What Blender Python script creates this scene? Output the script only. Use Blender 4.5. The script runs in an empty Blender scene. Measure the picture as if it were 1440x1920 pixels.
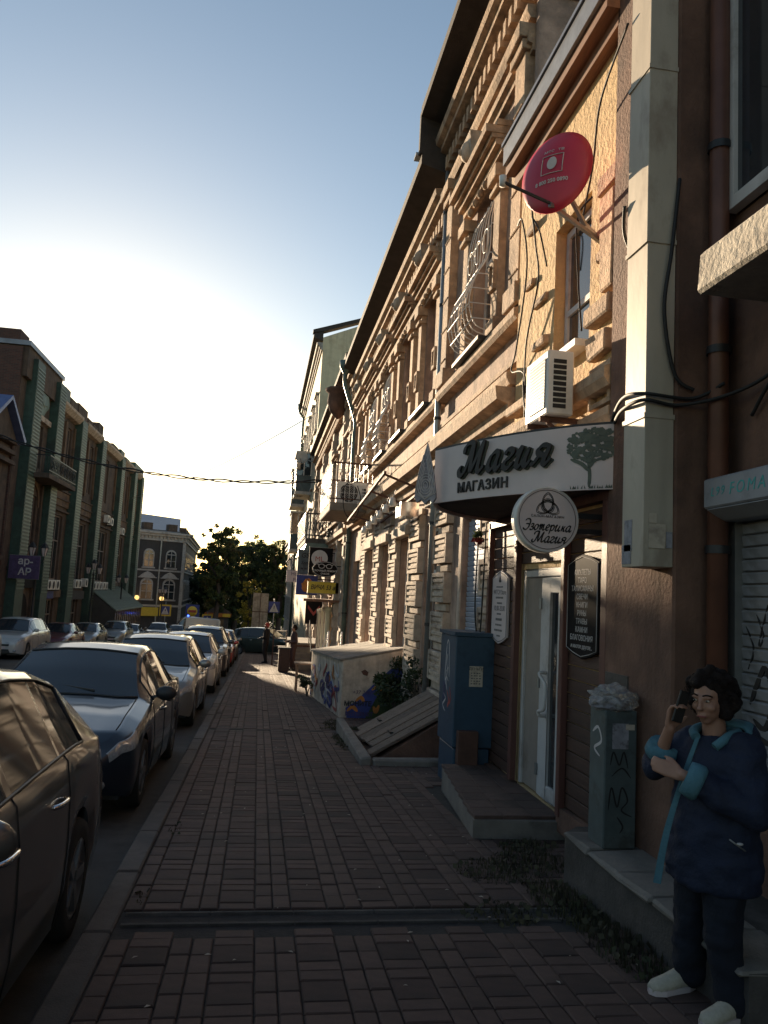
import bpy, bmesh, math, random
import numpy as np
from mathutils import Vector, Matrix, noise
random.seed(7)
rad = math.radians
SC = bpy.context.scene
COL = SC.collection
# ------------------------------------------------------------------ camera
YAW, PITCH, ROLL = rad(8.7909), rad(6.1765), rad(3.0)
def camera():
    f = Vector((math.sin(YAW)*math.cos(PITCH), math.cos(YAW)*math.cos(PITCH), math.sin(PITCH)))
    r = Vector((math.cos(YAW), -math.sin(YAW), 0)); u = r.cross(f)
    r2 = r*math.cos(ROLL) + u*math.sin(ROLL); u2 = -r*math.sin(ROLL) + u*math.cos(ROLL)
    cd = bpy.data.cameras.new('camera'); co = bpy.data.objects.new('camera', cd); COL.objects.link(co)
    m = Matrix((r2, u2, -f)).transposed().to_4x4(); m.translation = (0, 0, 1.62)
    co.matrix_world = m
    cd.sensor_fit = 'HORIZONTAL'; cd.sensor_width = 36.0; cd.lens = 36.0*1441/1440
    cd.clip_start = 0.05; cd.clip_end = 3000
    SC.camera = co
camera()
SC.render.resolution_x, SC.render.resolution_y = 768, 1024
# ------------------------------------------------------------------ sky, sun, exposure
SUN_AZ, SUN_EL = rad(12.7), rad(8.9)      # azimuth to the left of the street axis (+Y)
w = bpy.data.worlds.new('World'); SC.world = w; w.use_nodes = True
nt = w.node_tree; nt.nodes.clear()
sky = nt.nodes.new('ShaderNodeTexSky'); sky.sky_type = 'NISHITA'; sky.sun_disc = False
sky.sun_elevation = SUN_EL; sky.sun_rotation = -SUN_AZ
sky.air_density = 1.0; sky.dust_density = 0.4; sky.ozone_density = 1.0; sky.altitude = 50
bg = nt.nodes.new('ShaderNodeBackground'); bg.inputs[1].default_value = 0.062
wo = nt.nodes.new('ShaderNodeOutputWorld')
nt.links.new(sky.outputs[0], bg.inputs[0]); nt.links.new(bg.outputs[0], wo.inputs[0])
sd = bpy.data.lights.new('sun', 'SUN'); sd.energy = 5.0; sd.angle = rad(0.55); sd.color = (1.0, 0.78, 0.53)
so = bpy.data.objects.new('sun', sd); COL.objects.link(so)
SDIR = Vector((-math.sin(SUN_AZ)*math.cos(SUN_EL), math.cos(SUN_AZ)*math.cos(SUN_EL), math.sin(SUN_EL)))
so.rotation_euler = SDIR.to_track_quat('Z', 'Y').to_euler()
vs = SC.view_settings; vs.view_transform = 'Standard'; vs.look = 'None'; vs.exposure = 1.62; vs.gamma = 1.0
vs.use_curve_mapping = False
# ------------------------------------------------------------------ helpers
SL = 0.047
def g(y):                                  # the street falls away from the camera
    if y < -25: return SL*25
    if y < 95: return -SL*y
    return -SL*95 - 1.2*(1-math.exp(-(y-95)/40.0))
MATS = {}
def mat(name, col, rough=.8, var=.2, scale=4, bump=0., bs=40, metal=0., col2=None, c2s=1.2, c2lo=.52, c2hi=.62,
        rnd=0., coat=0., emit=0., trans=0., spec=.5, stretch=(1,1,1), alpha=1., translucent=0., streak=0.):
    m = bpy.data.materials.new(name); m.use_nodes = True; MATS[name] = m
    n = m.node_tree.nodes; L = m.node_tree.links; b = n['Principled BSDF']
    b.inputs['Roughness'].default_value = rough; b.inputs['Metallic'].default_value = metal
    b.inputs['Specular IOR Level'].default_value = spec
    b.inputs['Coat Weight'].default_value = coat; b.inputs['Coat Roughness'].default_value = .06
    b.inputs['Transmission Weight'].default_value = trans; b.inputs['Alpha'].default_value = alpha
    tc = n.new('ShaderNodeTexCoord'); mp = n.new('ShaderNodeMapping'); mp.inputs[3].default_value = stretch
    L.new(tc.outputs['Object'], mp.inputs[0])
    def nz(s, det=5.0, ro=.6):
        t = n.new('ShaderNodeTexNoise'); t.inputs['Scale'].default_value = s
        t.inputs['Detail'].default_value = det; t.inputs['Roughness'].default_value = ro
        L.new(mp.outputs[0], t.inputs[0]); return t.outputs[0]
    def mix(f, a, c):
        x = n.new('ShaderNodeMix'); x.data_type = 'RGBA'
        for s, v in ((x.inputs[0], f), (x.inputs[6], a), (x.inputs[7], c)):
            if hasattr(v, 'is_output'): L.new(v, s)
            else: s.default_value = v if isinstance(v, float) else (*v[:3], 1)
        return x.outputs[2]
    def ramp(v, lo, hi):
        r = n.new('ShaderNodeMapRange'); r.inputs[1].default_value = lo; r.inputs[2].default_value = hi; r.clamp = True
        L.new(v, r.inputs[0]); return r.outputs[0]
    out = mix(ramp(nz(scale), .3, .7), [c*(1-var) for c in col], [min(1, c*(1+var)) for c in col])
    if col2 is not None: out = mix(ramp(nz(c2s, 8, .65), c2lo, c2hi), out, col2)
    if streak:                             # rain streaks and soot running down the wall
        m2 = n.new('ShaderNodeMapping'); m2.inputs[3].default_value = (5, 5, .45); L.new(tc.outputs['Object'], m2.inputs[0])
        t2 = n.new('ShaderNodeTexNoise'); t2.inputs['Scale'].default_value = 1.; t2.inputs['Detail'].default_value = 6.; L.new(m2.outputs[0], t2.inputs[0])
        mm = n.new('ShaderNodeMath'); mm.operation = 'MULTIPLY'; mm.inputs[1].default_value = streak; L.new(ramp(t2.outputs[0], .48, .72), mm.inputs[0])
        out = mix(mm.outputs[0], out, [c*.35 for c in col])
    if rnd:
        oi = n.new('ShaderNodeObjectInfo'); ge = n.new('ShaderNodeNewGeometry'); ad = n.new('ShaderNodeMath')
        ad.operation = 'ADD'; L.new(oi.outputs['Random'], ad.inputs[0]); L.new(ge.outputs['Random Per Island'], ad.inputs[1])
        fr = n.new('ShaderNodeMath'); fr.operation = 'FRACT'; L.new(ad.outputs[0], fr.inputs[0])
        hs = n.new('ShaderNodeHueSaturation'); mr = n.new('ShaderNodeMapRange')
        mr.inputs[3].default_value = 1-rnd; mr.inputs[4].default_value = 1+rnd
        L.new(fr.outputs[0], mr.inputs[0]); L.new(mr.outputs[0], hs.inputs['Value']); L.new(out, hs.inputs['Color']); out = hs.outputs[0]
    L.new(out, b.inputs['Base Color'])
    if bump:
        bp = n.new('ShaderNodeBump'); bp.inputs['Strength'].default_value = bump; bp.inputs['Distance'].default_value = .02
        L.new(nz(bs, 6), bp.inputs['Height']); L.new(bp.outputs[0], b.inputs['Normal'])
    if emit:
        b.inputs['Emission Color'].default_value = (*col, 1); b.inputs['Emission Strength'].default_value = emit
    if translucent:
        tl = n.new('ShaderNodeBsdfTranslucent'); ms = n.new('ShaderNodeMixShader'); ms.inputs[0].default_value = translucent
        L.new(out, tl.inputs[0]); L.new(b.outputs[0], ms.inputs[1]); L.new(tl.outputs[0], ms.inputs[2])
        L.new(ms.outputs[0], n['Material Output'].inputs[0])
    return m
def tag(o, label=None, cat=None, group=None, kind=None):
    if label: o['label'] = label
    if cat: o['category'] = cat
    if group: o['group'] = group
    if kind: o['kind'] = kind
    return o
def thing(name, loc, label, cat, group=None):
    o = bpy.data.objects.new(name, None); COL.objects.link(o); o.location = loc; o.empty_display_size = .2
    return tag(o, label, cat, group)
def rootloc(p):
    v = Vector((0, 0, 0))
    while p is not None: v += p.location; p = p.parent
    return v
class MB:
    """collects boxes, tubes and polygons (world coordinates) and builds them as one mesh object"""
    def __init__(s): s.v = []; s.f = []; s.sm = []
    def add(s, vs, fs, smooth=False):
        k = len(s.v); s.v += [tuple(q) for q in vs]; s.f += [tuple(i+k for i in f) for f in fs]; s.sm += [smooth]*len(fs); return s
    def box(s, x0, x1, y0, y1, z0, z1, j=0.):
        q = [(x, y, z) for z in (z0, z1) for y in (y0, y1) for x in (x0, x1)]
        if j: q = [(a+random.uniform(-j, j), b+random.uniform(-j, j), c+random.uniform(-j, j)) for a, b, c in q]
        return s.add(q, [(0,2,3,1), (4,5,7,6), (0,1,5,4), (1,3,7,5), (3,2,6,7), (2,0,4,6)])
    def obox(s, c, ax, ay, az):             # box from centre and half-axis vectors
        c, ax, ay, az = map(Vector, (c, ax, ay, az))
        q = [c+ax*i+ay*j+az*k for k in (-1, 1) for j in (-1, 1) for i in (-1, 1)]
        return s.add(q, [(0,2,3,1), (4,5,7,6), (0,1,5,4), (1,3,7,5), (3,2,6,7), (2,0,4,6)])
    def bar(s, a, b, w, h=None):            # square bar between two points
        a, b = Vector(a), Vector(b); d = (b-a); l = d.length
        if l < 1e-6: return s
        d /= l; up = Vector((0, 0, 1)) if abs(d.z) < .95 else Vector((0, 1, 0))
        sx = d.cross(up).normalized(); sy = sx.cross(d).normalized(); h = h or w
        return s.obox((a+b)/2, d*l/2, sx*w/2, sy*h/2)
    def tube(s, pts, r, n=6, cap=True):
        pts = [Vector(p) for p in pts]; rs = r if isinstance(r, (list, tuple)) else [r]*len(pts)
        rings = []; prev = None
        for i, p in enumerate(pts):
            d = (pts[min(i+1, len(pts)-1)]-pts[max(i-1, 0)])
            d = d.normalized() if d.length > 1e-9 else Vector((0, 0, 1))
            if prev is None:
                up = Vector((0, 0, 1)) if abs(d.z) < .9 else Vector((1, 0, 0)); sx = d.cross(up).normalized()
            else:
                sx = prev-d*prev.dot(d); sx = sx.normalized() if sx.length > 1e-6 else d.orthogonal().normalized()
            prev = sx; sy = d.cross(sx)
            rings.append([p+(sx*math.cos(2*math.pi*k/n)+sy*math.sin(2*math.pi*k/n))*rs[i] for k in range(n)])
        vs = [q for r_ in rings for q in r_]; fs = []
        for i in range(len(rings)-1):
            for k in range(n):
                fs.append((i*n+k, i*n+(k+1) % n, (i+1)*n+(k+1) % n, (i+1)*n+k))
        s.add(vs, fs, True)
        if cap:
            s.add(rings[0], [tuple(range(n))[::-1]]); s.add(rings[-1], [tuple(range(n))])
        return s
    def prism(s, poly, vec):                # planar polygon swept along vec
        n = len(poly); a = [Vector(p) for p in poly]; b = [p+Vector(vec) for p in a]
        s.add(a+b, [tuple(range(n))[::-1], tuple(range(n, 2*n))]+[(i, (i+1) % n, (i+1) % n+n, i+n) for i in range(n)])
        return s
    def lathe(s, c, prof, n=12, axis='z', smooth=True):   # prof: (radius, height)
        vs = []; c = Vector(c)
        for r, h in prof:
            for k in range(n):
                a = 2*math.pi*k/n; u, v = r*math.cos(a), r*math.sin(a)
                vs.append(c+Vector({'z': (u, v, h), 'y': (u, h, v), 'x': (h, u, v)}[axis]))
        m = len(prof)
        s.add(vs, [(i*n+k, i*n+(k+1) % n, (i+1)*n+(k+1) % n, (i+1)*n+k) for i in range(m-1) for k in range(n)], smooth)
        return s
    def ball(s, c, r, n=8, m=6):
        c = Vector(c); rx, ry, rz = r if isinstance(r, (tuple, list)) else (r, r, r)
        vs = []; fs = []
        for i in range(m+1):
            t = math.pi*i/m
            for k in range(n):
                a = 2*math.pi*k/n; vs.append(c+Vector((rx*math.sin(t)*math.cos(a), ry*math.sin(t)*math.sin(a), rz*math.cos(t))))
        for i in range(m):
            for k in range(n): fs.append((i*n+k, (i+1)*n+k, (i+1)*n+(k+1) % n, i*n+(k+1) % n))
        return s.add(vs, fs, True)
    def mesh(s, name, off=Vector((0, 0, 0)), bevel=0.):
        me = bpy.data.meshes.new(name)
        me.from_pydata([(x-off.x, y-off.y, z-off.z) for x, y, z in s.v], [], s.f)
        me.polygons.foreach_set('use_smooth', s.sm); me.validate(); me.update()
        bm = bmesh.new(); bm.from_mesh(me); bmesh.ops.remove_doubles(bm, verts=bm.verts, dist=1e-5)
        bmesh.ops.recalc_face_normals(bm, faces=bm.faces)
        if bevel:
            es = [e for e in bm.edges if len(e.link_faces) == 2 and e.calc_face_angle(0) > .5]
            bmesh.ops.bevel(bm, geom=es, offset=bevel, segments=1, affect='EDGES', clamp_overlap=True)
        bm.to_mesh(me); bm.free(); return me
    def build(s, name, m, parent=None, bevel=0., label=None, cat=None, group=None, kind=None):
        off = rootloc(parent) if parent else Vector((0, 0, 0))
        me = s.mesh(name, off, bevel); me.materials.append(MATS[m] if isinstance(m, str) else m)
        o = bpy.data.objects.new(name, me); COL.objects.link(o); o.parent = parent
        return tag(o, label, cat, group, kind)
def solo(name, mb, m, loc, label, cat, group=None, bevel=0.):   # a thing that is a single mesh, origin at its base
    off = Vector(loc); me = mb.mesh(name, off, bevel); me.materials.append(MATS[m])
    o = bpy.data.objects.new(name, me); COL.objects.link(o); o.location = off
    return tag(o, label, cat, group)
def put(name, me, parent, loc=(0, 0, 0), rot=(0, 0, 0), scale=(1, 1, 1)):  # another copy of a shared piece
    o = bpy.data.objects.new(name, me); COL.objects.link(o); o.parent = parent
    o.location = Vector(loc)-(rootloc(parent) if parent else Vector((0, 0, 0))); o.rotation_euler = rot; o.scale = scale
    return o
def txt(s, size, m, parent, loc, right, up, ext=.002, shear=0., bold=0., ax='CENTER', ay='CENTER', sx=1., name='lettering', fn=None, space=1.):
    c = bpy.data.curves.new('t', 'FONT'); c.body = s; c.size = size; c.extrude = ext; c.shear = shear; c.offset = bold
    c.align_x = ax; c.align_y = ay; c.space_character = space; c.space_line = .95; c.resolution_u = 3
    o = bpy.data.objects.new('t', c); COL.objects.link(o)
    me = bpy.data.meshes.new_from_object(o.evaluated_get(bpy.context.evaluated_depsgraph_get()))
    bpy.data.objects.remove(o); bpy.data.curves.remove(c)
    r, u = Vector(right).normalized(), Vector(up).normalized(); nrm = r.cross(u); L = Vector(loc); off = rootloc(parent) if parent else Vector()
    for v in me.vertices:
        p = v.co
        v.co = (fn(p.x*sx, p.y, p.z) if fn else L+r*p.x*sx+u*p.y+nrm*p.z)-off
    me.materials.clear(); me.materials.append(MATS[m]); me.name = name
    ob = bpy.data.objects.new(name, me); COL.objects.link(ob); ob.parent = parent; return ob
def spline(P, n=8):                        # Catmull-Rom through points
    P = [Vector(p) for p in P]; out = []
    for i in range(len(P)-1):
        a, b, c, d = P[max(i-1, 0)], P[i], P[i+1], P[min(i+2, len(P)-1)]
        for k in range(n):
            t = k/n; out.append(.5*((2*b)+(c-a)*t+(2*a-5*b+4*c-d)*t*t+(3*b-a-3*c+d)*t**3))
    out.append(P[-1]); return out
def sag(a, b, s, n=14):
    a, b = Vector(a), Vector(b); return [a.lerp(b, t/n)-Vector((0, 0, s*4*(t/n)*(1-t/n))) for t in range(n+1)]
# ------------------------------------------------------------------ materials
mat('asphalt', (.04,.034,.031), .85, .25, 6, .5, 120, col2=(.07,.065,.06), c2s=.6)
mat('soil', (.05,.042,.034), .95, .3, 3, .6, 30)
mat('joint', (.035,.03,.027), .95, .3, 9, .4, 60)
mat('paver', (.094,.055,.043), .82, .18, 14, .35, 160, col2=(.056,.035,.028), c2s=1.1, rnd=.16)
mat('paver_dark', (.062,.035,.028), .84, .2, 14, .35, 160, col2=(.04,.025,.021), c2s=1.3, rnd=.18)
mat('kerb', (.1,.082,.072), .85, .2, 12, .4, 90, col2=(.06,.054,.05), c2s=1.5, rnd=.1)
mat('concrete', (.2,.175,.15), .9, .2, 5, .5, 50, col2=(.13,.115,.1), c2s=1.4, rnd=.06)
mat('concrete_pale', (.42,.37,.3), .92, .25, 6, .8, 22, col2=(.26,.22,.18), c2s=2.2, streak=0.5)
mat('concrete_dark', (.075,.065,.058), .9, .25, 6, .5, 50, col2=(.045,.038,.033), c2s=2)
mat('plaster_tan', (.46,.315,.205), .92, .28, 7, .7, 26, col2=(.22,.15,.105), c2s=1.9, c2lo=.5, c2hi=.68, rnd=.08, streak=0.75)
mat('plaster_pink', (.40,.275,.21), .92, .25, 5, .6, 28, col2=(.2,.14,.11), c2s=1.3, c2lo=.48, c2hi=.66, rnd=.07, streak=0.75)
mat('plaster_pale', (.48,.385,.3), .92, .22, 6, .5, 36, col2=(.23,.17,.135), c2s=2.0, c2lo=.5, c2hi=.68, rnd=.1, streak=0.7)
mat('plaster_yellow', (.56,.38,.19), .92, .12, 7, 1., 16, col2=(.42,.27,.14), c2s=1.3, c2lo=.55, c2hi=.75, streak=0.45)
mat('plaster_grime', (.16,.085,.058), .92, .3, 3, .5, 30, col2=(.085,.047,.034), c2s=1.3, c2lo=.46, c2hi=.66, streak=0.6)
mat('plaster_cream', (.6,.53,.36), .9, .08, 4, .15, 40, col2=(.5,.42,.28), c2s=.8, streak=0.4)
mat('brick_red', (.14,.062,.043), .9, .25, 5, .4, 40, rnd=.25)
mat('mortar', (.2,.17,.15), .95, .2, 10, .3, 40)
mat('wall_brown', (.10,.068,.05), .92, .25, 2.5, .4, 22, col2=(.06,.043,.034), c2s=.8, streak=0.6)
mat('wall_ochre', (.15,.092,.056), .92, .25, 2.5, .4, 22, col2=(.09,.057,.04), c2s=.9, streak=0.6)
mat('green_tile', (.03,.062,.046), .6, .3, 4, .3, 30, col2=(.02,.034,.028), c2s=.9, rnd=.08)
mat('green_light', (.075,.125,.1), .55, .25, 5, .2, 30)
mat('wall_grey', (.055,.05,.048), .9, .15, 3, .2, 30)
mat('white_trim', (.4,.37,.34), .85, .12, 5, .2, 40, col2=(.28,.25,.22), c2s=1.5)
mat('roof_metal', (.16,.17,.2), .45, .2, 3, metal=.6)
mat('roof_blue', (.10,.13,.27), .5, .2, 3, metal=.3)
mat('roof_green', (.16,.2,.17), .6, .2, 3, metal=.2, stretch=(1,1,1))
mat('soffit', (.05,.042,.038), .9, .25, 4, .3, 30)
mat('fascia_wood', (.19,.085,.045), .7, .25, 5, .3, 20, stretch=(4,.4,4))
mat('glass', (.025,.03,.035), .06, .2, 1.5, spec=.9)
mat('glass_warm', (.16,.1,.055), .12, .5, 1.2, spec=.8)
mat('frame_white', (.5,.475,.46), .55, .08, 6, col2=(.36,.33,.31), c2s=2)
mat('frame_old', (.2,.15,.12), .7, .25, 6)
mat('wood_dark', (.058,.028,.019), .65, .3, 3, .35, 18, stretch=(6,.7,9), rnd=.2)
mat('wood_post', (.105,.04,.03), .6, .25, 3, .2, 18, stretch=(6,6,.5))
mat('wood_old', (.17,.125,.095), .9, .35, 3, .6, 14, col2=(.08,.06,.048), c2s=3, rnd=.25, stretch=(1,6,6))
mat('door_white', (.27,.225,.19), .55, .12, 4, col2=(.2,.16,.13), c2s=1.5)
mat('sheet_metal', (.43,.37,.29), .6, .12, 3, .1, 8, metal=.0, col2=(.3,.24,.18), c2s=1.6, stretch=(1,1,.5), streak=0.35)
mat('metal_dark', (.03,.03,.032), .5, .2, 8, metal=.4)
mat('metal_rust', (.11,.05,.032), .8, .35, 12, .4, 60, metal=.2)
mat('metal_grey', (.25,.25,.25), .45, .15, 8, metal=.7)
mat('metal_white', (.6,.58,.55), .5, .12, 10)
mat('pipe_brown', (.13,.055,.035), .5, .25, 4, metal=.2)
mat('pipe_green', (.09,.13,.12), .5, .2, 4, metal=.3)
mat('pipe_zinc', (.3,.31,.31), .45, .2, 4, metal=.6)
mat('plastic_white', (.66,.64,.6), .5, .08, 8, col2=(.5,.47,.42), c2s=2)
mat('plastic_black', (.012,.012,.013), .5, .1, 8)
mat('vent_dark', (.02,.018,.017), .8, .2, 8)
mat('sign_white', (.54,.46,.45), .5, .05, 5)
mat('sign_black', (.012,.01,.01), .8, .1, 5, spec=.15)
mat('ink', (.014,.012,.012), .6, .1, 5)
mat('ink_grey', (.09,.09,.09), .6, .1, 5)
mat('ink_green', (.07,.085,.065), .6, .3, 8)
mat('ink_white', (.5,.47,.46), .8, .1, 5, spec=.2)
mat('ink_teal', (.05,.33,.31), .6, .2, 5)
mat('ink_blue', (.04,.05,.19), .7, .3, 5)
mat('ink_red', (.3,.05,.04), .7, .3, 5)
mat('ink_orange', (.45,.16,.03), .7, .3, 5)
mat('ink_violet', (.07,.045,.11), .8, .3, 5)
mat('ink_yellow', (.6,.42,.04), .6, .1, 5)
mat('paper', (.5,.42,.33), .8, .15, 12, col2=(.3,.24,.19), c2s=9, c2lo=.5, c2hi=.7)
mat('paper_grey', (.26,.25,.27), .8, .3, 14, col2=(.12,.11,.12), c2s=12)
mat('dish_red', (.42,.02,.045), .45, .08, 5)
mat('cabinet_blue', (.032,.066,.105), .5, .18, 5, col2=(.02,.042,.07), c2s=2.5, metal=.1)
mat('cabinet_grey', (.075,.095,.095), .65, .25, 5, col2=(.05,.055,.052), c2s=3)
mat('rust_box', (.1,.045,.03), .7, .25, 6)
mat('polythene', (.8,.77,.74), .07, .1, 10, .5, 40, trans=.8, spec=.9)
mat('shutter', (.25,.25,.265), .55, .12, 4, metal=.15, col2=(.18,.175,.18), c2s=2.5)
mat('shutter_blue', (.33,.37,.45), .5, .1, 4, metal=.3)
mat('cable', (.012,.011,.011), .7, .1, 5)
mat('leaf', (.065,.085,.025), .6, .35, 2, col2=(.11,.075,.02), c2s=.5, rnd=.4, translucent=.45)
mat('leaf_dark', (.04,.058,.02), .6, .35, 2, rnd=.4, translucent=.4)
mat('leaf_yellow', (.3,.24,.03), .6, .3, 2, rnd=.35, translucent=.5)
mat('weed', (.055,.048,.024), .9, .4, 4, col2=(.035,.045,.018), c2s=2, rnd=.45, translucent=.15)
mat('bark', (.06,.045,.035), .9, .3, 6, .7, 14, stretch=(3,3,.6))
mat('tyre', (.018,.018,.018), .85, .2, 10)
mat('rim', (.3,.3,.31), .35, .1, 5, metal=.8)
mat('car_trim', (.02,.02,.022), .5, .1, 6)
mat('chrome', (.7,.7,.7), .12, .05, 5, metal=1)
mat('headlamp', (.35,.35,.35), .08, .3, 30, metal=.3, spec=.9)
mat('tail_red', (.35,.015,.012), .2, .2, 20)
mat('amber', (.45,.17,.02), .25, .2, 20)
for k, c, me_ in (('grey', (.13,.12,.11), .5), ('black', (.012,.02,.033), .3), ('silver', (.3,.3,.29), .5), ('white', (.46,.45,.43), .1),
             ('dark', (.045,.045,.05), .4), ('red', (.42,.02,.015), .1), ('maroon', (.13,.018,.02), .3), ('green', (.025,.04,.035), .3),
             ('beige', (.28,.26,.23), .5)):
    mat('paint_'+k, c, .34, .03, 3, metal=me_, coat=1.)
mat('skin', (.3,.155,.105), .55, .1, 9)
mat('lips', (.2,.055,.05), .5, .08, 9)
mat('hair', (.012,.007,.006), .75, .3, 30, .6, 60, spec=.2)
mat('coat_navy', (.006,.011,.032), .8, .25, 8, .5, 30)
mat('coat_lining', (.06,.15,.19), .85, .2, 9, .4, 40)
mat('trousers', (.004,.006,.014), .9, .25, 9, .4, 40)
mat('shoe_white', (.42,.38,.3), .8, .12, 40, .3, 90)
mat('shoe_grey', (.28,.3,.31), .8, .25, 60)
mat('cloth_black', (.012,.011,.012), .85, .2, 9, .3, 40)
mat('cloth_brown', (.06,.03,.026), .85, .2, 9, .3, 40)
mat('hat_red', (.35,.05,.03), .8, .2, 9)
mat('lamp_glow', (1.,.62,.2), .5, .0, 3, emit=.5)
mat('beacon', (.05,.12,1.), .4, 0., 3, emit=2.5)
# ================================================================== ground, road, pavements
YS = [-60, -25]+[i*5.0 for i in range(-4, 19)]+[95, 100, 110, 125, 145, 170, 210, 270, 400, 700, 1500]
def strip(x0, x1, y0, y1, dz, name, m, kind='structure'):
    ys = [y0]+[y for y in YS if y0 < y < y1]+[y1]; mb = MB(); vs = []; fs = []
    for y in ys: vs += [(x0, y, g(y)+dz), (x1, y, g(y)+dz)]
    for i in range(len(ys)-1): fs.append((2*i, 2*i+1, 2*i+3, 2*i+2))
    mb.add(vs, fs); return mb.build(name, m, kind=kind)
strip(-700, 700, -60, 1500, -.20, 'ground', 'soil')
strip(-11.2, -.78, -30, 92, -.125, 'road', 'asphalt')
ob = strip(-90, 60, 84, 100, -.13, 'cross_road', 'asphalt')
walk = strip(-.80, 3.3, -8, 84, -.016, 'sidewalk', 'joint')
strip(-13.4, -11.0, 10, 84, -.02, 'far_sidewalk', 'concrete_dark')
TILT = -math.atan(SL)
def paver_mesh(name, wx, wy, m):
    a, b, c, h = wx/2-.0035, wy/2-.0035, .006, .05
    v = [(-a, -b, -h), (a, -b, -h), (a, b, -h), (-a, b, -h), (-a, -b, -c), (a, -b, -c), (a, b, -c), (-a, b, -c),
         (-a+c, -b+c, 0), (a-c, -b+c, 0), (a-c, b-c, 0), (-a+c, b-c, 0)]
    f = [(8, 9, 10, 11)]+[(i, (i+1) % 4, (i+1) % 4+4, i+4) for i in range(4)]+[(4+i, 4+(i+1) % 4, 8+(i+1) % 4, 8+i) for i in range(4)]
    me = bpy.data.meshes.new(name); me.from_pydata(v, [], f); me.materials.append(MATS[m]); return me, v, f
U = .105
PK = {'s': paver_mesh('paving_slab', 2*U, 2*U, 'paver_dark'), 'x': paver_mesh('paving_brick', 2*U, U, 'paver'), 'y': paver_mesh('paving_brick', U, 2*U, 'paver')}
CELL = [('s', 2, 2), ('y', .5, 1), ('y', .5, 3), ('y', 3.5, 1), ('y', 3.5, 3), ('x', 2, .5), ('x', 2, 3.5)]
CHAN = (4.50, 4.70); JOIN = ((12.62, 12.70), (27.0, 27.12))
pv = {'paver': MB(), 'paver_dark': MB()}; cnt = 0; rr = random.Random(3)
cand = []
for iy in range(-3, 110):
    for ix in range(0, 9):
        for k, cx, cy in CELL:
            x = -.64+(ix*4+cx)*U; y = iy*4*U+cy*U+.11
            hx, hy = (U if k in 'sx' else U/2), (U if k in 'sy' else U/2)
            if x+hx > 2.78 or any(a-hy < y < b+hy for a, b in ((CHAN,)+JOIN)): continue
            if y < 3.2 or y > 45: continue
            if x-hx > 1.78 and y < 8.4 and y > 6.2: continue       # under the shop step
            cand.append((k, x, y))
def inview(x, y):
    dx = x/y
    return -.36 < dx < .62
cand.sort(key=lambda c: (not inview(c[1], c[2]), c[2]))
for k, x, y in cand:
    me, v, f = PK[k]; z = g(y)+rr.uniform(-.0025, .0025); ax, ay, az = TILT+rr.gauss(0, .006), rr.gauss(0, .008), rr.gauss(0, .008)
    if rr.random() < .03: z -= .006
    if cnt < 296:
        cnt += 1; o = put(me.name, me, walk, (x, y, z), (ax, ay, az))
    else:
        R = Matrix.Rotation(ax, 3, 'X') @ Matrix.Rotation(ay, 3, 'Y') @ Matrix.Rotation(az, 3, 'Z')
        far = y > 16
        vv = v if not far else v[4:]; ff = f if not far else [(4, 5, 6, 7)]+[(i, (i+1) % 4, 4+(i+1) % 4, 4+i) for i in range(4)]
        pv['paver_dark' if k == 's' else 'paver'].add([R @ Vector(q)+Vector((x, y, z)) for q in vv], ff)
for k, mb in pv.items(): mb.build('far_paving' if k == 'paver' else 'far_paving_slabs', k, walk, kind='stuff')
# drain channel of concrete troughs laid across the pavement
for i in range(7):
    x0 = -.62+i*.47; x1 = x0+.463
    if x1 > 2.7: break
    mb = MB(); zz = lambda y: g(y)
    prof = [(CHAN[0]+.004, .0), (CHAN[0]+.03, .0), (CHAN[0]+.05, -.028), (CHAN[1]-.05, -.028), (CHAN[1]-.03, .0), (CHAN[1]-.004, .0), (CHAN[1]-.004, -.06), (CHAN[0]+.004, -.06)]
    mb.prism([(x0, y, g(y)+z-.002+rr.uniform(-.002, .002)*0) for y, z in prof], (x1-x0, 0, 0)); mb.build('drain_trough', 'concrete_dark', walk)
for a, b in JOIN:
    MB().box(-.62, 2.0, a+.01, b-.01, g(a)-.05, g(b)-.004).build('joint_strip', 'concrete_dark', walk)
# kerb stones
kerb = tag(bpy.data.objects.new('kerb', None), kind='structure'); COL.objects.link(kerb)
for i in range(48):
    y0 = .4+i*1.0; y1 = y0+.985; mb = MB(); a, b = -.795+rr.uniform(-.004, .004), -.648+rr.uniform(-.003, .003)
    z0, z1 = g(y0), g(y1); dz = rr.uniform(-.004, .006)
    mb.add([(a, y0, z0-.25), (b, y0, z0-.25), (a, y1, z1-.25), (b, y1, z1-.25), (a, y0, z0+.008+dz), (b, y0, z0+.008+dz), (a, y1, z1+.008+dz), (b, y1, z1+.008+dz)],
           [(0,2,3,1), (4,5,7,6), (0,1,5,4), (1,3,7,5), (3,2,6,7), (2,0,4,6)])
    mb.build('kerb_stone', 'kerb', kerb, bevel=.012)
fk = tag(bpy.data.objects.new('far_kerb', None), kind='structure'); COL.objects.link(fk)
for i in range(30):
    y0 = 20+i*2.0; z = g(y0+1)
    mb = MB(); mb.add([(-11.2, y0, g(y0)-.3), (-11.02, y0, g(y0)-.3), (-11.2, y0+1.97, g(y0+1.97)-.3), (-11.02, y0+1.97, g(y0+1.97)-.3), (-11.2, y0, g(y0)), (-11.02, y0, g(y0)), (-11.2, y0+1.97, g(y0+1.97)), (-11.02, y0+1.97, g(y0+1.97))],
        [(0,2,3,1), (4,5,7,6), (0,1,5,4), (1,3,7,5), (3,2,6,7), (2,0,4,6)]); mb.build('kerb_stone', 'kerb', fk)
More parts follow.
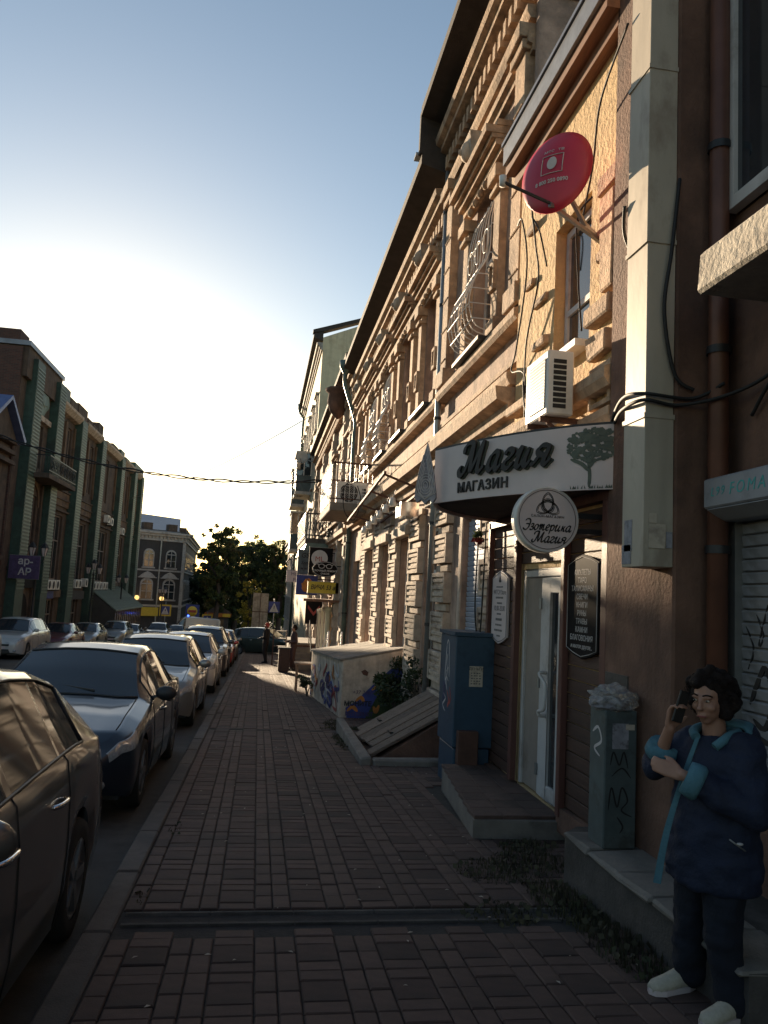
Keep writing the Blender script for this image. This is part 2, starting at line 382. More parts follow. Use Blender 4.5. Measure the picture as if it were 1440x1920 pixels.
# ================================================================== facade helpers
def wall_open(mb, fx, s, y0, y1, z0, z1, ops, depth=.22, zf=None):
    """front skin at x=fx facing s (-1: street to the left, +1: street to the right) with openings (ya,yb,za,zb)"""
    ys = sorted({y0, y1, *[q for o in ops for q in o[:2]]}); zs = sorted({z0, z1, *[q for o in ops for q in o[2:4]]})
    for i in range(len(ys)-1):
        for j in range(len(zs)-1):
            cy, cz = (ys[i]+ys[i+1])/2, (zs[j]+zs[j+1])/2
            if any(o[0] < cy < o[1] and o[2] < cz < o[3] for o in ops): continue
            mb.add([(fx, ys[i], zs[j]), (fx, ys[i+1], zs[j]), (fx, ys[i+1], zs[j+1]), (fx, ys[i], zs[j+1])], [(0, 1, 2, 3)])
    bx = fx-s*depth
    for a, b, c, d in [o[:4] for o in ops]:
        q = [(fx, a, c), (fx, b, c), (fx, b, d), (fx, a, d), (bx, a, c), (bx, b, c), (bx, b, d), (bx, a, d)]
        mb.add(q, [(0, 1, 5, 4), (1, 2, 6, 5), (2, 3, 7, 6), (3, 0, 4, 7), (4, 5, 6, 7)])
def shell(mb, fx, bx, y0, y1, z0, z1, front=False):
    mb.add([(fx, y0, z0), (bx, y0, z0), (bx, y0, z1), (fx, y0, z1)], [(0, 1, 2, 3)])
    mb.add([(fx, y1, z0), (bx, y1, z0), (bx, y1, z1), (fx, y1, z1)], [(0, 1, 2, 3)])
    mb.add([(bx, y0, z0), (bx, y1, z0), (bx, y1, z1), (bx, y0, z1)], [(0, 1, 2, 3)])
    mb.add([(fx, y0, z1), (fx, y1, z1), (bx, y1, z1), (bx, y0, z1)], [(0, 1, 2, 3)])
def window(par, fx, s, y0, y1, z0, z1, fm='frame_white', gm='glass', fw=.06, mull=1, trans=.62, dep=.05, name='window'):
    """frame with mullions set at x=fx, panes as its children"""
    mb = MB(); a, b = sorted((fx, fx+s*dep))
    mb.box(a, b, y0, y0+fw, z0, z1); mb.box(a, b, y1-fw, y1, z0, z1); mb.box(a, b, y0+fw, y1-fw, z0, z0+fw); mb.box(a, b, y0+fw, y1-fw, z1-fw, z1)
    ycuts = [y0+fw]; n = mull+1; iw = (y1-y0-2*fw-(n-1)*fw*.8)/n
    cells = []; yy = y0+fw
    zt = z0+(z1-z0)*trans if trans else None
    for i in range(n):
        if i: mb.box(a, b, yy, yy+fw*.8, z0+fw, z1-fw); yy += fw*.8
        if zt: cells += [(yy, yy+iw, z0+fw, zt), (yy, yy+iw, zt+fw*.8, z1-fw)]
        else: cells.append((yy, yy+iw, z0+fw, z1-fw))
        if zt: mb.box(a, b, yy, yy+iw, zt, zt+fw*.8)
        yy += iw
    o = mb.build(name, fm, par)
    c = (a+b)/2
    for p in cells: MB().box(c-.006, c+.006, p[0]-.004, p[1]+.004, p[2]-.004, p[3]+.004).build('pane', gm, o)
    return o
def course(par, name, m, prof, y0, y1, s=-1, fx=0., seg=None):
    """moulding: prof = (proud, z) polygon swept along y"""
    o = None; ys = [y0] if not seg else list(np.arange(y0, y1-.01, seg)); 
    for i, a in enumerate(ys):
        b = y1 if i == len(ys)-1 else ys[i+1]-.006
        MB().prism([(fx+s*p, a, z) for p, z in prof], (0, b-a, 0)).build(name, m, par)
def crown(par, m, fx, y0, y1, z, h, d, name='cornice', s=-1):
    course(par, name, m, [(0, z), (d*.25, z), (d*.3, z+h*.25), (d*.55, z+h*.3), (d*.6, z+h*.55), (d*.95, z+h*.65), (d, z+h), (0, z+h)], y0, y1, s, fx)
# ================================================================== ornate two-storey building on the right
FX = 2.75
orn = thing('ornate_building', (FX, 16, g(16)), 'weathered two storey stucco building with carved window surrounds, rusticated piers and deep eaves', 'building')
OPB = [(9.35, 10.4, -.2, 2.75)]                              # shuttered window by the shop
piers = [(13.2, 14.15), (15.55, 16.4), (17.85, 18.75), (20.3, 21.2)]
OPG = [(14.2, 15.5, .05, 2.75), (16.45, 17.8, -.1, 2.75), (18.8, 20.25, -.2, 2.75), (21.35, 23.7, -.95, 2.6), (12.15, 13.1, .1, 2.85)]
UW = [(9.25, 10.35), (12.75, 13.85), (15.05, 16.15), (17.4, 18.5), (19.7, 20.8), (22.0, 23.1)]
OPU = [(a, b, 4.95, 7.25) for a, b in UW]
mb = MB()
wall_open(mb, FX, -1, 7.9, 11.9, -1.0, 9.6, OPB+OPU[:1]); wall_open(mb, FX+.04, -1, 11.9, 24.4, -1.9, 8.75, OPG+OPU[1:])
shell(mb, FX, 14, 7.9, 11.9, -1.0, 9.6); shell(mb, FX+.04, 14, 11.9, 24.4, -1.9, 8.75)
mb.build('wall', 'plaster_pink', orn)
for a, b in UW[:1]: window(orn, FX+.2, -1, a, b, 4.95, 7.25, 'frame_white')
for a, b in UW[1:]: window(orn, FX+.24, -1, a, b, 4.95, 7.25, 'frame_old')
for a, b, c, d in OPG[:3]+OPG[4:]: window(orn, FX+.22, -1, a, b, c, d, 'plastic_white', fw=.09, mull=1 if b-a > 1.2 else 0, trans=.7)
# carved rusticated blocks: two sizes of one block shape
def rustic(name, w, h, pr=.085):
    m = MB().box(-pr, .02, 0, w, 0, h)
    t = .055
    m.box(-pr-.03, -pr, 0, w, 0, t); m.box(-pr-.03, -pr, 0, w, h-t, h); m.box(-pr-.03, -pr, 0, t, t, h-t); m.box(-pr-.03, -pr, w-t, w, t, h-t)
    for k in range(3):
        z = t+.035+k*(h-2*t)/3.2; m.box(-pr-.022, -pr, t+.05, w-t-.02, z, z+(h-2*t)/6)
    me = m.mesh(name, bevel=.006); me.materials.append(MATS['plaster_pale']); return me
for (a, b), fx in [((10.98, 11.82), FX), ((8.45, 9.2), FX)]+[(p, FX+.04) for p in piers]:
    me = rustic('rustic_block', b-a, .44)
    flat = MB().box(-.06, .02, .05, b-a-.05, 0, .1).mesh('pier_course', bevel=.005); flat.materials.append(MATS['plaster_pale'])
    z = g(a)+.32
    while z < 3.05:
        put('rustic_block', me, orn, (fx+random.uniform(-.006, .006), a, z)); put('pier_course', flat, orn, (fx, a, z+.462)); z += .585
    MB().box(fx-.1, fx+.02, a-.03, b+.03, g(b)-.3, g(a)+.3).build('pier_base', 'plaster_pale', orn, bevel=.01)
for a, b, c, d in OPG[:3]:                                     # blocky lintels that catch the sun
    MB().box(FX-.16, FX+.03, a-.12, b+.1, d+.02, d+.2).box(FX-.1, FX+.03, a-.05, b+.03, d+.2, d+.34).build('lintel', 'plaster_pale', orn, bevel=.008)
    MB().box(FX-.05, FX+.03, a-.1, a-.01, c, d).build('jamb', 'plaster_pale', orn); MB().box(FX-.05, FX+.03, b+.01, b+.04, c, d).build('jamb', 'plaster_pale', orn)
for a, b in ((14.2, 15.5), (16.5, 17.7), (18.9, 20.1), (12.2, 13.0), (9.4, 10.3)):   # panels above ground-floor openings
    MB().box(FX-.03, FX+.05, a, b, 3.16, 3.2).box(FX-.03, FX+.05, a, b, 3.42, 3.46).box(FX-.03, FX+.05, a, a+.05, 3.2, 3.42).box(FX-.03, FX+.05, b-.05, b, 3.2, 3.42).build('panel', 'plaster_pale', orn)
# roller shutter of the window by the cabinet
MB().box(FX+.1, FX+.13, 9.36, 10.39, -.15, 2.74).build('shutter_back', 'shutter_blue', orn)
sl = MB().box(-.012, .012, 0, 1.0, 0, .062).mesh('shutter_slat', bevel=.006); sl.materials.append(MATS['shutter_blue'])
for k in range(37): put('shutter_slat', sl, orn, (FX+.085, 9.375, .15+k*.069), (0, -.18, 0))
MB().box(FX-.02, FX+.1, 10.42, 10.56, -.3, 2.8).build('jamb', 'plaster_pale', orn)
# intermediate cornice, sill band and apron panels
for y0, y1, fx in ((7.95, 11.86, FX), (11.94, 24.36, FX+.04)):
    crown(orn, 'plaster_tan', fx, y0, y1, 3.55, .42, .36); course(orn, 'string_course', 'plaster_tan', [(0, 4.0), (.2, 4.0), (.24, 4.08), (.24, 4.14), (.12, 4.2), (0, 4.22)], y0, y1, -1, fx)
    course(orn, 'string_course', 'plaster_tan', [(0, 4.3), (.1, 4.3), (.1, 4.36), (0, 4.4)], y0, y1, -1, fx)
    course(orn, 'sill_band', 'plaster_tan', [(0, 4.74), (.14, 4.76), (.18, 4.8), (.18, 4.88), (0, 4.93)], y0, y1, -1, fx)
for a, b in UW:
    fx = FX if a < 11 else FX+.04
    MB().box(fx-.26, fx+.1, a-.12, b+.12, 4.9, 4.95).build('window_sill', 'metal_dark', orn)
    for q in (a-.34, b+.08):                                   # small engaged pilasters with square capitals
        m = MB().box(fx-.1, fx+.02, q, q+.26, 4.95, 6.95).box(fx-.15, fx+.02, q-.03, q+.29, 4.95, 5.12).box(fx-.16, fx+.02, q-.03, q+.29, 6.8, 6.86)
        m.box(fx-.19, fx+.02, q-.05, q+.31, 6.95, 7.12).box(fx-.15, fx+.02, q+.02, q+.24, 5.5, 5.56).box(fx-.15, fx+.02, q+.02, q+.24, 5.82, 5.88).box(fx-.15, fx+.02, q+.02, q+.06, 5.56, 5.82).box(fx-.15, fx+.02, q+.2, q+.24, 5.56, 5.82)
        m.build('pilaster', 'plaster_tan', orn, bevel=.006)
    m = MB()
    for k, (p, z0, z1) in enumerate(((.12, 7.28, 7.36), (.2, 7.36, 7.44), (.26, 7.44, 7.5), (.34, 7.5, 7.6), (.2, 7.6, 7.68))): m.box(fx-p, fx+.02, a-.38-k*.012, b+.38+k*.012, z0, z1)
    m.build('hood_mould', 'plaster_tan', orn)
    c = (a+b)/2                                               # keystone mask over the window
    m = MB().prism([(fx-.3, c-.15, 7.62), (fx-.3, c+.15, 7.62), (fx-.36, c+.22, 7.98), (fx-.36, c-.22, 7.98)], (.3, 0, 0))
    m.ball((fx-.33, c, 7.78), (.1, .12, .15), 10, 8); m.ball((fx-.43, c, 7.76), (.03, .025, .05), 6, 5); m.build('keystone_mask', 'plaster_pale', orn)
    m = MB()
    for k in range(7): 
        t = k/6; m.ball((fx-.12, a-.2+(b-a+.4)*t, 7.15+.05*math.sin(t*math.pi)), (.05, .07, .06), 6, 4)
    m.build('carved_garland', 'plaster_tan', orn, kind='stuff')
# entablature and eaves
for y0, y1, zt, fx in ((7.9, 11.95, 9.6, FX), (11.95, 24.4, 8.75, FX+.04)):
    base = zt-1.15
    course(orn, 'architrave', 'plaster_tan', [(0, base-.5), (.08, base-.5), (.08, base-.42), (.14, base-.4), (.14, base-.3), (.05, base-.26), (0, base-.26)], y0, y1, -1, fx)
    course(orn, 'architrave', 'plaster_tan', [(0, base-.1), (.12, base-.1), (.16, base-.02), (.16, base+.06), (0, base+.08)], y0, y1, -1, fx)
    course(orn, 'cornice', 'plaster_tan', [(0, base+.5), (.1, base+.5), (.14, base+.56), (.26, base+.6), (.26, base+.68), (.34, base+.72), (.36, base+.82), (.2, base+.84), (0, base+.84)], y0, y1, -1, fx)
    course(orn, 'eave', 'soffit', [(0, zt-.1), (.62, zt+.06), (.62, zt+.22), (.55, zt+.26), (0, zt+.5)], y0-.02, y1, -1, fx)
    m = MB(); y = y0+.06
    while y < y1-.1: m.box(fx-.2, fx+.01, y, y+.11, base+.22, base+.44); y += .22
    m.build('dentil_row', 'plaster_tan', orn, kind='stuff')
    m = MB(); y = y0+.2
    while y < y1-.3: m.box(fx-.06, fx+.01, y, y+.5, base+.1, base+.14).box(fx-.06, fx+.01, y, y+.5, base+.17, base+.2); y += .62
    m.build('frieze_relief', 'plaster_tan', orn, kind='stuff')
for y, z0, z1, fx in ((8.0, 4.95, 8.0, FX), (11.45, 4.95, 8.0, FX), (24.0, 4.4, 7.2, FX+.04)):    # corner pilasters
    m = MB().box(fx-.13, fx+.02, y, y+.36, z0, z1).box(fx-.19, fx+.02, y-.05, y+.41, z1, z1+.12).box(fx-.24, fx+.02, y-.08, y+.44, z1+.12, z1+.3).box(fx-.18, fx+.02, y-.04, y+.4, z0, z0+.25)
    for k in range(5): m.box(fx-.15, fx+.02, y+.02, y+.34, z0+.4+k*.5, z0+.42+k*.5)
    m.build('corner_pilaster', 'plaster_tan', orn, bevel=.008)
# the big cornice return above the neighbour's roof (side wall faces the camera)
m = MB().box(FX-.1, FX+1.1, 7.72, 7.9, 8.55, 8.68).box(FX-.16, FX+1.2, 7.66, 7.9, 8.68, 8.85).box(FX-.05, FX+1.0, 7.78, 7.9, 7.3, 8.55).box(FX-.1, FX+1.08, 7.74, 7.9, 7.3, 7.42)
m.build('side_pilaster', 'plaster_pink', orn, bevel=.01)
# step in the eaves: rain hopper and boarded end
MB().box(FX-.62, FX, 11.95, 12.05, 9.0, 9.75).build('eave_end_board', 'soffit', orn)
MB().box(FX-.66, FX-.02, 12.05, 12.25, 9.02, 9.07).build('flashing', 'pipe_zinc', orn)
# window grilles of bent white bars
for (a, b), bel in ((UW[0], .34), (UW[3], .3), (UW[4], .3)):
    fx = FX-.02 if a < 11 else FX+.02; m = MB(); n = 7
    for k in range(n+1):
        y = a+(b-a)*k/n
        m.tube(spline([(fx, y, 6.98), (fx-.08, y, 6.6), (fx-.1, y, 6.1), (fx-bel*.8, y, 5.75), (fx-bel, y, 5.4), (fx-bel*.7, y, 5.12), (fx, y, 5.05)], 4), .008, 5)
    for z, d in ((6.9, .02), (6.5, .08), (6.1, .1), (5.8, bel*.75), (5.6, bel*.92), (5.4, bel), (5.2, bel*.86)):
        m.tube([(fx, a-.03, z), (fx-d, a-.03, z), (fx-d, b+.03, z), (fx, b+.03, z)], .008, 5)
    for k in range(3):
        c = a+(b-a)*(k+.5)/3; m.tube([(fx-.1, c+.14*math.cos(t*.524), 6.35+.16*math.sin(t*.524)) for t in range(13)], .007, 5)
    m.build('window_grille', 'metal_white', orn)
# downpipes fixed to the facade
def downpipe(par, pts, r, m, clamps=()):
    p = MB().tube(pts, r, 10)
    o = p.build('downpipe', m, par)
    for c in clamps: MB().lathe(c, [(r+.012, -.025), (r+.012, .025)], 10).build('pipe_clamp', 'metal_dark', o)
downpipe(orn, [(FX-.11, 11.93, 9.0), (FX-.11, 11.93, -.35)], .05, 'pipe_zinc', [(FX-.11, 11.93, z) for z in (1.2, 2.8, 4.5, 6.4, 8.0)])
downpipe(orn, spline([(FX-.5, 24.2, 8.7), (FX-.48, 24.2, 8.3), (FX-.1, 24.2, 7.2), (FX-.1, 24.2, 6.7)], 5)+[(FX-.1, 24.2, -.9)], .075, 'pipe_green', [(FX-.1, 24.2, z) for z in (1.0, 3.2, 5.6)])
MB().lathe((FX-.5, 24.2, 8.66), [(.08, 0), (.2, .22), (.22, .42), (.2, .42), (.08, .05)], 10).build('rain_hopper', 'pipe_green', orn)
# entrance door with transom at the far end
MB().box(FX+.16, FX+.2, 21.4, 23.65, -.9, 2.55).build('entrance_door', 'frame_old', orn)
# ------------------------------------------------------------------ balcony with its railing
bal = thing('balcony', (2.2, 21.2, 3.55), 'concrete balcony with thin lattice railing on the ornate stucco building', 'balcony')
BX0, BX1, BY0, BY1, BZ = 1.62, 2.75, 19.7, 22.9, 3.95
MB().box(BX0, BX1+.05, BY0, BY1, BZ-.22, BZ, .012).build('slab', 'concrete', bal, bevel=.02)
m = MB().box(BX0-.02, BX1, BY0-.02, BY0+.02, BZ+1.02, BZ+1.06).box(BX0-.02, BX0+.02, BY0+.02, BY1, BZ+1.02, BZ+1.06).box(BX0-.02, BX1, BY1-.04, BY1, BZ+1.02, BZ+1.06)
m.box(BX0-.01, BX1, BY0-.01, BY0+.01, BZ+.08, BZ+.11).box(BX0-.01, BX0+.01, BY0+.01, BY1, BZ+.08, BZ+.11)
m.build('handrail', 'metal_rust', bal)
bb = MB().box(-.008, .008, -.008, .008, .0, 1.02).mesh('baluster'); bb.materials.append(MATS['metal_white'])
for k in range(10): put('baluster', bb, bal, (BX0+.02+k*.118, BY0, BZ))
for k in range(26): put('baluster', bb, bal, (BX0, BY0+.1+k*.122, BZ))
m = MB()
for k in range(4): m.box(BX0, BX1, BY0-.006, BY0+.006, BZ+.25+k*.2, BZ+.262+k*.2).box(BX0-.006, BX0+.006, BY0+.006, BY1, BZ+.25+k*.2, BZ+.262+k*.2)
for k in range(9):
    y = BY0+.3+k*.35; m.tube([(BX0-.01, y+.14*math.cos(t*.628), BZ+.55+.2*math.sin(t*.628)) for t in range(11)], .007, 5)
m.build('lattice', 'metal_white', bal)
# air conditioners; the fan face looks along `ax`
def aircon(name, c, sx, sy, sz, label, group, face='x', bracket=True):
    """c = centre of base; casing with fan grille on the street side and louvres on the side facing -Y"""
    x, y, z = c; t = thing(name, (x, y, z), label, 'air conditioner', group)
    MB().box(x-sx/2, x+sx/2, y-sy/2, y+sy/2, z, z+sz).build('casing', 'plastic_white', t, bevel=.012)
    if face == 'x':
        fxx = x-sx/2-.003; m = MB(); n = 15
        m.box(fxx-.002, fxx, y-sy*.42, y+sy*.3, z+sz*.1, z+sz*.88); m.build('grille_backing', 'ink_grey', t)
        m = MB()
        for k in range(n): zz = z+sz*(.11+.77*k/n); m.box(fxx-.007, fxx-.002, y-sy*.42, y+sy*.3, zz, zz+sz*.016)
        for k in range(18): yy = y-sy*.42+sy*.72*k/18; m.box(fxx-.007, fxx-.002, yy, yy+.006, z+sz*.1, z+sz*.88)
        m.build('fan_grille', 'plastic_white', t, kind='stuff')
        for k in range(9):
            zz = z+sz*(.1+.087*k); MB().box(x-sx*.28, x+sx*.2, y-sy/2-.006, y-sy/2-.001, zz, zz+sz*.062).build('louvre', 'vent_dark', t)
    else:
        yy = y-sy/2-.004; MB().lathe((x-sx*.1, yy, z+sz/2), [(0, -.002), (sz*.4, -.002), (sz*.42, .003)], 20, 'y').build('fan_opening', 'vent_dark', t)
        m = MB()
        for k in range(1, 6): m.tube([(x-sx*.1+sz*.07*k*math.cos(a*.4), yy-.006, z+sz/2+sz*.07*k*math.sin(a*.4)) for a in range(17)], .004, 4)
        m.build('fan_grille', 'plastic_white', t, kind='stuff')
        for k in range(4): MB().box(x+sx*.34, x+sx*.47, yy-.003, yy+.003, z+sz*(.2+.15*k), z+sz*(.28+.15*k)).build('louvre', 'vent_dark', t)
    if bracket:
        for q in (y-sy*.3, y+sy*.3):
            MB().box(x-sx/2-.02, 2.6, q-.02, q+.02, z-.045, z-.002).bar((x-sx*.3, q, z-.045), (2.6, q, z-.35), .03).build('bracket', 'metal_rust', t)
    return t
aircon('air_conditioner', (2.315, 6.12, 3.16), .23, .52, .54, 'white air conditioner unit bracketed on yellow wall above shop sign', 'air conditioner units')
aircon('air_conditioner', (2.2, 20.1, 3.955), .8, .3, .58, 'air conditioner with round fan standing on the balcony', 'air conditioner units', 'y', False)
# ================================================================== yellow building with the shop
YX = 2.6
yel = thing('shop_building', (YX, 6.6, g(6.6)), 'low yellow rendered building with brown roof fascia and remains of stucco quoins above shop', 'building')
mb = MB(); WIN = (5.98, 6.8, 3.85, 5.2); DOOR = (6.28, 7.42, -.12, 1.95)
wall_open(mb, YX, -1, 5.32, 7.88, -.6, 6.5, [WIN, DOOR], .26); shell(mb, YX, 12, 5.32, 7.88, -.6, 6.5); mb.build('wall', 'plaster_yellow', yel)
window(yel, YX+.16, -1, 6.0, 6.78, 3.87, 5.18, 'frame_white', 'glass', .07, 0, .35, .06)
MB().box(YX-.14, YX+.1, 5.94, 6.84, 3.79, 3.85).build('window_sill', 'plastic_white', yel)
MB().box(YX-.25, YX-.21, 5.3, 7.84, 6.44, 6.66).build('fascia_board', 'metal_grey', yel)
MB().box(YX-.21, YX+.02, 5.3, 7.86, 6.34, 6.44).box(YX-.1, YX+.02, 5.3, 7.86, 6.22, 6.34).build('fascia_board', 'fascia_wood', yel)
MB().box(YX-.27, 12, 5.2, 7.86, 6.67, 6.71).build('roof', 'roof_metal', yel)
# stucco remains: quoins, apron mouldings and panels
for k, (a, b, z0, z1, p) in enumerate(((5.4, 5.72, 4.98, 5.14, .07), (5.42, 5.78, 4.62, 4.72, .06), (5.42, 5.76, 4.42, 4.52, .06), (5.36, 5.6, 4.1, 4.9, .09), (5.42, 5.86, 3.9, 4.06, .1), (5.5, 5.86, 3.62, 3.8, .08),
        (6.95, 7.3, 4.6, 4.68, .05), (6.9, 7.25, 4.14, 4.22, .06), (7.3, 7.55, 5.5, 5.58, .05), (7.35, 7.6, 4.9, 4.98, .05), (6.9, 7.84, 3.58, 3.7, .12), (7.02, 7.5, 3.8, 3.9, .05))):
    MB().box(YX-p, YX+.02, a, b, z0, z1, .012).build('quoin_block', 'plaster_tan', yel, bevel=.012)
course(yel, 'string_course', 'plaster_tan', [(0, 3.3), (.1, 3.3), (.14, 3.36), (.14, 3.44), (0, 3.5)], 5.36, 7.86, -1, YX)
course(yel, 'string_course', 'plaster_tan', [(0, 3.02), (.06, 3.02), (.1, 3.08), (.1, 3.14), (0, 3.18)], 5.36, 7.86, -1, YX)
m = MB()
for a, b in ((5.45, 5.85),):
    m.box(YX-.05, YX+.02, a, b, 3.2, 3.24).box(YX-.05, YX+.02, a, b, 3.5, 3.54).box(YX-.05, YX+.02, a, a+.05, 3.24, 3.5).box(YX-.05, YX+.02, b-.05, b, 3.24, 3.5)
m.build('apron_panel', 'plaster_tan', yel)
# ------------------------------------------------------------------ shop front: plank cladding, posts, door
front = thing('plank_storefront', (2.5, 6.8, -.12), 'dark brown plank shop front with posts around white door', 'shop front')
def planks(y0, y1, z0, z1, h=.115, x=YX):
    me = MB().box(-.022, 0, 0, y1-y0, .004, h-.005).mesh('plank', bevel=.004); me.materials.append(MATS['wood_dark']); z = z0
    while z+h < z1+.02: put('plank', me, front, (x-.006, y0, z)); z += h
planks(5.47, 6.22, -.02, 2.42); planks(7.5, 8.34, -.1, 2.42); planks(6.24, 7.46, 2.0, 2.42)
for y, w_ in ((5.4, .1), (6.2, .07), (7.44, .08), (8.36, .07)):
    MB().box(YX-.09, YX-.03, y-w_/2, y+w_/2, -.1, 2.5).build('post', 'wood_post', front, bevel=.005)
MB().box(YX-.1, YX-.02, 5.36, 8.36, 2.42, 2.5).build('beam', 'wood_post', front)
MB().box(YX-.075, YX, 5.46, 6.24, -.22, -.03).build('plinth_tile', 'plaster_grime', front); MB().box(YX-.09, YX, 7.42, 8.3, -.3, -.12).build('plinth_tile', 'plaster_grime', front)
door = thing('shop_door', (YX, 6.85, -.12), 'white plastic shop door with narrow glass strip and loop handle', 'door')
DX = YX+.05
m = MB().box(DX-.05, DX+.03, 6.3, 6.37, -.11, 1.94).box(DX-.05, DX+.03, 7.35, 7.41, -.11, 1.94).box(DX-.05, DX+.03, 6.37, 7.35, 1.87, 1.94); m.build('frame', 'frame_white', door, bevel=.006)
MB().box(DX-.03, DX+.02, 6.93, 7.345, -.1, 1.865).build('fixed_leaf', 'door_white', door, bevel=.006)
m = MB().box(DX-.045, DX+.02, 6.38, 6.5, -.1, 1.86).box(DX-.045, DX+.02, 6.7, 6.92, -.1, 1.86).box(DX-.045, DX+.02, 6.5, 6.7, -.1, .02).box(DX-.045, DX+.02, 6.5, 6.7, 1.72, 1.86)
leaf = m.build('leaf', 'frame_white', door, bevel=.006)
MB().box(DX-.02, DX-.008, 6.495, 6.705, .015, 1.725).build('glass_strip', 'glass', leaf)
hp = [(DX-.05, 6.74, .62), (DX-.1, 6.74, .62), (DX-.115, 6.73, .66), (DX-.115, 6.6, .7), (DX-.115, 6.58, .86), (DX-.115, 6.6, .92), (DX-.115, 6.73, .98), (DX-.1, 6.74, 1.0), (DX-.05, 6.74, 1.0)]
MB().tube(spline(hp, 4), .016, 8).build('handle', 'frame_white', leaf)
MB().box(DX-.055, DX-.045, 6.4, 6.45, .72, .92).build('lock_plate', 'metal_grey', leaf)
for z in (.12, .9, 1.62): MB().lathe((DX-.055, 6.91, z), [(.016, -.05), (.016, .05)], 8).build('hinge', 'metal_grey', leaf)
# doorstep
st = thing('door_step', (2.2, 7.2, g(7.2)), 'low concrete step paved on top in front of shop door', 'step')
poly = [(2.03, 8.17), (1.83, 6.25), (2.6, 6.2), (2.6, 8.2)]
MB().prism([(x, y, g(y)-.05) for x, y in poly], (0, 0, .05)).build('footing', 'concrete_dark', st)
q = MB(); a = [(x, y, g(y)-.04) for x, y in poly]; b = [(x, y, -.15) for x, y in poly]; q.add(a+b, [(0, 1, 2, 3), (4, 5, 6, 7)]+[(i, (i+1) % 4, (i+1) % 4+4, i+4) for i in range(4)]); q.build('riser', 'concrete', st)
rt = random.Random(5)
for i in range(3):
    for j in range(8):
        y0 = 6.27+j*.238; xa = 1.83+(y0+.12-6.25)*.104; w_ = (2.59-xa)/3
        MB().box(xa+i*w_, xa+(i+1)*w_-.006, y0, y0+.231, -.152, -.12+rt.uniform(-.002, .002)).build('step_tile', 'paver', st, bevel=.004)
# ------------------------------------------------------------------ canopy with curved sign
can = thing('shop_canopy', (2.2, 6.6, 2.5), 'bow shaped white shop canopy reading Магия магазин with printed tree', 'canopy')
P0, P1, P2 = Vector((1.51, 6.85, 0)), Vector((1.95, 5.65, 0)), Vector((2.55, 5.22, 0)); Q1, Q2 = Vector((1.75, 7.9, 0)), Vector((2.58, 8.15, 0))
bez = lambda a, b, c, t: a*(1-t)**2+b*2*t*(1-t)+c*t*t
N = 60; CV = [bez(P0, P1, P2, i/N) for i in range(N+1)]; ARC = [0]
for a, b in zip(CV, CV[1:]): ARC.append(ARC[-1]+(b-a).length)
FAR = [bez(P0, Q1, Q2, i/20) for i in range(21)]
CZ0, CZ1 = 2.5, 2.97
ring = CV[::-3][::-1]; ring = [CV[i] for i in range(N, -1, -3)]+FAR[1:]+[Vector((2.58, 5.24, 0))]
n = len(ring); mb = MB()
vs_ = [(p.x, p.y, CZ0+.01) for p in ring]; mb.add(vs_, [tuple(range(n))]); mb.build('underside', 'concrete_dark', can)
mb = MB(); mb.add([(p.x, p.y, CZ1-.03) for p in ring], [tuple(range(n))]); mb.build('top_sheet', 'roof_metal', can)
def skin(path, z0, z1, th):
    mb = MB(); L = []; 
    for i, p in enumerate(path):
        d = (path[min(i+1, len(path)-1)]-path[max(i-1, 0)]).normalized(); nn = Vector((d.y, -d.x, 0)); L.append((p, nn))
    v = []; f = []
    for p, nn in L: 
        for dd in (0, th):
            q = p-nn*dd; v += [(q.x, q.y, z0), (q.x, q.y, z1)]
    for i in range(len(L)-1):
        k = 4*i; f += [(k, k+1, k+5, k+4), (k+2, k+6, k+7, k+3), (k+1, k+3, k+7, k+5), (k, k+4, k+6, k+2)]
    f += [(0, 2, 3, 1), (4*len(L)-4, 4*len(L)-3, 4*len(L)-1, 4*len(L)-2)]
    mb.add(v, f); return mb
skin(CV, CZ0-.02, CZ1, .025).build('fascia', 'sign_white', can)
skin(FAR[::-1], CZ0-.02, CZ1, .025).build('fascia', 'sign_white', can)
skin(CV, CZ1+.002, CZ1+.018, .04).build('top_trim', 'metal_dark', can)
def wrap(s, z, d):                          # a point on the curved fascia: arc length from the bow, height, proud
    s = max(0.001, min(ARC[-1]-.001, s)); i = max(j for j in range(N) if ARC[j] <= s); t = (s-ARC[i])/(ARC[i+1]-ARC[i])
    p = CV[i].lerp(CV[i+1], t); dv = (CV[i+1]-CV[i]).normalized(); nn = Vector((dv.y, -dv.x, 0))
    return Vector((p.x, p.y, z))+nn*(d)
def stroke(mb, pts, fn, wmin, wmax, pen=rad(40), depth=.018, d0=.0):
    """broad-pen ribbon along a spline in sign coordinates (s, z)"""
    P = spline([(a, b, 0) for a, b in pts], 7); Lf, Rt = [], []
    for i, p in enumerate(P):
        d = (P[min(i+1, len(P)-1)]-P[max(i-1, 0)]); ang = math.atan2(d.y, d.x)
        w_ = wmin+(wmax-wmin)*abs(math.sin(ang-pen)); e = min(1, .35+min(i, len(P)-1-i)*.2)
        nn = Vector((-math.sin(ang), math.cos(ang), 0))*w_*e/2; Lf.append(p+nn); Rt.append(p-nn)
    v = []; f = []
    for a, b in zip(Lf, Rt):
        for dd in (d0, d0+depth): v += [fn(a.x, a.y, dd), fn(b.x, b.y, dd)]
    for i in range(len(P)-1):
        k = 4*i; f += [(k+2, k+3, k+7, k+6), (k, k+2, k+6, k+4), (k+1, k+5, k+7, k+3)]
    f += [(0, 1, 3, 2), (4*len(P)-4, 4*len(P)-2, 4*len(P)-1, 4*len(P)-3)]
    mb.add(v, f)
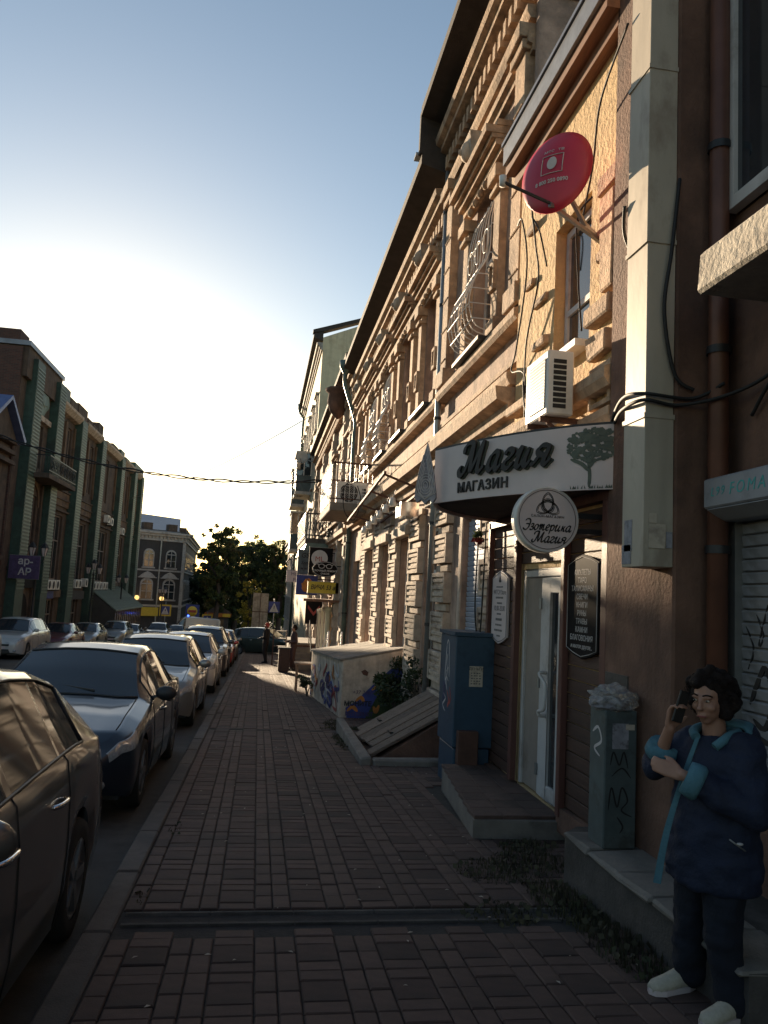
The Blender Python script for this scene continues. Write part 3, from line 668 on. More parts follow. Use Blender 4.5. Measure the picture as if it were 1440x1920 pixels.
# cursive letters in units of x-height 1 (advance in x)
SCRIPT = {
 'М': ([[(-.35,.5), (-.5,.25), (-.35,-.05), (-.05,.05), (.15,.6), (.35,1.6), (.45,1.75)], [(-.35,1.15), (-.3,1.55), (0,1.75), (.35,1.68), (.42,1.2), (.45,.5), (.55,.0)], [(.55,.02), (.8,.7), (1.1,1.55), (1.22,1.75)], [(1.22,1.75), (1.12,1.1), (1.1,.35), (1.2,.02), (1.42,.12), (1.55,.35)]], 1.65),
 'а': ([[(.72,.85), (.5,1.0), (.18,.75), (.08,.3), (.25,.0), (.5,.15), (.72,.6)], [(.78,.98), (.66,.45), (.7,.08), (.85,.02), (1.05,.3)]], 1.05),
 'г': ([[(.05,.72), (.15,.95), (.4,1.0), (.55,.82), (.45,.6), (.2,.42), (.1,.18), (.25,.0), (.5,.04), (.75,.32)]], .72),
 'и': ([[(.05,.6), (.2,.95), (.3,.95), (.22,.5), (.2,.15), (.32,.0), (.52,.15), (.7,.55)], [(.82,.98), (.7,.45), (.72,.1), (.86,.02), (1.05,.3)]], 1.05),
 'я': ([[(-.05,.02), (.15,.1), (.35,.42), (.5,.5)], [(.85,.98), (.45,.98), (.25,.78), (.35,.55), (.6,.48), (.75,.5)], [(.9,1.0), (.78,.5), (.72,.15), (.82,.0), (1.0,.15), (1.1,.3)]], 1.1),
 'Э': ([[(.0,1.4), (.15,1.72), (.6,1.75), (.85,1.35), (.8,.5), (.5,.0), (.1,.02), (-.1,.3)], [(.2,.9), (.5,.95), (.82,.88)]], 1.0),
 'з': ([[(.05,.8), (.2,1.0), (.45,.92), (.42,.62), (.2,.52), (.48,.42), (.5,.1), (.2,-.02), (.0,.15)]], .62),
 'о': ([[(.4,1.0), (.15,.75), (.08,.3), (.3,.0), (.6,.3), (.62,.75), (.4,1.0)]], .72),
 'т': ([[(.05,.6), (.2,.98), (.25,.5), (.2,.0)], [(.22,.6), (.45,.98), (.52,.6), (.45,.0)], [(.48,.6), (.75,.98), (.8,.5), (.8,.1), (.95,.05), (1.1,.3)]], 1.1),
 'е': ([[(.05,.4), (.4,.5), (.55,.8), (.38,1.0), (.12,.7), (.1,.25), (.3,.0), (.6,.2)]], .66),
 'р': ([[(.05,.6), (.2,.98), (.2,.3), (.1,-.6)], [(.2,.6), (.5,.98), (.72,.6), (.55,.1), (.25,.1)]], .78),
 'к': ([[(.2,.98), (.15,.5), (.1,.0)], [(.6,.95), (.4,.6), (.15,.5), (.4,.45), (.5,.05), (.75,.2)]], .74)}
def script(word, par, fn, x0, z0, h, w0, w1, m, depth, slant=.28, d0=0., adv_=1.):
    mb = MB(); x = x0
    for ch in word:
        st_, adv = SCRIPT[ch]
        for pts in st_: stroke(mb, [(x+(a+b*slant)*h, z0+b*h) for a, b in pts], fn, w0, w1, depth=depth, d0=d0)
        x += adv*h*.93*adv_
    return mb.build('script_lettering', m, par)
script('Магия', can, wrap, .50, 2.69, .15, .02, .06, 'ink_green', .02, adv_=1.2)
script('Магия', can, wrap, .495, 2.695, .15, .018, .054, 'ink', .03, d0=.012, adv_=1.2)
txt('МАГАЗИН', .118, 'ink', can, (0, 0, 0), (1, 0, 0), (0, 0, 1), .006, bold=.0025, ax='LEFT', space=1.12, fn=lambda x, y, z: wrap(.375+x, 2.58+y, z+.006))
# printed tree on the sign: trunk, boughs, leafy crown and grass
m = MB()
for pts in ([(1.72,2.5), (1.725,2.58), (1.72,2.66)], [(1.72,2.62), (1.66,2.68), (1.57,2.72)], [(1.72,2.64), (1.77,2.7), (1.86,2.72)], [(1.72,2.64), (1.71,2.72), (1.67,2.78)], [(1.725,2.64), (1.75,2.74), (1.8,2.8)]):
    stroke(m, pts, wrap, .014, .03, depth=.002, d0=.002)
rt = random.Random(11)
for k in range(260):
    a, r = rt.uniform(0, 6.28), math.sqrt(rt.random()); s_, z_ = 1.75+.215*r*math.cos(a), 2.82+.125*r*math.sin(a)
    if 1.62 < s_ < 1.68 and 2.81 < z_ < 2.84: continue
    if s_ > 1.945: continue
    rr_ = rt.uniform(.012, .026); pl = [wrap(s_+rr_*math.cos(t*1.05)*rt.uniform(.7, 1.2), z_+rr_*.8*math.sin(t*1.05)*rt.uniform(.7, 1.2), .003+k*.00002) for t in range(6)]; m.add(pl, [(0, 1, 2, 3, 4, 5)])
for k in range(40):
    s_ = rt.uniform(1.56, 1.94); pl = [wrap(s_-.006, 2.49, .003), wrap(s_+.006, 2.49, .003), wrap(s_+rt.uniform(-.01, .01), 2.505+rt.random()*.018, .003)]; m.add(pl, [(0, 1, 2)])
m.build('printed_tree', 'ink_green', can)
# bow plate with its pattern of loops
bp = MB(); tip = Vector((1.44, 6.8, 0)); rgt = Vector((.83, -.55, 0)).normalized(); nn = Vector((-.55, -.83, 0)).normalized()
out = [(0, .52), (.03, .4), (.07, .22), (.1, .02), (.075, -.03), (.04, .0), (.0, -.045), (-.04, 0), (-.075, -.03), (-.1, .02), (-.07, .22), (-.03, .4)]
loc = lambda a, z, d=0: tip+rgt*(a*1.05)+Vector((0, 0, CZ0+z))+nn*d
bp.prism([loc(a, z, .05) for a, z in out], -nn*.03); bp.build('bow_plate', 'paper_grey', can)
m = MB()
for k in range(4):
    r = .085-.02*k
    m.tube([loc(r*math.cos(t*.393)*.85, .13+r*1.25*math.sin(t*.393), .053) for t in range(17)], .0038, 4)
    m.tube([loc(a*(.95-.16*k), .06+(z-.02)*(.92-.1*k), .053) for a, z in out[:4]]+[loc(0, .0, .053)]+[loc(a*(.95-.16*k), .06+(z-.02)*(.92-.1*k), .053) for a, z in out[9:]], .0038, 4)
m.build('loop_pattern', 'ink_white', can)
# ------------------------------------------------------------------ round projecting sign
DC = Vector((2.117, 5.6, 2.257)); RS = .243
rs = thing('round_sign', DC, 'round white projecting lightbox sign reading Эзотерика Магия on wall bracket', 'sign')
MB().lathe(DC, [(0, -.05), (RS, -.05), (RS, .05), (0, .05)], 48, 'y', smooth=False).build('face', 'sign_white', rs)
MB().lathe(DC, [(RS-.004, -.054), (RS+.006, -.056), (RS+.008, .056), (RS-.004, .054)], 48, 'y').build('rim', 'metal_white', rs)
MB().tube([DC+Vector((.225*math.cos(t*.1309), -.053, .225*math.sin(t*.1309))) for t in range(49)], .0022, 4, cap=False).build('ring_line', 'ink', rs)
MB().box(DC.x+RS-.01, YX-.02, DC.y-.02, DC.y+.02, DC.z+.03, DC.z+.07).box(DC.x+RS-.01, YX-.02, DC.y-.02, DC.y+.02, DC.z-.09, DC.z-.05).build('bracket', 'metal_dark', rs)
dfn = lambda a, b, d: DC+Vector((a, -.051-d, b))
script('Эзотерика', rs, dfn, -.19, -.085, .046, .006, .013, 'ink', .003, adv_=1.16); script('Магия', rs, dfn, -.1, -.175, .046, .006, .014, 'ink', .003, adv_=1.05)
txt('САЛОН-МАГАЗИН', .027, 'ink', rs, DC+Vector((0, -.053, .022)), (1, 0, 0), (0, 0, 1), .001, space=1.15)
def triquetra(par, fn, cx, cz, R, wd, m):
    mb = MB()
    r = R/1.155; C3 = [(cx+.577*r*math.cos(rad(a)), cz+.577*r*math.sin(rad(a))) for a in (30, 150, 270)]
    for i in range(3):
        for j in range(3):
            if i == j: continue
            (ax, az), (bx_, bz) = C3[i], C3[j]; ph = math.atan2(bz-az, bx_-ax)
            for q in (1., .84): stroke(mb, [(ax+r*math.cos(ph+rad(t*10))+(0 if q == 1 else (cx-ax)*.0), az+r*math.sin(ph+rad(t*10))) if q == 1 else ((ax+bx_)/2+q*(ax+r*math.cos(ph+rad(t*10))-(ax+bx_)/2), (az+bz)/2+q*(az+r*math.sin(ph+rad(t*10))-(az+bz)/2)) for t in range(-6, 7, 2)], fn, wd, wd, depth=.002)
    for q in (.5, .6): stroke(mb, [(cx+r*q*math.cos(t*.785), cz+r*q*math.sin(t*.785)) for t in range(9)], fn, wd, wd, depth=.002)
    mb.build('knot_emblem', m, par)
triquetra(rs, dfn, 0, .105, .105, .005, 'ink')
# ------------------------------------------------------------------ boards beside the door
def board(name, y0, y1, z0, z1, m, line, label, pt=.07):
    x = YX-.034; t = thing(name, (x, (y0+y1)/2, z0), label, 'sign board'); c = (y0+y1)/2
    sh = lambda i: [(c, z1-i), ((y0+c)/2, z1-pt*.35-i), (y0+i, z1-pt-i*.4), (y0+i, z0+pt+i*.4), ((y0+c)/2, z0+pt*.35+i), (c, z0+i), ((y1+c)/2, z0+pt*.35+i), (y1-i, z0+pt+i*.4), (y1-i, z1-pt-i*.4), ((y1+c)/2, z1-pt*.35-i)]
    MB().prism([(x-.02, y, z) for y, z in sh(0)], (.02, 0, 0)).build('panel', m, t)
    p = [Vector((x-.022, y, z)) for y, z in sh(.018)]; MB().tube(p+[p[0]], .003, 4, cap=False).build('border_line', line, t); return t
bd = board('price_board', 5.56, 6.17, 1.2, 2.03, 'sign_black', 'ink_white', 'black board listing амулеты таро талисманы in white beside shop door')
for k, s in enumerate(('АМУЛЕТЫ', 'ТАРО', 'ТАЛИСМАНЫ', 'СВЕЧИ', 'КНИГИ', 'РУНЫ', 'ТРАВЫ', 'КАМНИ', 'БЛАГОВОНИЯ', 'и многое другое...')):
    txt(s, .062 if k < 9 else .05, 'ink_white', bd, (YX-.0545, 5.865, 1.885-k*.0655), (0, -1, 0), (0, 0, 1), .0005, sx=1.02 if k < 9 else .95, shear=0 if k < 9 else .3)
wb = board('hours_board', 7.74, 8.3, 1.17, 1.95, 'sign_white', 'ink', 'white board with opening hours 10.00-20.00 on planks behind blue cabinet', .08)
for k, (s, z) in enumerate((('-'*14, .026), ('WITCH Store', .075), ('-'*13, .034), ('-'*9, .034), ('10.00-20.00', .08), ('-'*8, .03), ('-'*8, .045), ('-'*10, .034), ('-'*12, .036), ('-'*7, .028))):
    zc = 1.775-k*.058
    if s[0] in 'W1': txt(s, z, 'ink', wb, (YX-.0545, 8.02, zc), (0, -1, 0), (0, 0, 1), .0005); continue
    m = MB(); y = 8.02-len(s)*z*.28; rt = random.Random(k)      # illegible small print
    while y < 8.02+len(s)*z*.28: q = rt.uniform(.012, .035); m.box(YX-.0552, YX-.0542, y, y+q, zc-z*.3, zc+z*.3); y += q+.008
    m.build('small_print', 'ink_grey', wb, kind='stuff')
triquetra(wb, lambda a, b, d: Vector((YX-.0545-d, 8.02-a, 1.85+b)), 0, 0, .04, .004, 'ink')
# ------------------------------------------------------------------ corner pier, metal duct
pier = thing('corner_pier', (2.7, 4.9, g(4.9)), 'grimy plastered pier between the shop and the shuttered house', 'pier')
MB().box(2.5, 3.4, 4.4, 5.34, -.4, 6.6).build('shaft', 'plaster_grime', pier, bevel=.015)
MB().box(2.49, 2.5, 4.96, 5.3, .98, 1.16).build('patched_hole', 'concrete_dark', pier)
duct = thing('ventilation_duct', (2.4, 4.55, 1.88), 'tall square sheet metal ventilation duct fixed to the grimy pier', 'duct')
z = 1.88; hs = [0.95, 1.15, 1.2, 1.2, 1.2]
for k, h in enumerate(hs):
    MB().box(2.3+.004*(k % 2), 2.497, 4.41, 4.69-.004*(k % 2), z, z+h-.004, .003).build('duct_section', 'sheet_metal', duct, bevel=.004)
    MB().box(2.292, 2.498, 4.402, 4.698, z+h-.018, z+h+.012).build('duct_flange', 'sheet_metal', duct); z += h
for nm, y, zz, a, b, m_ in (('x', 4.6, 2.08, .1, .2, 'paper_grey'), ('x', 4.62, 1.96, .12, .12, 'paper_grey')):
    MB().box(2.2955, 2.2995, y-a/2, y+a/2, zz-b/2, zz+b/2).build('pasted_leaflet', m_, duct)
for x, zz, a, b, m_ in ((2.36, 2.18, .05, .06, 'paper'), (2.39, 2.07, .11, .15, 'paper'), (2.47, 2.05, .04, .1, 'paper_grey')):
    MB().box(x-a/2, x+a/2, 4.4015, 4.4055, zz-b/2, zz+b/2).build('pasted_leaflet', m_, duct)
# ------------------------------------------------------------------ shuttered house at the near end
NX = 2.85
near = thing('shuttered_house', (NX, 1, g(1)), 'dim rendered house with roller shutter and concrete ledge beyond the pier', 'building')
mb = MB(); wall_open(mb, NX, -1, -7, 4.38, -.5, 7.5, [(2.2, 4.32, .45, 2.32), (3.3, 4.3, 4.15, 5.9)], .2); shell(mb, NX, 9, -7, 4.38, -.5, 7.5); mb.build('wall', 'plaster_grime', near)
MB().prism([(2.33, 0, 3.41), (2.35, 0, 3.66), (NX+.02, 0, 3.74), (NX+.02, 0, 3.41)], (0, 3.9, 0)).build('ledge', 'concrete_pale', near, bevel=.02)
window(near, NX-.01, -1, 3.32, 4.29, 4.16, 5.88, 'frame_white', 'glass', .08, 1, None, .07)
MB().box(2.62, NX-.002, 1.9, 4.28, 2.24, 2.42).prism([(2.62, 1.9, 2.236), (2.74, 1.9, 2.17), (NX-.01, 1.9, 2.17), (NX-.01, 1.9, 2.236)], (0, 2.36, 0)).build('shutter_box', 'shutter', near, bevel=.01)
for pos, s in ((4.2, 'L99'), (4.02, 'FOMAFR')):
    txt(s, .1 if s[0] == 'F' else .075, 'ink_teal', near, (2.6185, pos, 2.33), (0, -1, 0), (0, 0, 1), .0005, ax='LEFT', shear=.2, space=1.35, name='graffiti')
MB().box(NX+.05, NX+.07, 2.25, 4.3, .46, 2.32).build('shutter_back', 'shutter', near)
sl = MB().box(-.01, .012, 0, 2.06, 0, .068).mesh('shutter_slat', bevel=.008); sl.materials.append(MATS['shutter'])
for k in range(25): put('shutter_slat', sl, near, (NX+.035, 2.23, .46+k*.0745), (0, -.2, 0))
MB().box(NX-.03, NX+.06, 4.26, 4.33, .44, 2.2).build('shutter_guide', 'metal_grey', near)
m = MB(); sfn = lambda a, b, d: Vector((NX+.02-d, a, b))
for pts in ([(4.18, 1.1), (4.1, 1.25), (4.04, 1.32), (3.98, 1.15), (4.05, .98), (4.15, 1.02)], [(3.97, 1.05), (3.9, 1.3), (3.8, 1.28), (3.78, 1.0)], [(4.2, .95), (4.0, .9), (3.8, .92)]): stroke(m, [(a, b) for a, b in pts], sfn, .03, .035, depth=.006)
for pts in ([(4.22, 1.55), (4.15, 1.42), (4.2, 1.3)], [(4.12, 1.62), (4.06, 1.5), (4.1, 1.45), (4.02, 1.68)], [(4.0, 1.6), (3.9, 1.72), (3.86, 1.58), (3.95, 1.5)], [(3.97, .72), (3.92, .84), (3.86, .7)]): stroke(m, pts, sfn, .008, .01, depth=.006)
m.build('graffiti', 'ink', near)
downpipe(near, [(2.73, 4.3, 7.4), (2.73, 4.3, -.1)], .062, 'pipe_brown', [(2.73, 4.3, zz) for zz in (.9, 2.0, 3.25, 4.6)])
# plinth ledge
pl = thing('plinth_ledge', (2.35, 4.4, g(4.4)), 'crumbling concrete ledge along the foot of the grimy pier', 'ledge')
MB().prism([(2.15, 5.14, -.4), (2.16, 4.6, -.4), (2.19, 3.2, -.4), (2.9, 3.2, -.4), (2.9, 5.3, -.4), (2.3, 5.3, -.4)], (0, 0, .48)).build('core', 'concrete_dark', pl)
for k in range(5):
    y0 = 3.2+k*.39; MB().box(2.14, 2.52, y0, y0+.38, .06, .1, .014).build('cap_stone', 'concrete', pl, bevel=.015)
# ------------------------------------------------------------------ grey street cabinet wrapped at the top
ec = thing('grey_cabinet', (2.35, 4.87, .1), 'small grey graffitied electric cabinet with plastic wrapped top on the ledge', 'cabinet')
MB().box(2.24, 2.46, 4.75, 4.98, .1, .96).build('casing', 'cabinet_grey', ec, bevel=.008)
m = MB(); efn = lambda a, b, d: Vector((a, 4.749-d, b))
for pts in ([(2.28, .62), (2.3, .7), (2.34, .62), (2.37, .7), (2.4, .6)], [(2.29, .55), (2.36, .6), (2.42, .54)], [(2.27, .34), (2.29, .48), (2.33, .36), (2.36, .48), (2.4, .4), (2.36, .34), (2.43, .3)], [(2.33, .3), (2.37, .24), (2.35, .2)]): stroke(m, pts, efn, .008, .011, depth=.001)
m.build('graffiti', 'ink', ec)
MB().box(2.29, 2.4, 4.7465, 4.749, .72, .88).build('pasted_leaflet', 'paper_grey', ec); MB().box(2.38, 2.44, 4.7455, 4.7465, .84, .875).build('pasted_leaflet', 'paper', ec)
m = MB(); wfn = lambda a, b, d: Vector((2.239-d, a, b))
for pts in ([(4.93, .8), (4.85, .84), (4.8, .76), (4.9, .7), (4.82, .66)],): stroke(m, pts, wfn, .014, .02, depth=.001)
m.build('white_smear', 'ink_white', ec)
def crumple(c, r, seed, sub=3, amp=.35):
    bm = bmesh.new(); bmesh.ops.create_icosphere(bm, subdivisions=sub, radius=1)
    for v in bm.verts:
        nz_ = noise.noise(v.co*2.2+Vector((seed, 0, 0)))+.6*noise.noise(v.co*5+Vector((0, seed, 0)))
        v.co *= 1+amp*nz_; v.co = Vector((v.co.x*r[0], v.co.y*r[1], v.co.z*r[2]))+Vector(c)
    mb = MB(); mb.add([v.co[:] for v in bm.verts], [tuple(q.index for q in f.verts) for f in bm.faces]); bm.free(); return mb
bmi = crumple((2.34, 4.85, 1.02), (.15, .14, .09), 3.1, 4); bmi.build('plastic_wrap', 'polythene', ec)
crumple((2.32, 4.85, .99), (.13, .12, .06), 8.1, 3, .2).build('wrapped_bundle', 'paper_grey', ec)
MB().tube([(2.4, 4.85, 1.03), (2.56, 4.86, 1.04)], [.03, .02], 8).build('pipe_stub', 'metal_rust', ec)
# ------------------------------------------------------------------ tall blue cabinet
bc = thing('blue_cabinet', (2.35, 8.5, g(8.5)), 'tall blue metal utility cabinet with stencilled figure beside the shop', 'cabinet')
zb = g(8.4)
MB().box(2.16, 2.56, 8.24, 8.9, zb-.02, zb+.42).build('base', 'cabinet_blue', bc, bevel=.01)
MB().box(2.14, 2.58, 8.22, 8.92, zb+.43, zb+1.62).build('body', 'cabinet_blue', bc, bevel=.01)
MB().box(2.12, 2.6, 8.2, 8.94, zb+1.62, zb+1.66).build('lid', 'cabinet_blue', bc)
MB().box(2.18, 2.4, 8.12, 8.218, zb+.12, zb+.62).build('meter_box', 'rust_box', bc, bevel=.006); MB().box(2.2, 2.28, 8.115, 8.12, zb+.14, zb+.6).build('meter_box_door', 'rust_box', bc)
MB().box(2.3, 2.45, 8.2145, 8.2185, zb+1.08, zb+1.3).build('leaflet', 'paper', bc)
txt('ДЕНЬГИ', .04, 'ink', bc, (2.375, 8.213, zb+1.27), (1, 0, 0), (0, 0, 1), .0004)
m = MB()
for k in range(5):
    for q in range(4): m.box(2.318+q*.03, 2.318+q*.03+.012+.005*((k+q) % 3), 8.2132, 8.2142, zb+1.22-k*.028, zb+1.231-k*.028)
m.build('small_print', 'ink_grey', bc, kind='stuff')
bfn = lambda a, b, d: Vector((2.1395-d, a, zb+b)); m = MB()
for pts in ([(8.62, 1.5), (8.57, 1.55), (8.52, 1.5), (8.5, 1.35), (8.47, 1.15)], [(8.62, 1.5), (8.64, 1.35), (8.66, 1.15), (8.62, 1.05)], [(8.57, 1.4), (8.6, 1.3), (8.56, 1.22), (8.6, 1.1), (8.55, 1.0)], [(8.52, 1.25), (8.6, 1.2)], [(8.5, 1.1), (8.58, 1.14), (8.64, 1.1)], [(8.7, .95), (8.6, .9), (8.72, .82), (8.6, .76)]): stroke(m, pts, bfn, .012, .022, depth=.001)
m.build('stencilled_figure', 'ink_white', bc)
m = MB()
for pts in ([(8.55, 1.0), (8.45, .9), (8.5, .82)], [(8.42, 1.05), (8.38, .92), (8.44, .86)]): stroke(m, pts, bfn, .02, .04, depth=.001)
m.build('paint_splash', 'ink_red', bc)
m = MB()
for k in range(4): stroke(m, [(8.74-.03*k, .85), (8.72-.03*k, .98), (8.75-.03*k, 1.08)], bfn, .008, .012, depth=.001)
m.build('tag_marks', 'ink_violet', bc)
# ------------------------------------------------------------------ satellite dish
dc = Vector((2.05, 5.45, 5.02))
sat = thing('satellite_dish', (2.6, 5.75, 4.9), 'red satellite dish with white emblem on arm above yellow wall window', 'satellite dish')
ax = Vector((-.66, -.72, .2)).normalized()                      # the printed side looks towards the viewer
ex = Vector((0, 0, 1)).cross(ax); ex.normalize(); ey = ax.cross(ex)
mb = MB(); R0 = .315; v = []; f = []; nr, na = 6, 36
dish = lambda r, a, d=0: dc+ex*(r*.92*math.cos(a))+ey*(r*1.2*math.sin(a))+ax*(-.10*(r/R0)**2+.05+d)
for dd in (0, -.012):
    for i in range(nr+1):
        for k in range(na): v.append(dish(R0*i/nr, 2*math.pi*k/na, dd))
o2 = (nr+1)*na
for i in range(nr):
    for k in range(na):
        k2 = (k+1) % na; f += [(i*na+k, i*na+k2, (i+1)*na+k2, (i+1)*na+k), (o2+i*na+k, o2+(i+1)*na+k, o2+(i+1)*na+k2, o2+i*na+k2)]
f += [(nr*na+k, nr*na+(k+1) % na, o2+nr*na+(k+1) % na, o2+nr*na+k) for k in range(na)]
mb.add(v, f, True); mb.build('reflector', 'dish_red', sat)
pl_ = lambda a, b, d=.0: dish(math.hypot(a/.92, b/1.2), math.atan2(b/1.2, a/.92), .004+d)
m = MB(); sq = [(-.085, -.085), (.085, -.085), (.085, .085), (-.085, .085), (-.085, -.085)]
pts = []
for (a, b), (c, d) in zip(sq, sq[1:]): pts += [pl_(a+(c-a)*t/6, b+(d-b)*t/6) for t in range(6)]
m.tube(pts+[pts[0]], .004, 4, cap=False); m.build('square_outline', 'ink_white', sat)
m = MB(); ctr = pl_(0, 0, .003); rim = [pl_(.04*math.cos(t*.314), .055*math.sin(t*.314)*(1.15 if math.sin(t*.314) > 0 else 1), .003) for t in range(20)]; m.add([ctr]+rim, [(0, 1+t, 1+(t+1) % 20) for t in range(20)]); m.build('egg_emblem', 'ink_white', sat)
txt('мтс  тв', .05, 'ink_white', sat, (0, 0, 0), (1, 0, 0), (0, 0, 1), .0005, fn=lambda x, y, z: pl_(x, .135+y, z))
txt('8 800 250 0890', .042, 'ink_white', sat, (0, 0, 0), (1, 0, 0), (0, 0, 1), .0005, bold=.001, fn=lambda x, y, z: pl_(x, -.15+y, z))
MB().bar(dc+ey*-.34, (2.6, 5.76, 4.62), .03).bar(dc-ax*.05, (2.45, 5.76, 4.75), .03).bar((2.45, 5.76, 4.75), (2.6, 5.76, 4.62), .035).build('wall_arm', 'metal_grey', sat)
MB().bar(dc+ey*-.33, dc+ey*-.3+ax*.3+ex*-.25, .018).build('feed_arm', 'metal_dark', sat); MB().lathe(dc+ey*-.28+ax*.3+ex*-.27, [(.0, -.04), (.025, -.04), (.03, .04), (0, .04)], 8).build('feed_horn', 'plastic_white', sat)
# ================================================================== further houses on the right
def plain_house(name, label, y0, y1, zt, fx, rows, wm, bays, win=(1.0, 1.9), trim='plaster_tan', eav=.5, depth=12, fm='frame_old', base=None, ops=()):
    t = thing(name, (fx, (y0+y1)/2, g((y0+y1)/2)), label, 'building'); zb = g(y1)-.4; mb = MB(); bw = (y1-y0)/bays; O = list(ops)
    for z in rows:
        for k in range(bays): c = y0+bw*(k+.5); O.append((c-win[0]/2, c+win[0]/2, z, z+win[1]))
    wall_open(mb, fx, -1, y0, y1, zb, zt, O, .2); shell(mb, fx, fx+depth, y0, y1, zb, zt); mb.build('wall', wm, t)
    for a, b, c, d in O: window(t, fx+.17, -1, a, b, c, d, fm)
    for a, b, c, d in O:
        MB().box(fx-.1, fx+.02, a-.14, b+.14, d+.06, d+.16).box(fx-.2, fx+.02, a-.2, b+.2, d+.16, d+.26).build('hood_mould', trim, t)
        MB().box(fx-.14, fx+.02, a-.1, b+.1, c-.12, c-.02).build('window_sill', trim, t)
        [MB().box(fx-.06, fx+.02, q, q+.14, c, d+.05).build('architrave', trim, t) for q in (a-.16, b+.02)]
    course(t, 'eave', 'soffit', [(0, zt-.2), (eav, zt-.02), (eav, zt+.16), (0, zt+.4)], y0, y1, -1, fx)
    crown(t, trim, fx, y0, y1, zt-.75, .45, .34)
    return t
b3 = plain_house('stucco_house', 'narrower stucco house with green roofed balcony next to ornate building', 24.45, 43, 9.3, 2.75, [4.6], 'plaster_pink', 7, (1.1, 2.3), ops=[(29.2, 30.4, -.6, 1.4), (33.4, 34.4, -.9, 1.4), (38.2, 39.4, -.9, 1.4)])
for k, y in enumerate((24.7, 27.0, 31.5, 36.4, 41.5)):
    m = MB().box(2.6, 2.77, y, y+.5, g(y)-.3, 8.4)
    z = g(y)+.3
    while z < 8: m.box(2.56, 2.6, y+.03, y+.47, z, z+.34); z += .46
    m.build('quoin_strip', 'plaster_pale', b3)
crown(b3, 'plaster_tan', 2.75, 24.45, 43, 3.3, .4, .3); course(b3, 'string_course', 'plaster_tan', [(0, 4.2), (.14, 4.22), (.14, 4.32), (0, 4.36)], 24.45, 43, -1, 2.75)
m = MB(); y = 24.6
while y < 42.8: m.box(2.55, 2.76, y, y+.16, 8.25, 8.5); y += .34
m.build('dentil_row', 'plaster_tan', b3, kind='stuff')
m = MB()                                                       # carved roof corbel that sticks out
m.lathe((2.35, 27.4, 7.9), [(.05, 0), (.3, .25), (.42, .6), (.38, .9), (.5, 1.0), (.5, 1.1), (0, 1.1)], 8); m.build('carved_corbel', 'plaster_grime', b3)
b4 = plain_house('tall_cream_house', 'tall cream four storey house rising behind the stucco roofs', 43.1, 62, 16.2, 2.6, [4.2, 7.6, 11.0], 'plaster_cream', 6, (1.2, 1.9), 'white_trim', .55, fm='frame_white')
MB().prism([(2.0, 43.05, 16.45), (2.6, 43.05, 16.55), (7.5, 43.05, 18.4), (7.5, 43.05, 18.55), (2.0, 43.05, 16.6)], (0, .5, 0)).build('roof_verge', 'soffit', b4)
mb = MB(); mb.prism([(2.6, 43.1, 16.2), (12, 43.1, 16.2), (12, 43.1, 18.0), (7.5, 43.1, 18.35)], (0, 18.9, 0)); mb.build('roof_body', 'plaster_cream', b4)
downpipe(b4, spline([(2.05, 60, 16.3), (2.1, 60, 15.7), (2.45, 60, 15.2), (2.45, 60, 14.5)], 4)+[(2.45, 60, -2.8)], .09, 'pipe_green')
for y, z, s_ in ((47.5, 7.4, 1), (51, 4.1, 1), (54.5, 7.4, 1), (47.6, 1.5, .0)):          # glazed balconies
    if s_ == 0: continue
    t = thing('glazed_balcony', (2.1, y, z), {47.5: 'glazed balcony highest and foremost on cream house', 51: 'lower glazed balcony between two higher ones on cream house', 54.5: 'high glazed balcony behind the foremost one on cream house'}[y], 'balcony', 'glazed balconies of the cream house')
    MB().box(1.65, 2.6, y-1.4, y+1.4, z, z+.18).box(1.6, 2.6, y-1.45, y+1.45, z+2.5, z+2.62).build('slab', 'white_trim', t)
    MB().box(1.67, 2.58, y-1.38, y+1.38, z+.18, z+1.15).build('parapet', 'cabinet_grey', t)
    m = MB()
    for k in range(5): m.box(1.66, 1.72, y-1.38+k*.67, y-1.3+k*.67, z+1.15, z+2.5)
    for k in range(3): m.box(1.66+k*.43, 1.72+k*.43, y-1.39, y-1.33, z+1.15, z+2.5)
    m.build('glazing_frame', 'frame_white', t)
    MB().box(1.685, 1.695, y-1.36, y+1.36, z+1.16, z+2.49).build('pane', 'glass', t); MB().box(1.7, 2.55, y-1.366, y-1.356, z+1.16, z+2.49).build('pane', 'glass', t)
b5 = plain_house('far_pale_house', 'pale low house closing the right side of street near the trees', 62.2, 83, 6.2, 2.7, [-1.0, 2.6], 'plaster_pale', 6, (1.1, 1.8), 'white_trim', .4, fm='frame_white')
for y, z in ((44.8, 9.4), (46.8, 7.6)):                        # two small dishes on the cream house
    t = thing('small_dish', (2.3, y, z), 'small pale dish %s on cream house front' % ('just under the eave' if z > 9 else 'beside the top balcony'), 'satellite dish', 'small dishes on the cream house')
    MB().lathe((1.9, y, z), [(0, .08), (.18, .05), (.36, -.06), (.34, -.07), (.17, .03), (0, .05)], 16, 'y').build('reflector', 'white_trim', t); MB().bar((1.9, y+.1, z), (2.58, y+.1, z-.2), .05).bar((1.9, y-.02, z-.34), (1.75, y-.4, z-.1), .03).build('arm', 'metal_grey', t)
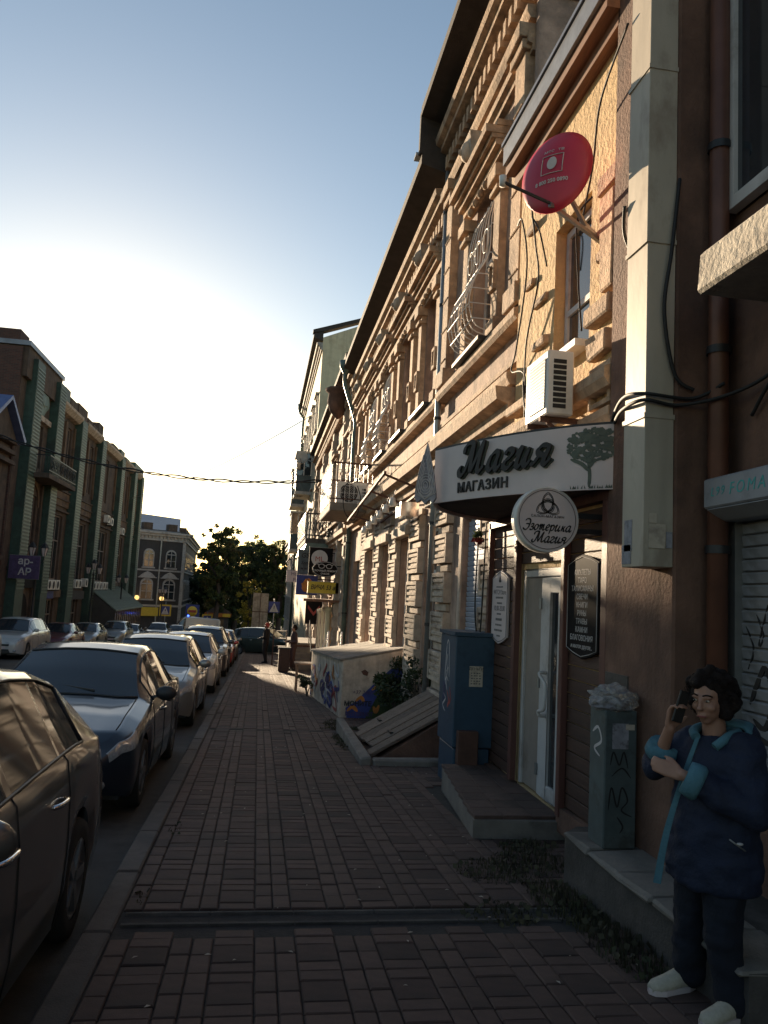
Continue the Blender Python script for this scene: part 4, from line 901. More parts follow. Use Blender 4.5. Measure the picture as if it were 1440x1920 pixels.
# balcony with green roof canopy further along
t = thing('green_balcony', (2.1, 34, 3.2), 'dark latticed balcony with green sheet metal underside above hanging signs', 'balcony')
MB().box(1.65, 2.75, 31.0, 37.4, 3.55, 3.75).build('slab', 'concrete_dark', t); MB().prism([(1.6, 30.9, 3.2), (2.75, 30.9, 3.2), (2.75, 30.9, 3.55), (1.7, 30.9, 3.55)], (0, 6.6, 0)).build('canopy_sheet', 'pipe_green', t)
m = MB().box(1.62, 2.74, 30.97, 31.03, 4.72, 4.78).box(1.6, 1.66, 31, 37.4, 4.72, 4.78).box(1.62, 2.74, 30.97, 31.03, 3.85, 3.9).box(1.6, 1.66, 31, 37.4, 3.85, 3.9); m.build('handrail', 'metal_dark', t)
bb = MB().box(-.014, .014, -.014, .014, 0, 1.0).mesh('baluster'); bb.materials.append(MATS['metal_dark'])
for k in range(9): put('baluster', bb, t, (1.66+k*.128, 31, 3.74))
for k in range(32): put('baluster', bb, t, (1.63, 31.15+k*.2, 3.74))
m = MB()
for k in range(8): m.tube([(1.78+k*.12+.06*math.cos(a*.7), 30.985, 4.25+.2*math.sin(a*.7)) for a in range(10)], .012, 4)
m.build('scrollwork', 'metal_dark', t)
# awning frame of rails and string of small lamps over the ground floor
fr = thing('awning_frame', (2.4, 15, 3.2), 'rusty steel awning frame with small spotlights above sunlit piers', 'awning frame')
m = MB().bar((1.98, 12.9, 3.72), (2.0, 18.6, 3.38), .045).bar((2.7, 12.9, 3.5), (2.7, 18.6, 3.3), .04)
for k in range(4): y = 13.0+k*1.8; m.bar((1.98, y, 3.7-.06*k), (2.74, y, 3.45-.04*k), .035)
m.build('frame_bars', 'metal_rust', fr)
for k in range(6):
    y = 13.6+k*.75; MB().lathe((2.25, y, 3.28-.045*k), [(0, .1), (.05, .1), (.07, -.05), (0, -.05)], 10).bar((2.25, y, 3.38-.045*k), (2.3, y, 3.52-.045*k), .015).build('spotlight', 'metal_white', fr)
MB().box(2.3, 2.62, 13.0, 13.5, 3.0, 3.25).build('lamp_housing', 'chrome', fr)
# ------------------------------------------------------------------ hanging and fixed signs
def flat_sign(name, c, wd, h, m, label, th=.08, arm=True):
    t = thing(name, c, label, 'sign'); x, y, z = c
    MB().box(x-wd/2, x+wd/2, y, y+th, z-h/2, z+h/2).build('panel', m, t, bevel=.01)
    MB().box(x-wd/2-.012, x+wd/2+.012, y+.01, y+th-.01, z-h/2-.012, z-h/2).box(x-wd/2-.012, x+wd/2+.012, y+.01, y+th-.01, z+h/2, z+h/2+.012).build('edge_trim', 'metal_grey', t)
    if arm: MB().box(x+wd/2, 2.76, y+.02, y+.05, z+h*.3, z+h*.3+.04).box(x+wd/2, 2.76, y+.02, y+.05, z-h*.3, z-h*.3+.04).build('bracket', 'metal_dark', t)
    return t
RX, UP = (1, 0, 0), (0, 0, 1)
s = flat_sign('yellow_sign', (2.17, 27, 1.77), 1.08, .4, 'ink_yellow', 'yellow box sign with black letters ending in 53 а', .25)
txt('ВИЧА 53 а', .22, 'ink', s, (2.15, 26.99, 1.77), RX, UP, .002, shear=.25, bold=.004, sx=.8)
MB().box(1.5, 2.75, 26.9, 30, 1.28, 1.36).build('sign_shelf', 'fascia_wood', s)
s = thing('spectacles_sign', (2.15, 26.4, 2.35), 'black oval sign with white spectacles and urgent repair lettering', 'sign')
m = MB(); ov = [(2.15+.44*math.cos(a*.196), 26.4, 2.4+.27*math.sin(a*.196)) for a in range(32)]; m.prism(ov, (0, .06, 0)); m.build('panel', 'sign_black', s)
p = [Vector((2.15+.42*math.cos(a*.196), 26.395, 2.4+.25*math.sin(a*.196))) for a in range(33)]; MB().tube(p, .008, 4).build('border_line', 'ink_white', s)
m = MB()
for q in (-.13, .13): m.tube([(2.15+q+.1*math.cos(a*.52), 26.39, 2.5+.075*math.sin(a*.52)) for a in range(13)], .012, 5)
m.bar((2.12, 26.39, 2.52), (2.18, 26.39, 2.52), .02); m.bar((1.92, 26.39, 2.53), (1.88, 26.39, 2.57), .02); m.bar((2.38, 26.39, 2.53), (2.42, 26.39, 2.57), .02); m.build('spectacles', 'ink_white', s)
txt('СРОЧНЫЙ РЕМОНТ', .085, 'ink_white', s, (2.15, 26.39, 2.34), RX, UP, .002, bold=.002); txt('ОЧКОВ', .085, 'ink_white', s, (2.15, 26.39, 2.24), RX, UP, .002, bold=.002)
MB().box(2.55, 2.76, 26.42, 26.46, 2.5, 2.54).build('bracket', 'metal_dark', s)
s = flat_sign('jewellery_sign', (2.1, 28, 2.72), .85, 1.0, 'sign_black', 'black square sign with white disc lettered ML')
m = MB(); m.prism([(2.05+.3*math.cos(a*.26), 27.992, 2.83+.3*math.sin(a*.26)) for a in range(24)], (0, -.012, 0)); m.build('disc', 'ink_white', s); txt('ML', .26, 'ink_red', s, (2.05, 27.978, 2.8), RX, UP, .002)
s = flat_sign('phone_sign', (1.75, 30.2, 2.75), .75, .95, 'cabinet_grey', 'grey blue sign reading GSM Service')
txt('GSM', .26, 'ink', s, (1.74, 30.19, 3.0), RX, UP, .002, shear=.2, bold=.006); txt('Service', .18, 'ink', s, (1.76, 30.19, 2.72), RX, UP, .002, shear=.25, bold=.004); [MB().box(1.5+q*.14, 1.6+q*.14, 30.188, 30.196, 2.46, 2.52).build('small_print', 'ink', s) for q in range(4)]
s = flat_sign('poster_sign', (1.72, 29.2, 1.85), .8, .72, 'ink_blue', 'blue poster sign with an orange rounded figure')
m = crumple((1.76, 29.17, 1.82), (.22, .03, .26), 4.2, 3, .3); m.build('printed_figure', 'ink_orange', s)
s = flat_sign('nail_sign', (1.75, 37.5, 2.3), 1.1, .55, 'sign_white', 'white sign with violet lettering hung before the cream house'); txt('Ногте', .24, 'ink_violet', s, (1.75, 37.49, 2.42), RX, UP, .002); txt('Pro', .24, 'ink_violet', s, (1.7, 37.49, 2.14), RX, UP, .002)
s = flat_sign('shop_poster', (2.3, 33, .75), .7, 1.0, 'sign_black', 'dark framed shop poster with red chevrons above porch', .05); MB().prism([(2.05, 32.985, .9), (2.3, 32.985, .6), (2.55, 32.985, .9), (2.55, 32.985, 1.05), (2.3, 32.985, .75), (2.05, 32.985, 1.05)], (0, -.01, 0)).build('chevron', 'ink_red', s)
# small glass porch columns (curtained shop windows)
for k in range(6):
    y = 27.6+k*.8; t = thing('window_column', (2.5, y, g(y)), 'slender pale column of the shop porch under the yellow sign', 'column', 'porch columns under the yellow sign')
    MB().lathe((2.45, y, g(y)), [(.14, 0), (.14, .15), (.1, .2), (.1, 2.2), (.14, 2.28), (.14, 2.4), (0, 2.4)], 12).build('shaft', 'plaster_pale' if k % 2 else 'plaster_cream', t); MB().box(2.27, 2.63, y-.18, y+.18, g(y)-.1, g(y)+.1).build('base', 'concrete', t)
# brick porch with steps and black rails
po = thing('brick_porch', (2.1, 32.5, g(32.5)), 'brown brick entrance porch with steps and black handrails', 'porch')
z0 = g(34)
MB().box(1.35, 2.72, 31.8, 35.4, z0-.3, z0+1.05).build('core', 'mortar', po)
bk = MB().box(0, .24, -.006, .01, 0, .065).mesh('brick', bevel=.003); bk.materials.append(MATS['brick_red'])
for r in range(15):
    for k in range(6): 
        x = 1.36+k*.25-(.125 if r % 2 else 0)
        if x > 1.3 and x < 2.5: put('brick', bk, po, (x, 31.798, z0-.12+r*.077))
MB().box(1.3, 2.74, 31.75, 35.45, z0+1.05, z0+1.12).build('landing', 'concrete', po)
for k in range(5): MB().box(1.4, 2.7, 31.75-.3*(k+1), 31.75-.3*k-.004, z0-.3, z0+.95-.2*k).build('step', 'concrete', po)
for x in (1.42, 2.1): MB().bar((x, 29.9, z0+.85), (x, 31.9, z0+2.05), .045).bar((x, 29.9, z0+.6), (x, 31.9, z0+1.8), .03).bar((x, 29.95, z0-.1), (x, 29.95, z0+.9), .04).bar((x, 31.85, z0+1.0), (x, 31.85, z0+2.05), .04).build('handrail', 'metal_dark', po)
# white stair rails before the ornate building's entrance
es = thing('entrance_steps', (2.2, 21.6, g(21)), 'concrete entrance steps with white tubular handrails behind painted box', 'steps')
for k in range(4): MB().box(1.75+.18*k, 2.73, 20.9, 23.9, g(22)-.25, g(22)+.12+.16*k).build('step', 'concrete', es)
for x in (1.75, 2.1):
    m = MB().tube([(x, 22.6, g(22.6)+.55), (x+.1, 20.4, g(20.4)+1.55)], .028, 6).tube([(x, 22.6, g(22.6)+.3), (x+.1, 20.4, g(20.4)+1.25)], .022, 6).tube([(x+.1, 20.4, g(20.4)), (x+.1, 20.4, g(20.4)+1.55)], .028, 6).tube([(x, 22.6, g(22.6)), (x, 22.6, g(22.6)+.55)], .028, 6); m.build('handrail', 'metal_white', es)
# ------------------------------------------------------------------ painted cellar box, plank hatch
bx = thing('cellar_box', (2.1, 16.5, g(16)), 'painted cellar entrance box with peeling graffiti and sloped lid', 'cellar box')
xa, xb, ya, yb = 1.5, 2.86, 14.6, 19.5; A = [(xa+.12, ya), (xb, ya), (xb, yb), (xa-.12, yb)]
zt = {0: .36, 1: .62, 2: .42, 3: .16}; mb = MB()
lo = [(x, y, g(y)-.15) for x, y in A]; hi = [(x, y, zt[i]) for i, (x, y) in enumerate(A)]
mb.add(lo+hi, [(0, 1, 2, 3), (4, 5, 6, 7)]+[(i, (i+1) % 4, (i+1) % 4+4, i+4) for i in range(4)]); mb.build('masonry', 'plaster_pale', bx, bevel=.02)
for k in range(5):                                             # lid boards follow the slope
    u0, u1 = k/5, (k+1)/5-.01; q = []
    for u in (u0, u1):
        for (i, j) in ((0, 1), (3, 2)):
            pass
    def LP(u, v_): 
        a0, a1, a2, a3 = [Vector(h) for h in hi]; return a0.lerp(a3, u).lerp(a1.lerp(a2, u), v_)
    q = [LP(u0, -.04), LP(u1, -.04), LP(u1, 1), LP(u0, 1)]; MB().prism([p_+Vector((0, 0, .004)) for p_ in q], (0, 0, .035)).build('lid_board', 'concrete', bx)
gf = lambda a, b, d: Vector((a, 14.585-d, g(14.6)+b))            # paint on the near side
def blob(mb, fn, pts, d): mb.add([fn(a, b, d) for a, b in pts], [tuple(range(len(pts)))])
m = MB(); blob(m, gf, [(1.75, .0), (2.84, .0), (2.84, .95), (2.55, .93), (2.35, .75), (2.1, .5), (1.9, .3), (1.72, .18)], .002); m.build('blue_paint', 'ink_blue', bx)
m = MB(); blob(m, gf, [(2.1, .0), (2.84, .0), (2.84, .62), (2.5, .6), (2.3, .4), (2.2, .2)], .004); m.build('green_paint', 'leaf_dark', bx)
m = MB()
for pts in ([(1.9, .3), (2.0, .38), (2.06, .3)], [(2.2, .52), (2.3, .58), (2.4, .5)], [(2.45, .5), (2.55, .62), (2.6, .5)], [(1.75, .12), (1.85, .2), (1.95, .12)], [(2.25, .22), (2.3, .12), (2.35, .25)]): stroke(m, pts, gf, .05, .07, depth=.002, d0=.004)
m.build('orange_paint', 'ink_orange', bx)
txt('+37 2480404', .1, 'ink_violet', bx, gf(2.1, .47, .006), RX, UP, .001, shear=.2, name='graffiti'); txt('МОНИТЕ', .12, 'ink', bx, gf(1.95, .26, .006), RX, UP, .001, bold=.004, name='graffiti'); txt('ИНТЕРНЕТ', .1, 'ink_violet', bx, gf(1.98, .07, .006), RX, UP, .001, bold=.003, name='graffiti')
m = MB(); blob(m, gf, [(1.98, .86), (2.05, .9), (2.12, .85), (2.1, .78), (2.02, .8)], .002); m.build('paint_chip', 'brick_red', bx)
def wf(a, b, d): t_ = (a-14.6)/4.9; return Vector((1.62-.24*t_-.012-d, a, g(a)+b))
rt = random.Random(4)
for mm, n_ in (('ink_violet', 9), ('ink_blue', 8), ('ink_red', 6), ('ink_orange', 4), ('ink_white', 7)):
    m = MB()
    for k in range(n_):
        y, z = rt.uniform(14.9, 19.2), rt.uniform(.15, .85); stroke(m, [(y+rt.uniform(-.35, .35), z+rt.uniform(-.16, .16)) for _ in range(4)], wf, .03, .08, depth=.001+.0006*n_)
    m.build('graffiti', mm, bx)
ht = thing('cellar_hatch', (2.2, 10.9, g(11)), 'sloping cellar hatch of weathered planks on low concrete frame', 'hatch')
def hp(y, u): return Vector((1.55+u*1.17, y, g(11)+.06+u*.66))
for k in range(6):
    y0 = 10.05+k*.3; y1 = y0+.27; jz = Vector((0, 0, .018*((k*7) % 5)/5)); e = .02*((k*3) % 4); q = [hp(y0, -.0+e)+jz, hp(y1, -.01+e)+jz, hp(y1, 1)+jz*.4, hp(y0, 1)+jz*.7]
    MB().prism([p_ for p_ in q], (-.02, 0, .035)).build('plank', 'wood_old', ht, bevel=.006)
for k in (1, 4): MB().bar(hp(10.1+k*.32, .3)+Vector((-.03, 0, .05)), hp(10.3+k*.32, .3)+Vector((-.03, 0, .05)), .05, .02).build('hinge_strap', 'metal_dark', ht)
MB().prism([hp(10.0, 0)-Vector((0, 0, .08)), hp(10.0, 1)-Vector((0, 0, .02)), Vector((2.72, 10.0, g(11)-.2)), Vector((1.55, 10.0, g(11)-.2))], (0, 1.9, 0)).build('side_wall', 'plaster_grime', ht)
MB().box(1.36, 1.5, 9.55, 12.7, g(12.7)-.1, g(10)+.1, .02).box(1.5, 2.5, 9.52, 9.66, g(10)-.2, g(10)+.1, .015).build('kerb_frame', 'concrete', ht, bevel=.02)
# litter bin and small stall by the walkers
t = thing('litter_bin', (1.0, 28.6, g(28.6)), 'dark square litter bin on the sunlit pavement', 'bin')
MB().box(.82, 1.22, 28.4, 28.8, g(28.6)+.04, g(28.6)+.85).build('body', 'wood_dark', t, bevel=.02); MB().box(.79, 1.25, 28.37, 28.83, g(28.6)+.85, g(28.6)+.9).build('rim', 'metal_dark', t); MB().box(.86, 1.18, 28.44, 28.76, g(28.6)+.0, g(28.6)+.04).build('foot', 'metal_dark', t)
t = thing('display_rack', (.95, 33.6, g(33.6)), 'pale wire display rack standing beside brick porch', 'rack'); zz = g(33.6); m = MB()
for x in (.7, 1.25):
    for y in (33.4, 33.8): m.bar((x, y, zz), (x, y, zz+1.5), .04)
m.build('frame', 'metal_rust', t)
for k in range(5): MB().box(.7, 1.25, 33.4, 33.8, zz+.15+k*.32, zz+.18+k*.32).build('shelf', 'wood_old', t)
t = thing('plank_table', (1.9, 20.3, g(20.3)), 'small wooden table behind the painted box', 'table'); zz = g(20.3)
MB().box(1.0, 1.65, 20.0, 20.5, zz+.7, zz+.74).build('top', 'wood_old', t)
for x in (1.05, 1.58):
    for y in (20.05, 20.43): MB().box(x, x+.05, y, y+.05, zz, zz+.7).build('leg', 'wood_old', t)
t = thing('crossing_sign', (.95, 50, g(50)), 'blue and white pedestrian crossing sign on post past the porch', 'road sign'); zz = g(50)
MB().tube([(.95, 50, zz), (.95, 50, zz+3.4)], .04, 8).build('post', 'metal_grey', t); MB().box(.6, 1.3, 49.92, 49.95, zz+2.5, zz+3.2).build('plate', 'ink_blue', t); MB().prism([(.67, 49.915, zz+2.55), (1.23, 49.915, zz+2.55), (.95, 49.915, zz+3.13)], (0, -.008, 0)).build('triangle', 'ink_white', t)
MB().bar((.95, 49.9, zz+2.95), (.95, 49.9, zz+2.75), .05, .01).bar((.95, 49.9, zz+2.75), (.85, 49.9, zz+2.6), .04, .01).bar((.95, 49.9, zz+2.75), (1.05, 49.9, zz+2.6), .04, .01).build('walking_figure', 'ink', t)
# ================================================================== left side of the street
def brick_mat():
    m = bpy.data.materials.new('brick_far'); m.use_nodes = True; MATS['brick_far'] = m; n = m.node_tree.nodes; L = m.node_tree.links
    tc = n.new('ShaderNodeTexCoord'); mp = n.new('ShaderNodeMapping'); mp.inputs[2].default_value = (rad(90), 0, 0); b = n.new('ShaderNodeTexBrick')
    b.inputs['Color1'].default_value = (.10, .042, .032, 1); b.inputs['Color2'].default_value = (.06, .03, .026, 1); b.inputs['Mortar'].default_value = (.07, .056, .048, 1)
    b.inputs['Scale'].default_value = 1.; b.inputs['Brick Width'].default_value = .26; b.inputs['Row Height'].default_value = .085; b.inputs['Mortar Size'].default_value = .012
    L.new(tc.outputs['Object'], mp.inputs[0]); L.new(mp.outputs[0], b.inputs[0]); L.new(b.outputs[0], n['Principled BSDF'].inputs[0]); n['Principled BSDF'].inputs['Roughness'].default_value = .95
brick_mat()
LX = -13.0
lb = thing('green_pilaster_building', (LX, 62, g(62)), 'long brown two storey building with green tiled pilasters and stepped parapet', 'building')
pil = [(42.5, 43.9), (47.2, 48.6), (53.4, 54.9), (60.2, 61.6), (68.6, 70.1), (75.6, 77.0), (80.0, 81.3)]
bays = [(a[1], b[0]) for a, b in zip(pil, pil[1:])]
ops = []; narrow = []
for i, (a, b) in enumerate(bays):
    c = (a+b)/2; h = (b-a)/2
    if i == 0: ops.append((c-.9, c+.9, 2.0, 6.2)); ops.append((c-.75, c+.75, 7.8, 10.2))
    else:
        ops.append((c-h*.62, c+h*.62, 1.5, 5.6))
        for q in ((-.55, .55) if i != 3 else (0,)): narrow.append((c+h*q-.5, c+h*q+.5, 7.9, 11.4))
    ops.append((c-h*.5, c+h*.5, g(b)+.3, .3))
mb = MB(); wall_open(mb, LX, 1, 41.5, 81.2, -4.6, 12.0, ops+narrow, .25); shell(mb, LX, -27, 41.5, 81.2, -4.6, 12.0); mb.build('wall', 'wall_brown', lb)
for a, b, c, d in ops: window(lb, LX-.22, 1, a, b, c, d, 'frame_old', 'glass', .1, 2 if b-a > 2 else 1, .6, .08)
for a, b, c, d in narrow: window(lb, LX-.22, 1, a, b, c, d, 'frame_old', 'glass', .1, 1, None, .08)
for i, (a, b) in enumerate(bays[1:]):
    c = (a+b)/2; h = (b-a)/2
    for q in (-.95, 0, .95):
        if i == 2 and q == 0: continue
        MB().box(LX-.02, LX+.12, c+h*q-.18, c+h*q+.18, 7.6, 11.6).build('lesene', 'wall_ochre', lb)
    MB().box(LX-.02, LX+.1, a+.02, b-.02, 6.2, 7.1).build('spandrel', 'wall_ochre', lb)
    for z in (5.85, 7.12, 6.6): MB().box(LX-.02, LX+.17, a+.01, b-.01, z, z+.1).build('band', 'wall_brown', lb)
    MB().prism([(LX, a, 11.9), (LX+.3, a, 11.95), (LX+.55, a, 12.25), (LX+.55, a, 12.42), (LX, a, 12.5)], (0, b-a, 0)).build('cornice', 'plaster_pale', lb)
tl = MB().box(-.03, .0, 0, 1.4, 0, .1).mesh('tile_course'); tl.materials.append(MATS['green_light'])
for i, (a, b) in enumerate(pil):
    top = 13.2 if i == 1 else (12.3 if i > 1 else 13.2)
    MB().box(LX-.05, LX+.5, a, b, -4.2, top).build('pilaster', 'green_tile', lb)
    m = MB(); z = g(b)+3.0
    while z < top-.3: m.box(LX+.5, LX+.53, a+.04, b-.04, z, z+.09); z += .19
    m.build('tile_courses', 'green_light', lb, kind='stuff')  # tile rows on the street face only, skylight painted in as paler green
# stepped parapet blocks
for y0, y1, z, m_ in ((49.0, 50.2, 13.4, 'green_tile'), (50.4, 52.2, 13.1, 'wall_brown'), (52.6, 55.2, 13.25, 'wall_brown'), (55.5, 56.9, 12.9, 'wall_brown'), (57.2, 58.6, 12.8, 'wall_brown'), (59.2, 67.4, 13.35, 'wall_brown'),
      (68.4, 70.2, 13.0, 'green_tile'), (71.0, 73.0, 12.75, 'green_tile'), (74.0, 75.4, 12.7, 'green_tile'), (76.0, 81.2, 13.1, 'green_tile')):
    if z > 13.2 and y1-y0 > 3: MB().box(LX-.6, LX+.3, y0, y0+1.6, 12.0, z).build('parapet_block', m_, lb); MB().box(LX-.6, LX+.25, y1-2.2, y1, 12.0, z-.45).build('parapet_block', m_, lb); continue
    MB().box(LX-.6, LX+.35, y0, y1, 12.0, z).build('parapet_block', m_, lb, bevel=.04)
# corner tower with brick flank
MB().box(LX-6, LX+.25, 41.55, 48.4, 12.0, 13.6).build('tower', 'wall_brown', lb)
MB().box(LX-6.1, LX+.35, 41.4, 48.5, 13.6, 13.85).build('tower_coping', 'roof_metal', lb)
MB().box(LX-9, LX-.02, 41.38, 41.5, -3, 13.5).build('brick_flank', 'brick_far', lb); MB().box(LX-2.2, LX-.3, 41.7, 43.2, 13.85, 14.5).build('chimney', 'brick_far', lb)
m = crumple((LX+.1, 45.5, 11.9), (.1, 1.0, .9), 2.2, 3, .5); m.build('carved_relief', 'green_light', lb)
MB().box(LX-.02, LX+.2, 43.95, 47.15, 10.4, 10.7).build('band', 'plaster_pale', lb)
# arched hood of tall window and archway
m = MB(); c = 45.55
for k in range(12):
    a0, a1 = math.pi*k/12, math.pi*(k+1)/12; q = [(LX+.06, c-1.05*math.cos(a), 5.6+1.2*math.sin(a)) for a in (a0, a1)]+[(LX+.06, c-1.3*math.cos(a), 5.6+1.5*math.sin(a)) for a in (a1, a0)]; m.prism(q, (-.1, 0, 0))
m.build('arch_hood', 'wall_ochre', lb)
MB().box(LX-.02, LX+.16, 44.0, 44.3, -1.5, 6.9).build('lesene', 'wall_brown', lb); MB().box(LX-.02, LX+.16, 46.8, 47.1, -1.5, 6.9).build('lesene', 'wall_brown', lb)
# balcony of the tower
m = MB().box(LX, LX+1.3, 43.6, 49.6, 7.0, 7.25); m.build('balcony_slab', 'wall_brown', lb)
m = MB().box(LX+1.24, LX+1.28, 43.6, 49.6, 8.2, 8.26).box(LX, LX+1.24, 43.6, 43.64, 8.2, 8.26).box(LX+1.24, LX+1.28, 43.6, 49.6, 7.4, 7.44)
for k in range(40): m.box(LX+1.25, LX+1.27, 43.7+k*.148, 43.72+k*.148, 7.25, 8.2)
for k in range(9): m.box(LX+.1+k*.13, LX+.12+k*.13, 43.61, 43.63, 7.25, 8.2)
for k in range(8): m.tube([(LX+1.28, 44.1+k*.7+.25*math.cos(a*.7), 7.8+.25*math.sin(a*.7)) for a in range(10)], .018, 4)
m.build('balcony_railing', 'metal_dark', lb)
# shopfront band, posters and blue street sign at ground level
for y0, y1, z0, z1, m_ in ((48.8, 53, .4, .9, 'wall_ochre'), (49.2, 51.2, .35, .8, 'ink_blue'), (55.2, 59.8, .2, .8, 'wall_grey'), (62, 68, .1, .6, 'wall_ochre'), (44, 47, 1.0, 1.5, 'sign_black')):
    MB().box(LX-.02, LX+.2+.01*(y0 % 3), y0, y1, z0, z1).build('shop_fascia', m_, lb)
m = MB()
for k in range(12):
    a0, a1 = math.pi*k/12, math.pi*(k+1)/12; m.prism([(LX+.05, 45.4-1.1*math.cos(a0), -.6+1.3*math.sin(a0)), (LX+.05, 45.4-1.1*math.cos(a1), -.6+1.3*math.sin(a1)), (LX+.05, 45.4, -.6)], (-.06, 0, 0))
m.box(LX-.01, LX+.05, 44.3, 46.5, -2.4, -.6); m.build('archway', 'sign_black', lb)
for k, (y, z) in enumerate(((50, .9), (51, .9), (49.1, .9), (56, 1.0), (57, 1.0), (59, 1.1), (63, .9), (64.2, .9), (65.5, .9), (66.6, .9), (61.9, .9), (65.0, 6.3), (66.5, 6.2), (72, 5.8))):
    t = thing('wall_unit', (LX+.3, y, z), 'small white air conditioner on the far brown facade', 'air conditioner', 'air conditioners on the green pilaster building')
    MB().box(LX+.15, LX+.5, y-.4, y+.4, z, z+.6).build('casing', 'plastic_white', t, bevel=.02); MB().lathe((LX+.505, y-.08, z+.3), [(0, 0), (.24, 0)], 14, 'x').build('fan_opening', 'vent_dark', t); MB().box(LX, LX+.5, y-.3, y-.24, z-.05, z).box(LX, LX+.5, y+.24, y+.3, z-.05, z).build('bracket', 'metal_dark', t)
# ------------------------------------------------------------------ gabled neighbour at the frame edge
gb = thing('gabled_house', (LX, 35, g(35)), 'dark ornate house with blue metal gable roof before the brick flank', 'building')
mb = MB(); oo = [(31+3.2*k, 32.4+3.2*k, 3.2, 6.4) for k in range(3)]+[(31+3.2*k, 32.4+3.2*k, -1.2, 1.4) for k in range(3)]
wall_open(mb, LX-.1, 1, 28, 41.3, -3, 8.2, oo, .2); shell(mb, LX-.1, -25, 28, 41.3, -3, 8.2); mb.build('wall', 'wall_brown', gb)
for a, b, c, d in oo: window(gb, LX-.28, 1, a, b, c, d, 'frame_old'); MB().box(LX-.12, LX+.1, a-.3, b+.3, d+.1, d+.4).build('hood_mould', 'wall_brown', gb)
for z in (1.9, 2.4, 7.2, 7.7): MB().box(LX-.12, LX+.1+.04*z/2, 28, 41.3, z, z+.2).build('band', 'wall_brown', gb)
MB().prism([(LX+.25, 36.2, 8.25), (LX+.25, 41.35, 8.25), (LX+.25, 38.8, 10.0)], (-3, 0, 0)).build('gable', 'wall_brown', gb)
MB().prism([(LX+.6, 36.0, 8.2), (LX+.6, 38.8, 10.1), (LX+.6, 38.8, 10.3), (LX+.6, 35.9, 8.4)], (-5, 0, 0)).prism([(LX+.6, 38.8, 10.1), (LX+.6, 41.4, 8.3), (LX+.6, 41.45, 8.55), (LX+.6, 38.8, 10.3)], (-5, 0, 0)).build('gable_roof', 'roof_blue', gb)
t = flat_sign('bar_sign', (LX+.9, 42.2, 2.1), 1.5, 1.2, 'ink_violet', 'dark violet hanging sign with two rows of pale letters', .1, False); txt('ар-', .5, 'ink_white', t, (LX+.95, 42.19, 2.4), RX, UP, .003, bold=.01); txt('АР', .5, 'ink_white', t, (LX+.95, 42.19, 1.85), RX, UP, .003, bold=.01); MB().box(LX-.1, LX+.2, 42.22, 42.28, 2.0, 2.1).build('bracket', 'metal_dark', t)
# ------------------------------------------------------------------ lean-to kiosk with ribbed green roof
ki = thing('lean_to_kiosk', (-12, 66, g(66)), 'wooden lean-to pavilion with ribbed green sheet roof by the brown building', 'kiosk')
MB().prism([(LX+.05, 61.5, 1.15), (-10.7, 61.5, -.55), (-10.7, 61.5, -.65), (LX+.05, 61.5, 1.05)], (0, 13.5, 0)).build('roof', 'roof_green', ki)
rb = MB().bar((LX+.05, 0, 1.19), (-10.68, 0, -.51), .05).mesh('roof_rib'); rb.materials.append(MATS['roof_green'])
for k in range(23): put('roof_rib', rb, ki, (0, 61.6+k*.6, 0))
for k in range(15):
    y = 61.6+k*.93; MB().box(-10.86, -10.78, y, y+.09, g(y)-.1, -.64).build('post', 'wood_dark', ki)
for k in range(14): y = 61.7+k*.93; MB().box(-10.84, -10.82, y, y+.84, g(y)+.8, -.7).build('pane', 'glass_warm', ki); MB().box(-10.85, -10.81, y, y+.84, g(y)-.1, g(y)+.8).build('dado_panel', 'wood_dark', ki)
MB().prism([(LX+.02, 61.55, g(62)), (-10.8, 61.55, g(62)), (-10.8, 61.55, -.64), (LX+.02, 61.55, 1.0)], (0, .08, 0)).build('end_wall', 'wall_grey', ki)
# ------------------------------------------------------------------ street lamps
def lamp(y, n_=2, x=-11.6, h=5.4, lb_=''):
    z = g(y); t = thing('street_lamp', (x, y, z), lb_, 'street lamp', 'street lamps along the far pavement')
    MB().lathe((x, y, z), [(.2, 0), (.2, .15), (.13, .25), (.11, .9), (.15, .95), (.07, 1.1), (.055, h-.8), (.09, h-.75), (.04, h-.6), (0, h-.6)], 10).build('post', 'metal_dark', t)
    heads = [(-.38, 0), (.38, 0), (0, .3)] if n_ == 3 else [(-.3, 0), (.3, 0)]
    for dx, dz in heads:
        MB().tube(spline([(x, y, z+h-1.0), (x+dx*.6, y, z+h-1.05+dz), (x+dx, y, z+h-.85+dz), (x+dx, y, z+h-.7+dz)], 4), .025, 6).build('arm', 'metal_dark', t)
        hd = MB().lathe((x+dx, y, z+h-.25+dz), [(.24, 0), (.2, .06), (.1, .22), (.03, .28), (0, .34)], 6, smooth=False).build('lantern_cap', 'metal_dark', t)
        MB().lathe((x+dx, y, z+h-.68+dz), [(.09, 0), (.19, .42)], 6, smooth=False).build('lantern_glass', 'sign_white', hd)
        m = MB()
        for k in range(6): a = k*math.pi/3; m.bar((x+dx+.09*math.cos(a), y+.09*math.sin(a), z+h-.68+dz), (x+dx+.2*math.cos(a), y+.2*math.sin(a), z+h-.25+dz), .022)
        m.build('lantern_ribs', 'metal_dark', hd)
lamp(42.6, 2, lb_='two headed black street lamp beside the violet hanging sign'); lamp(56.6, 3, lb_='three headed black street lamp before the brown facade'); lamp(68.2, 2, lb_='two headed black street lamp by the green sheet roof pavilion'); lamp(88, 2, -10.6, lb_='black street lamp standing at the junction by grey corner house')
